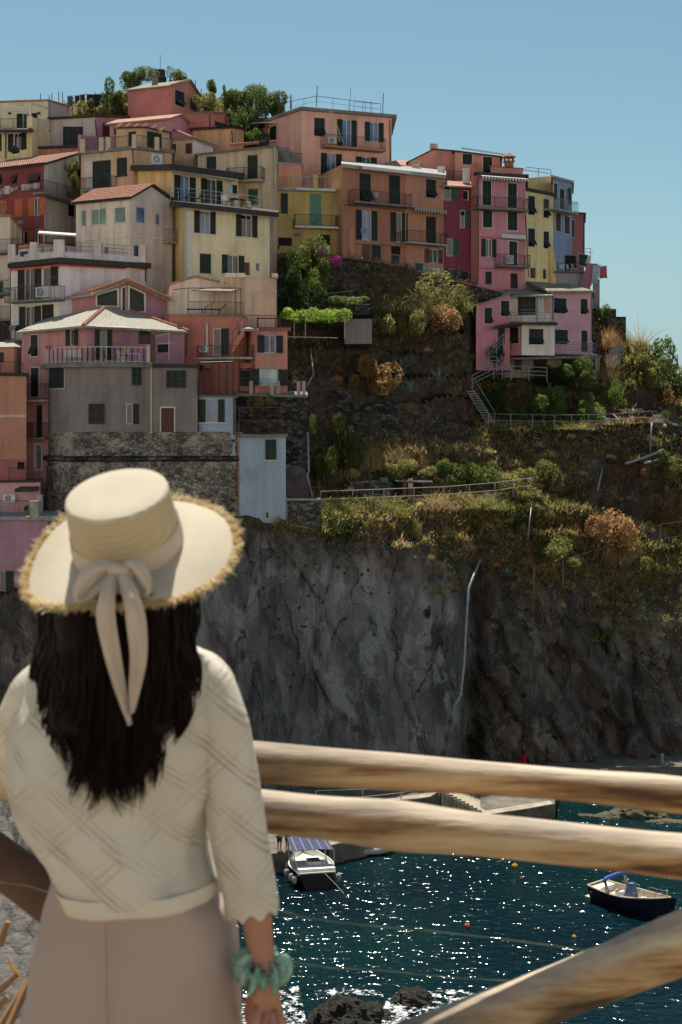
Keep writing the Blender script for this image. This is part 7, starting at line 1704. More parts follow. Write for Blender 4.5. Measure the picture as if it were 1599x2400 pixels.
# ------------------------------------------------------------------ quay, ramps, rocks in the harbour
def prism(mb, top, zb):
    n = len(top); bot = [Vector((p.x, p.y, zb)) for p in top]
    mb.add(list(top) + bot, [tuple(range(n)), tuple(range(2 * n - 1, n - 1, -1))] + [(i, i + n, (i + 1) % n + n, (i + 1) % n) for i in range(n)])
QUAY = simple('shade_tone_concrete', (.15, .135, .11), .85, var=.5, scale=1.2, bmp=.4); QUAY_L = simple('lit_tone_concrete', (.36, .31, .23), .9, var=.35, scale=1.5, bmp=.4)  # lit tops and shaded sides painted as a paler and a darker concrete
PY_ = lambda px, Y, z: Vector(((px - CX) / F * Y, Y, z))
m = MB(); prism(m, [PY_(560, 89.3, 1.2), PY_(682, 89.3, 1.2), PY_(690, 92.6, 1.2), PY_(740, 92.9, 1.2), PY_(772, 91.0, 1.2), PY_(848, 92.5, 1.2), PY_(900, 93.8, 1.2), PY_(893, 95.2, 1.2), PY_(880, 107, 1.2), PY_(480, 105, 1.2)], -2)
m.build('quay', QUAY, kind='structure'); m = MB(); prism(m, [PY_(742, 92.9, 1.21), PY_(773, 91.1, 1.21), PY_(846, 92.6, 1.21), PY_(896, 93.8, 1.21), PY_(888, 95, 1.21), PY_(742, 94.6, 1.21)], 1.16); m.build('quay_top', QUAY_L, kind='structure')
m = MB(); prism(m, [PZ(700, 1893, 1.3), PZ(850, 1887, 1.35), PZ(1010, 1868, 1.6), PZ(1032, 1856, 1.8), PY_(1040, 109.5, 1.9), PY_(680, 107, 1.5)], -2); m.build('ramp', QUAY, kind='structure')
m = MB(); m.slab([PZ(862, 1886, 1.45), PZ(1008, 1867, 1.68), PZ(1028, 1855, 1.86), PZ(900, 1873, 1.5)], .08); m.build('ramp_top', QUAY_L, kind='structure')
fence('ramp_railing', 'thin pale railing along the concrete ramp between the two timber rails', [PZ(740, 1890, 1.35), PZ(850, 1886, 1.4), PZ(940, 1876, 1.5), PZ(1030, 1860, 1.8)], 1.1, CREAM_T, 3.0, (1.0, .5), .03)
m = MB(); prism(m, [PZ(1128, 1912, .55), PZ(1240, 1895, .9), PZ(1300, 1884, 1.1), PY_(1310, 113, 1.2), PY_(1120, 111, 1.0)], -2); m.build('slipway', QUAY, kind='structure')
m = MB(); m.slab([PZ(1129, 1911, .62), PZ(1240, 1894, .97), PZ(1296, 1884, 1.17), PZ(1288, 1876, 1.2), PZ(1132, 1901, .66)], .06); m.build('slipway_top', QUAY_L, kind='structure')
t = thing('harbour_steps', 'concrete steps going down to the slipway behind the timber rails', 'stairs', PZ(1090, 1890, .2))
for k in range(10):
    a = PZ(1038 + 9.5 * k, 1857 + 5.2 * k, 1.8 - .13 * k); m = MB(); m.box(a.x - .1, a.y, a.z - 3, a.x + .45, a.y + 5.0, a.z); m.build('step', QUAY_L, t)
m = MB(); prism(m, [PZ(1285, 1800, 1.0), PZ(1430, 1798, 1.0), PZ(1700, 1796, 1.0), PY_(1720, 119.5, 1.0), PY_(1280, 116.5, 1.0)], -2); m.build('sea_path', QUAY, kind='structure')
a = PZ(1416, 1798, 1.0); m = MB(); m.box(a.x - .28, a.y - .1, a.z - .7, a.x + .28, a.y - .04, a.z - .1); tag(m.build('sign', WHITE), 'small white sign on the concrete sea wall behind the top rail', 'sign')
sg = [o for o in COL.objects if o.name == 'sign'][0]
for k in range(3): m = MB(); m.box(a.x - .22, a.y - .115, a.z - .25 - .17 * k, a.x + .22, a.y - .102, a.z - .19 - .17 * k); m.build('red_line', simple('red_print', (.45, .05, .06), .6), sg)
a = PZ(1553, 1790, 1.0); m = MB(); m.box(a.x - .12, a.y, a.z, a.x + .12, a.y + .1, a.z + .8); tag(m.build('marker_post', PIPE_W), 'white marker post on the concrete sea path at the right edge', 'post')
m = MB(); rr = random.Random(3); rows = []
for j in range(8):
    rows.append([P(1172 + 62 * i / 9, 1808 - 46 * (i / 9) ** 1.6 + 6 * j + rr.uniform(-2, 2), 112.5 - .1 * i + rr.uniform(-.2, .2)) for i in range(10)])
m.grid(rows); tag(m.build('tarpaulin', simple('red_net', (.55, .03, .02), .6)), 'crumpled bright red netting at the foot of the cliff', 'netting')

def rock(name, px, py, z, sx, sy, sz, seed, mat, n=36):
    """boulder: displaced half sphere"""
    c = PZ(px, py, z); rows = []
    for j in range(n // 2 + 1):
        th = math.pi * .62 * j / (n // 2); row = []
        for i in range(n):
            ph = 2 * math.pi * i / n; d = np.array([math.sin(th) * math.cos(ph), math.sin(th) * math.sin(ph), math.cos(th)])
            q = 1 + .55 * float(fbm(d[0] * 1.6 + seed, d[1] * 1.6, d[2] * 1.6, 4, True)) + .22 * float(fbm(d[0] * 6 + seed, d[1] * 6, d[2] * 6, 3))
            row.append((c.x + d[0] * sx * q, c.y + d[1] * sy * q, c.z + d[2] * sz * q - .1))
        rows.append(row)
    m = MB(); m.grid(rows, close=True); return m.build(name, mat)
def rockmat(name, cols, sc=2.0, seam=None):
    m, t, b, o = nodes(name); n = noise_n(t, sc, detail=10, rough=.75); r = ramp(t, n.outputs[0], [(.3, cols[0]), (.5, cols[1]), (.7, cols[2])])
    t.links.new(r.outputs[0], b.inputs['Base Color']); b.inputs['Roughness'].default_value = .75
    n2 = noise_n(t, sc * 2.2, seam or (1, 1, 1), detail=10, rough=.75); bump(t, n2.outputs[0], b, 1.0, .45); return m
RK = rockmat('dark_sea_rock', [(.010, .008, .007), (.035, .027, .020), (.085, .065, .045)], 3.0)
RKM = rockmat('mossy_rock', [(.06, .055, .03), (.16, .14, .07), (.28, .24, .14)], 2.0)
RKL = rockmat('pale_shore_rock', [(.09, .08, .07), (.26, .24, .22), (.42, .40, .37)], 1.2, (1, 1, 3))
for (x, y, sx, sy, sz, sd_, lab) in [(808, 2405, 1.15, 1.0, 1.3, 1, 'biggest dark wave washed rock at the bottom, in the middle'), (763, 2410, .8, .8, 1.0, 2, 'dark rock at the left end of the wave washed group'), (872, 2392, 1.1, .8, .75, 7, 'low dark rock joining the two bigger ones at the bottom'), (968, 2352, .95, .7, .75, 4, 'separate dark rock right of the foam gap'), (830, 2440, 1.5, .7, .9, 5, 'front dark rock cut by the bottom edge')]:
    tag(rock('sea_rock', x, y, 0, sx, sy, sz, sd_, RK), lab, 'rock')
for i, (x, y, sx, sy, sz, lab) in enumerate([(1500, 1912, 1.9, .9, .9, 'largest yellowish boulder in the shallows'), (1432, 1916, 1.2, .7, .4, 'flat yellowish boulder left of the largest one'), (1372, 1914, 1.2, .5, .22, 'low wet ledge rock nearest to the slipway'), (1565, 1930, 1.6, .7, .3, 'submerged ledge rock at the right edge')]):
    tag(rock('shallow_rock', x, y, -.1, sx, sy, sz, 11 + i, RKM), lab, 'rock')
# foam: thin broken sheets of white water
def foam_mat():
    m, t, b, out = nodes('foam'); n = noise_n(t, 2.2, detail=8, rough=.75); r = ramp(t, n.outputs[0], [(.51, 0.0), (.58, .9)])
    b.inputs['Base Color'].default_value = (.75, .78, .78, 1); b.inputs['Roughness'].default_value = .8
    tr = N(t, 'ShaderNodeBsdfTransparent'); mx = N(t, 'ShaderNodeMixShader'); t.links.new(r.outputs[0], mx.inputs[0]); t.links.new(tr.outputs[0], mx.inputs[1]); t.links.new(b.outputs[0], mx.inputs[2]); t.links.new(mx.outputs[0], out.inputs[0]); return m
FOAM = foam_mat(); m = MB()
def foam_patch(pix, z=.16):
    c = [PZ(x, y, z) for x, y in pix]; m.add(c, [tuple(range(len(c)))])
foam_patch([(880, 2420), (905, 2340), (960, 2330), (1010, 2322), (1075, 2318), (1120, 2330), (1060, 2350), (1010, 2375), (960, 2420)]); foam_patch([(735, 2322), (800, 2314), (890, 2322), (900, 2336), (820, 2330), (745, 2340)]); foam_patch([(570, 2330), (700, 2310), (720, 2400), (560, 2410)], .15); foam_patch([(905, 2345), (960, 2370), (940, 2420), (890, 2420)], .3)
tag(m.build('foam', FOAM, kind='stuff'), 'white foam around the rocks', None)

# rocky spur under the viewpoint at the lower left
nx, ny = 200, 300; gx = np.linspace(-30, 0, nx); gy = np.linspace(16, 66, ny); GX, GY = np.meshgrid(gx, gy)
# shore line of the spur: falls into the sea right of x = -0.2*y
edge = -(.192 * GY) - GX
lvl = 13.2 + (40 - GY) * .06
zz_ = lvl - 26 * np.clip(-edge * .16 + .1, 0, 1) ** 1.1 + 3.2 * fbm(GX * .18, GY * .18, GX * 0, 5, True) + 1.1 * fbm(GX * .9 + GY * .5, GY * .9, GX * 0 + 2, 5, True)
e_, i_ = cell(GX * .9 + GY * .45, 0, GY * .8 - GX * .2, 8); zz_ += 1.3 * (i_ - .5) * np.clip(e_ * 6, 0, 1); e_, i_ = cell(GX * 2.4 + GY * 1.1, 0, GY * 1.9 - GX * .5, 18); zz_ += .5 * (i_ - .5) * np.clip(e_ * 6, 0, 1); zz_ -= np.clip(GY - 55, 0, 20) * 1.3
Vs_ = np.stack([GX, GY, zz_], -1).reshape(-1, 3); I = np.arange(nx * ny).reshape(ny, nx)
mesh_np('rocky_spur', Vs_, np.stack([I[:-1, :-1], I[:-1, 1:], I[1:, 1:], I[1:, :-1]], -1).reshape(-1, 4), RKL, kind='structure')

# ------------------------------------------------------------------ boats and buoys
HULL_D = simple('navy_hull', (.008, .008, .018), .3, var=.2); BOATW = simple('boat_white', (.78, .76, .68), .5, var=.15); BOATC = simple('boat_cream', (.62, .50, .36), .5, var=.15); CANV = simple('blue_striped_canvas', (.03, .035, .10), .8); CANVB = simple('bright_blue_canvas', (.04, .09, .38), .7)
def hull(L, Wd, H, sheer, n=26):
    """stations from stern (y=0) to bow (y=L): returns outer rows (keel..gunwale) per station"""
    st = []
    for i in range(n + 1):
        f = i / n; w = Wd / 2 * (0.80 + .55 * f - 1.35 * max(0, f - .35) ** 1.6 / (.65 ** 1.6) * 1.0) if f > .35 else Wd / 2 * (.80 + .55 * f)
        w = max(.03, min(Wd / 2, w)); g = H + sheer * (f - .25) ** 2 * 1.6
        st.append((f * L, w, g))
    return st
def boat(name, label, loc, rz, L, Wd, H, sheer, hullmat, deck, rub, deckf=.62):
    t = thing(name, label, 'boat', loc, None, rz); st = hull(L, Wd, H, sheer)
    def add(m, nm, mat, smooth=False, par=None):
        o = m.build(nm, mat, smooth=smooth); l = o.location.copy(); o.parent = par or t; o.location = l; return o
    for s in ('hull',):
        m = MB(); rows = []
        for (y, w, g) in st:
            r_ = []
            for k in range(-6, 7):
                a = abs(k) / 6; x = w * (a ** .55) * (1 if k > 0 else -1) if k else 0; z = -.25 + (g + .25) * (a ** 2.0); yy = y + (0.25 * (z / H) if y > L * .96 else 0)
                r_.append((x, yy, z))
            rows.append(r_)
        m.grid(rows); m.add(rows[0], [tuple(range(len(rows[0])))]); add(m, 'hull', hullmat, True)
    m = MB()
    for sx in (-1, 1): m.tube([(sx * (w + .0), y, g) for (y, w, g) in st], .05, 6)
    m.bar((-st[0][1], 0, st[0][2]), (st[0][1], 0, st[0][2]), .05); add(m, 'rub_rail', rub)
    # inner lining and floor
    fl = H * deckf; m = MB(); rows = []
    for (y, w, g) in st[1:-1]:
        wi = max(.02, w - .09); rows.append([(-wi, y, g), (-wi * .86, y, fl), (0, y, fl), (wi * .86, y, fl), (wi, y, g)])
    m.grid(rows); m.add(rows[0], [tuple(range(5))]); add(m, 'deck', deck)
    return t, st, fl, add
a, b = PZ(744, 2082, 0), PZ(712, 2030, 0); d = b - a; rz = math.atan2(-d.x, d.y)
t, st, fl, add = boat('motor_boat', 'white open boat with a blue striped canopy and round fenders moored at the quay', a + Vector((0, 0, .05)), rz, 5.0, 2.75, .85, .45, HULL_D, BOATW, BOATW, .82)
m = MB(); m.box(-1.15, .12, fl + .02, 1.15, .9, fl + .4); add(m, 'stern_bench', BOATW)
m = MB(); m.box(-.35, 1.0, fl + .01, .45, 1.8, fl + .55); add(m, 'engine_box', BOATW); m = MB(); m.box(-.30, 1.05, fl + .552, .40, 1.75, fl + .59); add(m, 'engine_lid', simple('grey_lid', (.16, .16, .2), .4))
m = MB(); m.box(-.95, 2.2, fl + .01, .95, 3.6, fl + .12); add(m, 'fore_deck', BOATW)
for k in range(2): m = MB(); m.box(-.9, 2.45 + .75 * k, fl + .125, .9, 2.47 + .75 * k, fl + .135); add(m, 'deck_seam', CREAM_T)
ct = [(-1.35, .9, 2.0), (1.2, .8, 2.0), (1.15, 3.4, 2.15), (-1.25, 3.5, 2.15)]
m = MB(); rows = []
for j in range(7):
    f = j / 6; rows.append([tuple(Vector(ct[0]).lerp(Vector(ct[3]), f).lerp(Vector(ct[1]).lerp(Vector(ct[2]), f), g / 8) + Vector((0, 0, .06 * math.sin(math.pi * g / 8)))) for g in range(9)])
m.grid(rows); m.grid([[(p[0], p[1], p[2] - .02) for p in r_] for r_ in rows]); cn = add(m, 'canopy', CANV)
for k in range(5):
    m = MB(); g = (k + .5) / 5; m.add([tuple(Vector(ct[0]).lerp(Vector(ct[1]), g + dx).lerp(Vector(ct[3]).lerp(Vector(ct[2]), g + dx), f) + Vector((0, 0, .012 + .06 * math.sin(math.pi * g)))) for (dx, f) in ((-.02, 0), (.02, 0), (.02, 1), (-.02, 1))], [(0, 1, 2, 3)]); o = add(m, 'stripe', simple('canvas_light_stripe', (.12, .14, .25), .8))
for (p_, q_) in (((-1.15, .2), ct[0]), ((1.1, .2), ct[1]), ((1.15, 3.2), ct[2]), ((-1.15, 3.3), ct[3])): m = MB(); m.bar((p_[0], p_[1], .9), q_, .04); add(m, 'canopy_pole', STEEL)
for i, (y, sx) in enumerate([(.3, -1), (.9, -1), (1.8, -1), (3.2, -1), (3.8, -1), (4.4, -1), (5.0, -1), (.25, 1)]):
    w = [s_ for s_ in st if s_[0] >= y][0][1]; m = MB(); m.lathe([(0, -.24), (.13, -.2), (.18, 0), (.13, .2), (0, .24)], (sx * (w + .2), y, .45), 10); add(m, 'fender', simple('grey_fender', (.35, .32, .30), .6), True)
m = MB(); m.tube([(.4, 0, .9), (1.0, -.9, .35), (1.3, -1.6, .05)], .015, 4); add(m, 'mooring_rope', CREAM_T)
# dark launch at the right
a, b = PZ(1398, 2106, 0), PZ(1567, 2160, 0); d = b - a; rz = math.atan2(-d.x, d.y)
t, st, fl, add = boat('launch', 'dark hulled wooden launch with a folded bright blue bimini, floating at the right', a + Vector((0, 0, .0)), rz, d.length * 1.03, 2.0, .92, .55, HULL_D, BOATC, BOATC)
Lb = d.length
m = MB()
for sx in (-1, 1): m.tube([(sx * (w + .02), y, .12 + .1 * (y / Lb)) for (y, w, g) in [(s_[0], s_[1] * .62, s_[2]) for s_ in st]], .018, 5)
add(m, 'water_line_stripe', CREAM_T)
m = MB(); m.box(-.75, .15, fl + .01, .75, .8, fl + .35); add(m, 'stern_bench', BOATW); m = MB(); m.box(-.42, 3.1, fl + .02, .42, Lb - 1.5, fl + .25); add(m, 'bow_cushion', BOATW)
m = MB(); m.hexa([(-.3, 2.2, fl), (.3, 2.2, fl), (.3, 2.9, fl), (-.3, 2.9, fl), (-.18, 2.45, fl + .98), (.18, 2.45, fl + .98), (.18, 2.75, fl + 1.0), (-.18, 2.75, fl + 1.0)]); add(m, 'covered_console', simple('blue_cover', (.08, .12, .28), .8))
m = MB(); m.lathe([(0, 0), (.25, .02), (.3, .2), (.28, .35), (0, .38)], (0, 1.75, fl), 12); add(m, 'helm_seat', BOATW, True)
for y0, y1 in ((1.5, 1.35), (1.72, 1.4)):
    for sx in (-1, 1): m = MB(); m.bar((sx * .93, y0, .85), (sx * .9, y1, 1.6), .04); add(m, 'bimini_pole', STEEL)
m = MB(); m.tube([(-1.0, 1.45, 1.48), (-.97, 1.40, 1.64), (-.8, 1.38, 1.70), (0, 1.38, 1.74), (.8, 1.38, 1.70), (.97, 1.40, 1.64), (1.0, 1.45, 1.48)], [.08, .12, .12, .12, .12, .12, .08], 8); add(m, 'bimini', CANVB, True)
for sx in (-1, 1):
    m = MB(); ws = [(y, w, g) for (y, w, g) in st if Lb * .62 < y < Lb * .99]; m.tube([(sx * w * .93, y, g + .3) for (y, w, g) in ws], .018, 5)
    for (y, w, g) in ws[::3]: m.bar((sx * w * .93, y, g), (sx * w * .93, y, g + .3), .014)
    add(m, 'bow_rail', STEEL); m = MB(); ws = [(y, w, g) for (y, w, g) in st if Lb * .2 < y < Lb * .5]; m.tube([(sx * w * .95, y, g + .25) for (y, w, g) in ws], .015, 5)
    for (y, w, g) in ws[::3]: m.bar((sx * w * .95, y, g), (sx * w * .95, y, g + .25), .012)
    add(m, 'side_rail', STEEL)
m = MB(); m.bar((0, Lb * .98, 1.1), (0, Lb * .98, 1.75), .06); add(m, 'stem_post', BOATC); m = MB(); m.box(-.4, -.55, .05, .4, .02, .12); add(m, 'swim_platform', BOATC)
m = MB()
for k in range(9):      # small pale script at the bow, unreadable in the photo
    y = Lb * (.66 + .018 * k); m.tube([(1.0 * .93 - .045 * k * .6, y, .72 + .03 * (k % 2)), (1.0 * .93 - .045 * k * .6 + .01, y + .05, .78 + .03 * ((k + 1) % 3))], .008, 4)
# dinghy
a = PZ(872, 1998, 0); t = thing('dinghy', 'small grey inflatable dinghy with an outboard beside the quay', 'dinghy', a, None, math.radians(-80))
m = MB(); m.tube([(-.55, -1.2, .25), (-.6, -.6, .25), (-.6, .4, .27), (-.45, 1.0, .33), (0, 1.35, .4), (.45, 1.0, .33), (.6, .4, .27), (.6, -.6, .25), (.55, -1.2, .25)], [.15, .22, .22, .22, .22, .22, .22, .22, .15], 10); o = m.build('tube', simple('inflatable_grey', (.42, .42, .44), .5), smooth=True); l = o.location.copy(); o.parent = t; o.location = l
m = MB(); m.box(-.45, -1.0, .12, .45, .9, .18); o = m.build('floor', IRON); l = o.location.copy(); o.parent = t; o.location = l
m = MB(); m.box(-.14, -1.45, .35, .14, -1.05, .75); m.bar((0, -1.3, .35), (0, -1.35, -.2), .05); o = m.build('outboard', IRON); l = o.location.copy(); o.parent = t; o.location = l
for (x, y, c, r_, lab) in [(1207, 2033, (.55, .33, .02), .21, 'larger orange yellow buoy on the water'), (1222, 2060, (.5, .08, .06), .11, 'small red and white buoy below the orange yellow one'), (1095, 2172, (.62, .12, .04), .17, 'bright orange buoy in mid water'), (1346, 2198, (.5, .33, .05), .13, 'small yellowish float with a ring nearest the viewer')]:
    p = PZ(x, y, 0); m = MB(); m.lathe([(0, -.1), (r_ * .8, 0), (r_, r_ * .45), (r_ * .75, r_ * .95), (r_ * .2, r_ * 1.2), (r_ * .15, r_ * 1.5), (0, r_ * 1.55)], p, 12); tag(m.build('buoy', simple('buoy_%d' % x, c, .5), smooth=True), lab, 'buoy')
zq = 1.2
for (x, y, lab, bend, hat) in [(655, 1994, 'person in a white shirt bending over on the quay by the canopy boat', .7, None), (674, 1992, 'person with a pale hat half hidden behind the blue canopy', .25, SHW)]:
    p = PZ(x, y, zq); small_person(lab, (p.x, p.y, zq), .8, SHW, IRON, hat, bend)
# ------------------------------------------------------------------ timber fence in front of the viewer
def wood_mat():
    m, t, b, o = nodes('weathered_round_timber')
    n = noise_n(t, 3.0, (.7, 7, 7), detail=5, rough=.6); r = ramp(t, n.outputs[0], [(.36, (.07, .034, .013)), (.45, (.25, .135, .055)), (.53, (.42, .28, .14)), (.66, (.54, .42, .27))])
    n2 = noise_n(t, 1.3, (.7, 2.2, 2.2), detail=5); r2 = ramp(t, n2.outputs[0], [(.38, .40), (.48, .95), (.62, 1.15)])
    c = mixc(t, 1.0, r.outputs[0], r2.outputs[0], 'MULTIPLY')
    v = N(t, 'ShaderNodeTexVoronoi'); v.inputs['Scale'].default_value = 1.0; mp = mapping(t, (1.6, 4, 4)); t.links.new(mp.outputs[0], v.inputs[0]); rk = ramp(t, v.outputs['Distance'], [(.0, .08), (.18, .22), (.27, 1.0)])
    c = mixc(t, 1.0, c, rk.outputs[0], 'MULTIPLY')
    # upward side of the poles painted paler like lit tops, plus some bleaching
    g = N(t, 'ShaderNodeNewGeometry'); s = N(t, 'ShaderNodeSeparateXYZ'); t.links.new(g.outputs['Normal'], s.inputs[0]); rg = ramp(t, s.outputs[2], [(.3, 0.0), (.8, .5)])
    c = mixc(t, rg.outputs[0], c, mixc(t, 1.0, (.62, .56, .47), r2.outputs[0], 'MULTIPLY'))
    t.links.new(c, b.inputs['Base Color']); b.inputs['Roughness'].default_value = .8; bump(t, n.outputs[0], b, .5, .02); return m
WOOD = wood_mat()
def pole(parent, name, a, b, r0, r1, seed):
    a, b = Vector(a), Vector(b); L = (b - a).length; n = 60; m = MB(); pts = []; rad = []
    for i in range(n + 1):
        f = i / n; p = a.lerp(b, f); w = float(vnoise(f * L * 1.1, seed, 0)) * .02; pts.append(p + Vector((0, w, w * .8)))
        kn = .012 * max(0, float(vnoise(f * L * 3.0, seed + 5, 1)) * 2) ** 2
        rad.append((r0 + (r1 - r0) * f) * (1 + .10 * float(vnoise(f * L * 2.2, seed, 3))) + kn)
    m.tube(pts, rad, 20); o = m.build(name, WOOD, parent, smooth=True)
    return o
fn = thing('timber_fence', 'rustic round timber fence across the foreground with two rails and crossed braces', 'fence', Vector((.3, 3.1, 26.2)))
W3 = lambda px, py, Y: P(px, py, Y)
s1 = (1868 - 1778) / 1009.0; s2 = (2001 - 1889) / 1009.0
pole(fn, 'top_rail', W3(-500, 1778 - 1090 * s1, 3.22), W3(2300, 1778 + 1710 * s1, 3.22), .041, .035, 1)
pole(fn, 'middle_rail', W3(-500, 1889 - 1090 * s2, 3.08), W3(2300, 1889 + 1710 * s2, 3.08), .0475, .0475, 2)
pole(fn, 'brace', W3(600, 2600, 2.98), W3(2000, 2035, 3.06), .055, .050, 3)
WOOD_SHADE = simple('shaded_timber', (.11, .06, .035), .8, var=.5, scale=5, bmp=.3); pole(fn, 'brace', W3(-350, 1760, 3.16), W3(430, 2350, 3.1), .047, .050, 4).data.materials[0] = WOOD_SHADE  # left brace: shade from woman and rails put into a darker timber colour
for x in (330, 2080):
    a = W3(x, 1720 if x < 1000 else 1860, 3.22); pole(fn, 'post', (a.x, 3.24, 26.1), (a.x, 3.24, a.z + .12), .06, .055, 5)
fn2 = thing('netting_wire', 'thin twisted wires of a netting hanging below the timber rails', 'wire', W3(1000, 2180, 3.15))
for pts in ([(600, 2118), (700, 2148), (800, 2160), (900, 2170), (1000, 2181), (1150, 2195), (1300, 2214), (1400, 2230), (1600, 2262)], [(600, 2240), (680, 2252), (780, 2266), (900, 2272), (1050, 2288), (1200, 2300)], [(-20, 2068), (60, 2075), (110, 2092), (200, 2110)]):
    m = MB(); m.tube([W3(x, y + 3 * math.sin(x * .05), 3.02) for x, y in pts], .0011, 5); m.build('wire', simple('pale_green_wire', (.30, .36, .26), .5, .2, var=.6, scale=14), fn2)
# dry stalks bottom left
DRYS = simple('dry_stalk', (.27, .14, .055), .7, var=.35, scale=8)
for i, pts in enumerate([[(-10, 2330, 4.0), (40, 2285, 4.0)], [(-8, 2420, 3.9), (85, 2265, 4.0)], [(10, 2430, 3.8), (72, 2290, 3.9), (80, 2262, 3.9)], [(-10, 2370, 4.2), (18, 2335, 4.2)], [(0, 2215, 4.2), (18, 2160, 4.2)]]):
    m = MB(); q = [W3(*p) for p in pts]; m.tube(q, [.012] * (len(q) - 1) + [.008], 6); tag(m.build('dry_reed', DRYS), ['short upper orange brown reed at the left edge', 'long slanting reed from the bottom edge', 'steepest thick reed with a broken orange tip', 'thin reed low on the left edge', 'small lone reed highest on the left edge'][i], 'reed', 'dry reeds in the bottom left corner')
m = MB(); m.tube([W3(17, 2240, 4), W3(30, 2268, 4), W3(54, 2294, 4)], [.002, .008, .001], 5); tag(m.build('curled_reed', simple('golden_reed', (.6, .36, .12), .7)), 'curved golden leaf crossing the dry reeds', 'reed')

# ------------------------------------------------------------------ the woman with the straw hat
YW = 2.68
def Wp(px, py, dy=0.0):
    return P(px, py, YW + dy)
wm = thing('person', 'woman seen from behind in a straw hat, cream lace knit top and pale trousers', 'person', Vector((Wp(310, 2000).x, YW, 26.22)))
def skinned(name, mat, V_, E, R_, root=0, sub=2):
    off = wbase(wm); me = bpy.data.meshes.new(name); me.from_pydata([tuple(Vector(v) - off) for v in V_], E, []); o = bpy.data.objects.new(name, me); COL.objects.link(o); o.parent = wm; me.materials.append(mat)
    md = o.modifiers.new('Skin', 'SKIN'); md.use_smooth_shade = True
    for i, v in enumerate(me.skin_vertices[0].data): v.radius = (R_[i], R_[i]); v.use_root = (i == root)
    s_ = o.modifiers.new('Sub', 'SUBSURF'); s_.levels = 1; s_.render_levels = sub; return o
V_ = [Wp(318, 2180, .03), Wp(310, 1980, .02), Wp(295, 1760, .03), Wp(285, 1600, .03), Wp(285, 1500, .0), Wp(285, 1430, -.02), Wp(288, 1330, .0), Wp(288, 1270, .02),
      Wp(450, 1625, .03), Wp(552, 1850, .0), Wp(596, 2110, -.03), Wp(618, 2268, -.05), Wp(628, 2340, -.06),
      Wp(140, 1630, .03), Wp(66, 1800, .10), Wp(26, 1762, .40), Wp(22, 1745, .50),
      Wp(235, 2350, .03), Wp(225, 2800, .03), Wp(225, 3120, .06), Wp(410, 2350, .03), Wp(420, 2800, .03), Wp(420, 3120, .06)]
E = [(0, 1), (1, 2), (2, 3), (3, 4), (4, 5), (5, 6), (6, 7), (3, 8), (8, 9), (9, 10), (10, 11), (11, 12), (3, 13), (13, 14), (14, 15), (15, 16), (0, 17), (17, 18), (18, 19), (0, 20), (20, 21), (21, 22)]
R_ = [.13, .10, .12, .11, .05, .052, .085, .085, .040, .040, .034, .024, .030, .040, .038, .028, .026, .085, .055, .035, .085, .055, .035]
# fingers of the right hand, hanging and slightly curled, and the thumb
base = len(V_)
for (x0, y0, x1, y1, x2, y2, dy) in [(606, 2362, 598, 2400, 603, 2432, -.09), (620, 2368, 617, 2412, 622, 2450, -.085), (636, 2368, 640, 2412, 646, 2448, -.08), (650, 2360, 660, 2396, 668, 2424, -.07)]:
    i = len(V_); V_ += [Wp(x0, y0, dy + .02), Wp(x1, y1, dy), Wp(x2, y2, dy + .02)]; E += [(12, i), (i, i + 1), (i + 1, i + 2)]; R_ += [.0105, .0095, .008]
i = len(V_); V_ += [Wp(592, 2335, -.02), Wp(583, 2372, -.0), Wp(586, 2400, .01)]; E += [(12, i), (i, i + 1), (i + 1, i + 2)]; R_ += [.012, .0105, .009]
for k in range(4):     # left hand resting on the rail
    i = len(V_); V_ += [Wp(6 + 10 * k, 1742, .56), Wp(6 + 10 * k, 1750, .60)]; E += [(16, i), (i, i + 1)]; R_ += [.010, .008]
skinned('body', SKIN, V_, E, R_)
# face: eyes, nose and mouth on the side looking away
fc = Wp(288, 1300, .0); m = MB(); m.tube([fc + Vector((0, .10, .03)), fc + Vector((0, .125, -.01)), fc + Vector((0, .105, -.02))], [.006, .013, .008], 6); m.build('nose', SKIN, wm, smooth=True)
for sx in (-.032, .032): m = MB(); m.lathe([(0, -.008), (.011, -.004), (.012, .004), (0, .008)], fc + Vector((sx, .088, .035)), 8); m.build('eye', PLASTIC, wm, smooth=True)
m = MB(); m.tube([fc + Vector((-.022, .09, -.045)), fc + Vector((0, .1, -.047)), fc + Vector((.022, .09, -.045))], .006, 6); m.build('mouth', simple('lips', (.35, .10, .09), .5), wm, smooth=True)

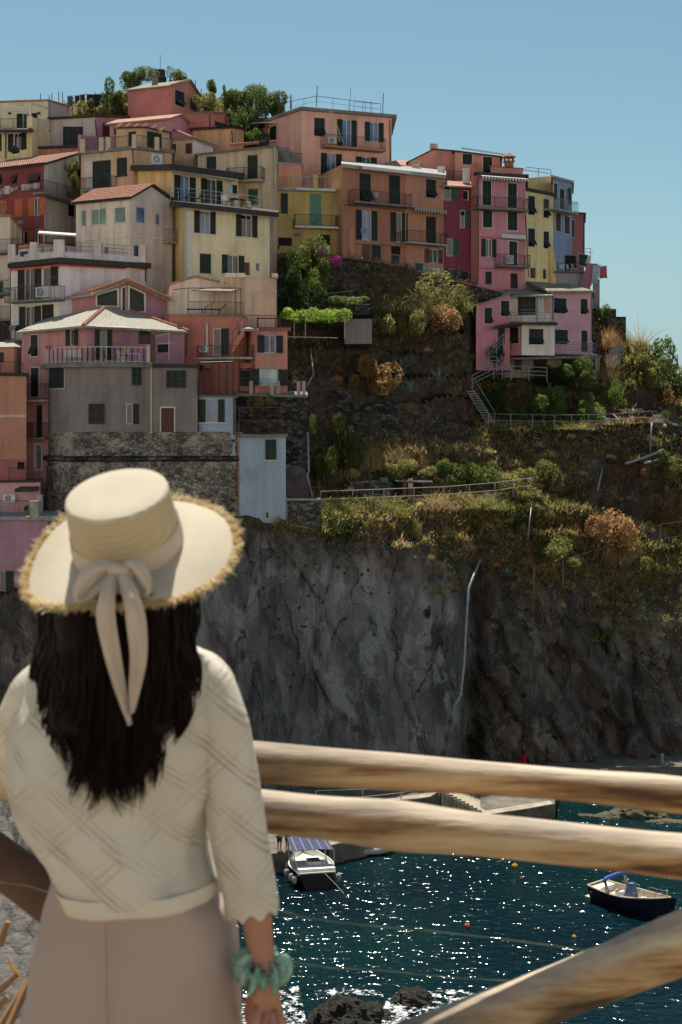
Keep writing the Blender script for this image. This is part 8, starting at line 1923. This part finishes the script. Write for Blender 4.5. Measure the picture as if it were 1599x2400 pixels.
def knit_mat():
    m, t, b, out = nodes('cream_lace_knit')
    tc = N(t, 'ShaderNodeTexCoord'); sp = N(t, 'ShaderNodeSeparateXYZ'); t.links.new(tc.outputs['Object'], sp.inputs[0])
    def band(ax, az, freq, w0, w1):
        # diagonal openwork lines in pairs
        m1 = N(t, 'ShaderNodeMath', operation='MULTIPLY'); t.links.new(sp.outputs[0], m1.inputs[0]); m1.inputs[1].default_value = ax * freq
        m2 = N(t, 'ShaderNodeMath', operation='MULTIPLY_ADD'); t.links.new(sp.outputs[2], m2.inputs[0]); m2.inputs[1].default_value = az * freq; t.links.new(m1.outputs[0], m2.inputs[2])
        fr = N(t, 'ShaderNodeMath', operation='FRACT'); t.links.new(m2.outputs[0], fr.inputs[0])
        return ramp(t, fr.outputs[0], [(.0, 0), (.07, 0), (.10, 1), (.13, 1), (.16, 0), (.21, 0), (.24, 1), (.27, 1), (.30, 0), (.36, 0), (.39, .8), (.42, 0), (1, 0)]).outputs[0]
    a = band(.62, .78, 13.0, 0, 0); c = band(-.66, .72, 10.0, 0, 0)
    # stitches break the lines into holes
    w = N(t, 'ShaderNodeTexNoise'); w.inputs['Scale'].default_value = 16; t.links.new(tc.outputs['Object'], w.inputs[0]); wr = ramp(t, w.outputs[0], [(.35, .1), (.62, 1.0)])
    am = mixc(t, 1.0, a, wr.outputs[0], 'MULTIPLY'); cm = mixc(t, 1.0, mixc(t, 1.0, c, 0.5, 'MULTIPLY'), wr.outputs[0], 'MULTIPLY')
    mxx = mixc(t, 1.0, am, cm, 'LIGHTEN')
    n = noise_n(t, 5.0, detail=4); r = ramp(t, n.outputs[0], [(.35, (.72, .67, .56)), (.65, (.84, .80, .70))])
    col = mixc(t, mxx, r.outputs[0], (.60, .53, .42))
    fine = N(t, 'ShaderNodeTexWave', wave_type='BANDS', bands_direction='Z'); fine.inputs['Scale'].default_value = 70; fine.inputs['Distortion'].default_value = 1.5; t.links.new(tc.outputs['Object'], fine.inputs[0])
    t.links.new(col, b.inputs['Base Color']); b.inputs['Roughness'].default_value = .95; b.inputs['Specular IOR Level'].default_value = .1
    inv = mixc(t, .8, fine.outputs[0], mixc(t, 1.0, 1.0, mxx, 'SUBTRACT')); bump(t, inv, b, .6, .006)
    tr = N(t, 'ShaderNodeBsdfTranslucent'); t.links.new(col, tr.inputs[0]); mx = N(t, 'ShaderNodeMixShader'); mx.inputs[0].default_value = .30
    t.links.new(b.outputs[0], mx.inputs[1]); t.links.new(tr.outputs[0], mx.inputs[2]); t.links.new(mx.outputs[0], out.inputs[0]); return m
KNIT = knit_mat()
def loft(name, mat, rings, n=48, parent=None, folds=0.0, seed=0, fz=1.0, hem=None):
    """rings: (py, left px, right px, depth m, y offset[, tilt px right side])"""
    rows = []
    for j, r_ in enumerate(rings):
        py, l, r, d, dy = r_[:5]; tilt = r_[5] if len(r_) > 5 else 0
        c = (l + r) / 2; hw = (r - l) / 2; row = []
        for i in range(n):
            t = 2 * math.pi * i / n; cx_, sy = math.cos(t), math.sin(t); e = .85
            x = c + hw * (abs(cx_) ** e) * (1 if cx_ >= 0 else -1); yy = dy + d * (abs(sy) ** e) * (1 if sy >= 0 else -1)
            z = py + tilt * (x - c) / max(hw, 1) + (hem(cx_, sy) if (hem and j >= len(rings) - 2) else 0)
            p = Wp(x, z, dy) + Vector((0, yy - dy, 0)); fo = folds * .45 * float(fbm(x / 95 - z / 120 + seed, z / 700, sy + seed, 3)) + folds * float(fbm(cx_ * 2.2 + seed, sy * 2.2 + py * .0022 * fz, py * .0016 * fz, 3)); nrm = Vector((cx_, sy, 0)); row.append(p + nrm * fo)
        rows.append(row)
    m = MB(); m.grid(rows, close=True); return m.build(name, mat, parent or wm, smooth=True)
def smooth_rings(keys, n):
    k = np.array([list(q) + [0] * (6 - len(q)) for q in keys], float); t = np.arange(len(k)); tt = np.linspace(0, len(k) - 1, n); out = []
    for c in range(6):
        col = k[:, c]; v = []
        for x in tt:
            i = int(min(x, len(k) - 2)); f = x - i; p0, p1, p2, p3 = col[max(i - 1, 0)], col[i], col[i + 1], col[min(i + 2, len(k) - 1)]
            v.append(.5 * ((2 * p1) + (-p0 + p2) * f + (2 * p0 - 5 * p1 + 4 * p2 - p3) * f * f + (-p0 + 3 * p1 - 3 * p2 + p3) * f ** 3))
        out.append(v)
    return [tuple(o[i] for o in out) for i in range(n)]
TOP = [(1490, 225, 350, .05, .02), (1518, 150, 440, .08, .025), (1545, 78, 500, .105, .03), (1600, 40, 530, .122, .03), (1700, 12, 535, .13, .03), (1800, 8, 520, .135, .03), (1900, 26, 492, .14, .03), (1970, 66, 484, .142, .03), (2015, 98, 496, .14, .03, 0), (2045, 116, 506, .138, .025, -4), (2066, 130, 510, .138, .02, -8), (2080, 138, 510, .137, .02, -10)]
loft('knit_top', KNIT, smooth_rings(TOP, 70), folds=.036, seed=3, fz=1.9)
RIB = leafmat('knit_rib', [(.66, .61, .50), (.74, .69, .58), (.80, .75, .64)], .25, .9)
loft('ribbed_hem', RIB, smooth_rings([(2056, 122, 512, .143, .02, -8), (2074, 132, 514, .144, .02, -10), (2090, 140, 512, .142, .02, -12), (2098, 144, 508, .137, .02, -12)], 14), folds=.012, seed=3, fz=1.6)
RIBN = RIB.node_tree
def sleeve(name, pts, rad, mat=KNIT, folds=.012, sq=.8, hemw=0):
    pts = [Vector(p) for p in pts]; n = 44; m = MB(); rows = []; N_ = 40
    ks = np.array([[*p, r] for p, r in zip(pts, rad)]); tt = np.linspace(0, len(ks) - 1, N_)
    cs = np.stack([np.interp(tt, range(len(ks)), ks[:, c]) for c in range(4)], -1)
    for c in range(3): cs[1:-1, c] = (cs[:-2, c] + cs[1:-1, c] * 2 + cs[2:, c]) / 4
    for j in range(N_):
        p = Vector(cs[j, :3]); d = Vector(cs[min(j + 1, N_ - 1), :3] - cs[max(j - 1, 0), :3]).normalized(); a = d.cross(Vector((0, 1, 0))).normalized(); b = a.cross(d); row = []
        for i in range(n):
            t = 2 * math.pi * i / n; k = cs[j, 3] * (1 + folds * 12 * float(fbm(math.cos(t) * 1.5 + j * .02, math.sin(t) * 1.5, j * .05, 3))); sc_ = (hemw * math.sin(t * 9) * max(0, (j - N_ + 3)) / 3)
            row.append(p + a * math.cos(t) * k + b * math.sin(t) * k * sq + d * sc_)
        rows.append(row)
    m.grid(rows, close=True); return m.build(name, mat, wm, smooth=True)
sleeve('sleeve', [Wp(440, 1570, .03), Wp(492, 1620, .02), Wp(520, 1700, .0), Wp(545, 1850, -.01), Wp(568, 2000, -.02), Wp(585, 2090, -.03), Wp(592, 2138, -.03)], [.045, .052, .052, .054, .053, .050, .050], hemw=.010)
sleeve('sleeve', [Wp(130, 1580, .03), Wp(88, 1630, .03), Wp(55, 1700, .06), Wp(40, 1790, .12), Wp(32, 1800, .2), Wp(22, 1772, .34)], [.045, .052, .050, .048, .046, .042])
# knit edging at the cuff
# trousers
PANT = simple('pale_trousers', (.38, .295, .26), .85, var=.08, scale=3, bmp=.1)
PK = [(1960, 160, 450, .105, .03), (2020, 138, 474, .118, .025), (2060, 124, 500, .124, .025), (2095, 114, 522, .125, .03), (2130, 104, 549, .124, .03), (2220, 86, 557, .132, .03), (2320, 66, 563, .135, .03), (2420, 46, 569, .135, .03), (2520, 30, 574, .13, .03)]
loft('trousers', PANT, smooth_rings(PK, 40), folds=.018, seed=9, fz=.7)
for (l, r) in ((28, 298), (300, 578)):
    loft('trouser_leg', PANT, smooth_rings([(2440, l + 4, r - 4, .12, .03), (2700, l + 8, r - 8, .11, .03), (3000, l, r, .11, .03), (3130, l - 6, r + 6, .11, .03)], 16), folds=.012, seed=l)
m = MB(); m.tube([Wp(248, 2165, -.104), Wp(250, 2280, -.109), Wp(252, 2400, -.108), Wp(255, 2500, -.104)], .0013, 4); m.build('back_seam', simple('seam', (.26, .19, .15), .9), wm)
# hair
def hair_mat():
    m, t, b, o = nodes('black_hair'); n = noise_n(t, 14, (6, 6, .35), detail=5); r = ramp(t, n.outputs[0], [(.3, (.004, .002, .002)), (.6, (.013, .006, .005)), (.8, (.045, .022, .017))])
    t.links.new(r.outputs[0], b.inputs['Base Color']); b.inputs['Roughness'].default_value = .6; b.inputs['Specular IOR Level'].default_value = .08; return m
HAIR = hair_mat()
HK = [(1385, 128, 430, .10, -.02), (1410, 126, 434, .108, -.03), (1500, 122, 430, .10, -.04), (1600, 120, 425, .088, -.052), (1660, 126, 415, .078, -.065), (1700, 130, 410, .07, -.075), (1735, 180, 370, .04, -.08), (1745, 235, 330, .02, -.085)]
loft('hair', HAIR, smooth_rings(HK, 50), folds=.015, seed=5, fz=4)
rr = random.Random(21); HV = []; HF = []
left = lambda y: np.interp(y, [1300, 1400, 1500, 1600, 1700, 1790], [150, 122, 108, 98, 96, 112]); right = lambda y: np.interp(y, [1300, 1400, 1500, 1600, 1700, 1790], [428, 438, 440, 442, 440, 425])
CL = []
for k in range(64):
    u_ = -.03 + 1.06 * (k + rr.random()) / 64; CL.append((u_, 1850 - 150 * abs(2 * u_ - 1) ** 2.2 + rr.gauss(0, 24), rr.uniform(0, 6.3), rr.uniform(4, 12)))
for s_ in range(2600):
    c_ = CL[s_ % len(CL)]; u = c_[0] + rr.gauss(0, .022); cu = 2 * u - 1
    yb = c_[1] + rr.gauss(0, 12) - (60 if rr.random() < .3 else 0) * rr.random(); ph = c_[2] + rr.gauss(0, .25); amp = c_[3] * rr.uniform(.8, 1.2) * (1.6 if abs(cu) > .75 else 1); dep = rr.uniform(-.012, .012); front = rr.random() < .25
    x_g = 0; n = 22; pts = []
    for k in range(n + 1):
        f = k / n; y = 1392 + (yb - 1392) * f; l, r = left(min(y, 1790)), right(min(y, 1790)); c = (l + r) / 2; hw = (r - l) / 2 * (1 - .10 * max(0, f - .75) * 4 * abs(cu))
        wav = amp * (.3 + f) * math.sin(f * 12 + ph) * .8 + (amp * 3.2 * max(0, f - .72) * math.sin(f * 20 + ph)); wav -= (cu * 0 + (x_g * (1 - f * .2)))
        x = c + hw * cu + wav; dd = -.155 + .10 * abs(cu) ** 2.2 + (.02 * math.sin(f * 7 + ph * .7)) * f + dep
        if front: dd += .05
        pts.append(Wp(x, y, dd))
    w = rr.uniform(.0012, .0030); b0 = len(HV)
    for k, p in enumerate(pts):
        ww = w * (1 - .85 * (k / n) ** 3); HV += [(p.x - ww, p.y, p.z), (p.x + ww, p.y, p.z), (p.x, p.y - ww * 1.2, p.z)]
    for k in range(n):
        q = b0 + 3 * k
        for e in range(3): e2 = (e + 1) % 3; HF.append((q + e, q + e2, q + 3 + e2, q + 3 + e))
off = wbase(wm); Vh = np.array(HV) - np.array(off)
mesh_np('hair_strands', Vh, np.array(HF), HAIR, parent=wm, smooth=True, kind='stuff')
# straw hat
def straw_mat(name, c0, c1, sc=60):
    m, t, b, out = nodes(name); tc = N(t, 'ShaderNodeTexCoord'); w = N(t, 'ShaderNodeTexWave', wave_type='RINGS', rings_direction='Z'); w.inputs['Scale'].default_value = sc; w.inputs['Distortion'].default_value = .6; t.links.new(tc.outputs['Object'], w.inputs[0])
    n = noise_n(t, 30, detail=4); mx0 = mixc(t, .5, w.outputs[0], n.outputs[0]); r = ramp(t, mx0, [(.2, c0), (.8, c1)]); t.links.new(r.outputs[0], b.inputs['Base Color']); b.inputs['Roughness'].default_value = .75
    bump(t, w.outputs[0], b, .25, .003); tr = N(t, 'ShaderNodeBsdfTranslucent'); t.links.new(r.outputs[0], tr.inputs[0]); mx = N(t, 'ShaderNodeMixShader'); mx.inputs[0].default_value = .22
    t.links.new(b.outputs[0], mx.inputs[1]); t.links.new(tr.outputs[0], mx.inputs[2]); t.links.new(mx.outputs[0], out.inputs[0]); return m
STRAW = straw_mat('pale_straw', (.54, .47, .35), (.64, .57, .44)); STRAWS = straw_mat('shaded_crown_straw', (.53, .43, .27), (.58, .48, .31), 60)  # crown side: its shaded tan is put into the straw colour
RM = Matrix.Rotation(math.radians(-8), 4, 'Y') @ Matrix.Rotation(math.radians(27), 4, 'X')
hc = Wp(302, 1284, -.01)
hat = bpy.data.objects.new('straw_hat', None); COL.objects.link(hat); hat.parent = wm; hat.location = hc - wbase(wm)
HM = lambda x, y, z: RM @ Vector((x, y, z))
def hmesh(m, name, mat, smooth=True, parent=None):
    o = m.build(name, mat, smooth=smooth); me = o.data; l = o.location.copy()
    me.transform(Matrix.Translation(l)); me.transform(RM); o.location = (0, 0, 0); o.parent = parent or hat; return o
def brim_z(r, t): return -.022 * ((r - .1) / .11) ** 2 * (1 + .5 * math.cos(2 * t)) + .010 * math.sin(3 * t + 1) * (r - .1) / .11 + .018 * max(0, math.sin(t)) * (r - .1) / .11
m = MB(); rows = []
for j in range(22):
    r_ = .095 + .108 * j / 21; rows.append([(r_ * math.cos(t), r_ * math.sin(t) * .93, brim_z(r_, t) + .0) for t in [2 * math.pi * i / 72 for i in range(72)]])
m.grid(rows, close=True); m.grid([[(x, y, z - .004) for (x, y, z) in row] for row in rows], close=True); hmesh(m, 'brim', STRAW)
m = MB(); m.lathe([(.1025, 0), (.101, .04), (.098, .09), (.0965, .112)], (0, 0, 0), 72); hmesh(m, 'crown', STRAWS)
m = MB(); m.lathe([(.0965, .112), (.095, .117), (.090, .119), (.06, .1205), (.03, .120), (.001, .119)], (0, 0, 0), 72); hmesh(m, 'crown_top', STRAW)
# raffia fringe
rr = random.Random(8); FV = []; FF = []
for i in range(2100):
    t = rr.uniform(0, 2 * math.pi); r_ = .203 - rr.uniform(0, .010); L = rr.uniform(.006, .020) * (1.5 if rr.random() < .12 else 1); z = brim_z(r_, t); dz = rr.uniform(-.35, .6); tw = rr.gauss(0, .55); w = rr.uniform(.0008, .0017)
    p0 = Vector((r_ * math.cos(t), r_ * math.sin(t) * .93, z)); d = Vector((math.cos(t + tw), math.sin(t + tw), dz)).normalized(); s_ = Vector((-math.sin(t), math.cos(t), rr.uniform(-.6, .6))).normalized(); q = len(FV)
    pm = p0 + d * L * .55 + Vector((0, 0, rr.uniform(-.003, .005))); pe = p0 + d * L + Vector((0, 0, rr.uniform(-.008, .006)))
    for p, ww in ((p0, w), (pm, w), (pe, w * .3)): FV += [tuple(RM @ (p - s_ * ww)), tuple(RM @ (p + s_ * ww))]
    FF += [(q, q + 1, q + 3, q + 2), (q + 2, q + 3, q + 5, q + 4)]
FR = leafmat('raffia', [(.58, .40, .18), (.74, .58, .32), (.84, .73, .50)], .45, .7, 20)
mesh_np('raffia_fringe', np.array(FV), np.array(FF), FR, parent=hat, kind='stuff')
SATIN = leafmat('cream_ribbon', [(.50, .41, .33), (.60, .50, .41), (.66, .57, .47)], .22, .5, 3)
m = MB(); rows = []
for (z, dr) in ((.004, .0035), (.022, .0055), (.046, .004)): rows.append([((.1015 + dr - z * .06) * math.cos(t), (.1015 + dr - z * .06) * math.sin(t), z + .012 * math.sin(t)) for t in [2 * math.pi * i / 64 for i in range(64)]])
m.grid(rows, close=True); hmesh(m, 'ribbon_band', SATIN)
def strip(name, pts, ws, mat=SATIN, sgn=0.35):
    """soft band through world points with half widths in metres"""
    ks = np.array([[*p, w] for p, w in zip(pts, ws)]); N_ = 26; tt = np.linspace(0, len(ks) - 1, N_); cs = []
    for x in tt:
        i = int(min(x, len(ks) - 2)); f = x - i; p0, p1, p2, p3 = ks[max(i - 1, 0)], ks[i], ks[i + 1], ks[min(i + 2, len(ks) - 1)]
        cs.append(.5 * ((2 * p1) + (-p0 + p2) * f + (2 * p0 - 5 * p1 + 4 * p2 - p3) * f * f + (-p0 + 3 * p1 - 3 * p2 + p3) * f ** 3))
    m = MB(); fr = []; bk = []
    for j, c in enumerate(cs):
        p = Vector(c[:3]); d = Vector(cs[min(j + 1, N_ - 1)][:3] - cs[max(j - 1, 0)][:3]).normalized(); a = d.cross(Vector((0, 1, 0))).normalized(); w = c[3]
        fr.append([p + a * w * g + Vector((0, -.006 * math.cos(g * 3.1) * sgn * 3 + .003 * math.sin(g * 7 + j * .3), 0)) for g in (-1, -.66, -.33, 0, .33, .66, 1)]); bk.append([q + Vector((0, .0015, 0)) for q in fr[-1]])
    m.grid(fr); m.grid(bk); return m.build(name, mat, hat, smooth=True)
kn = Wp(278, 1338, -.145)
strip('ribbon_tail', [Wp(262, 1345, -.16), Wp(250, 1395, -.195), Wp(247, 1450, -.20), Wp(262, 1530, -.195), Wp(282, 1620, -.19), Wp(303, 1700, -.185)], [.010, .014, .017, .015, .010, .004])
strip('ribbon_tail', [Wp(284, 1345, -.165), Wp(305, 1400, -.20), Wp(318, 1460, -.205), Wp(324, 1540, -.20), Wp(314, 1620, -.195), Wp(308, 1672, -.19)], [.010, .015, .018, .015, .010, .004])
strip('bow_loop', [Wp(272, 1335, -.15), Wp(240, 1330, -.165), Wp(205, 1352, -.17), Wp(182, 1392, -.17), Wp(200, 1408, -.165), Wp(240, 1375, -.16), Wp(270, 1345, -.155)], [.008, .012, .015, .010, .010, .010, .008])
strip('bow_loop', [Wp(284, 1335, -.15), Wp(310, 1325, -.165), Wp(334, 1350, -.17), Wp(345, 1385, -.17), Wp(328, 1392, -.165), Wp(304, 1370, -.16), Wp(286, 1345, -.155)], [.008, .011, .013, .008, .008, .009, .008])
m = MB(); m.tube([kn + Vector((-.022, 0, .006)), kn + Vector((-.01, -.012, .006)), kn + Vector((.012, -.012, .0)), kn + Vector((.024, 0, -.006))], [.009, .0125, .0125, .009], 10); m.build('knot', SATIN, hat, smooth=True)
# scrunchie
SCR = leafmat('mint_scrunchie', [(.08, .16, .13), (.30, .50, .43), (.58, .70, .62)], .3, .6, 22)
c = Wp(612, 2272, -.045); rows = []; rr = random.Random(2); NM, NT = 96, 14
for i in range(NM):
    t = 2 * math.pi * i / NM; row = []
    for j in range(NT):
        s = 2 * math.pi * j / NT; ru = .0135 * (1 + .5 * math.sin(t * 13) + .3 * math.sin(t * 7 + 1)); R0 = .032
        x = (R0 + ru * math.cos(s) + .004 * math.sin(t * 17)) * math.cos(t); y = (R0 + ru * math.cos(s)) * math.sin(t); z = ru * 1.5 * math.sin(s) + .004 * math.sin(t * 11)
        p = Matrix.Rotation(math.radians(12), 4, 'Y') @ Matrix.Rotation(math.radians(14), 4, 'X') @ Vector((x, y, z)); row.append(c + p)
    rows.append(row)
rows.append(rows[0]); m = MB(); m.grid(rows, close=True); m.build('scrunchie', SCR, wm, smooth=True)
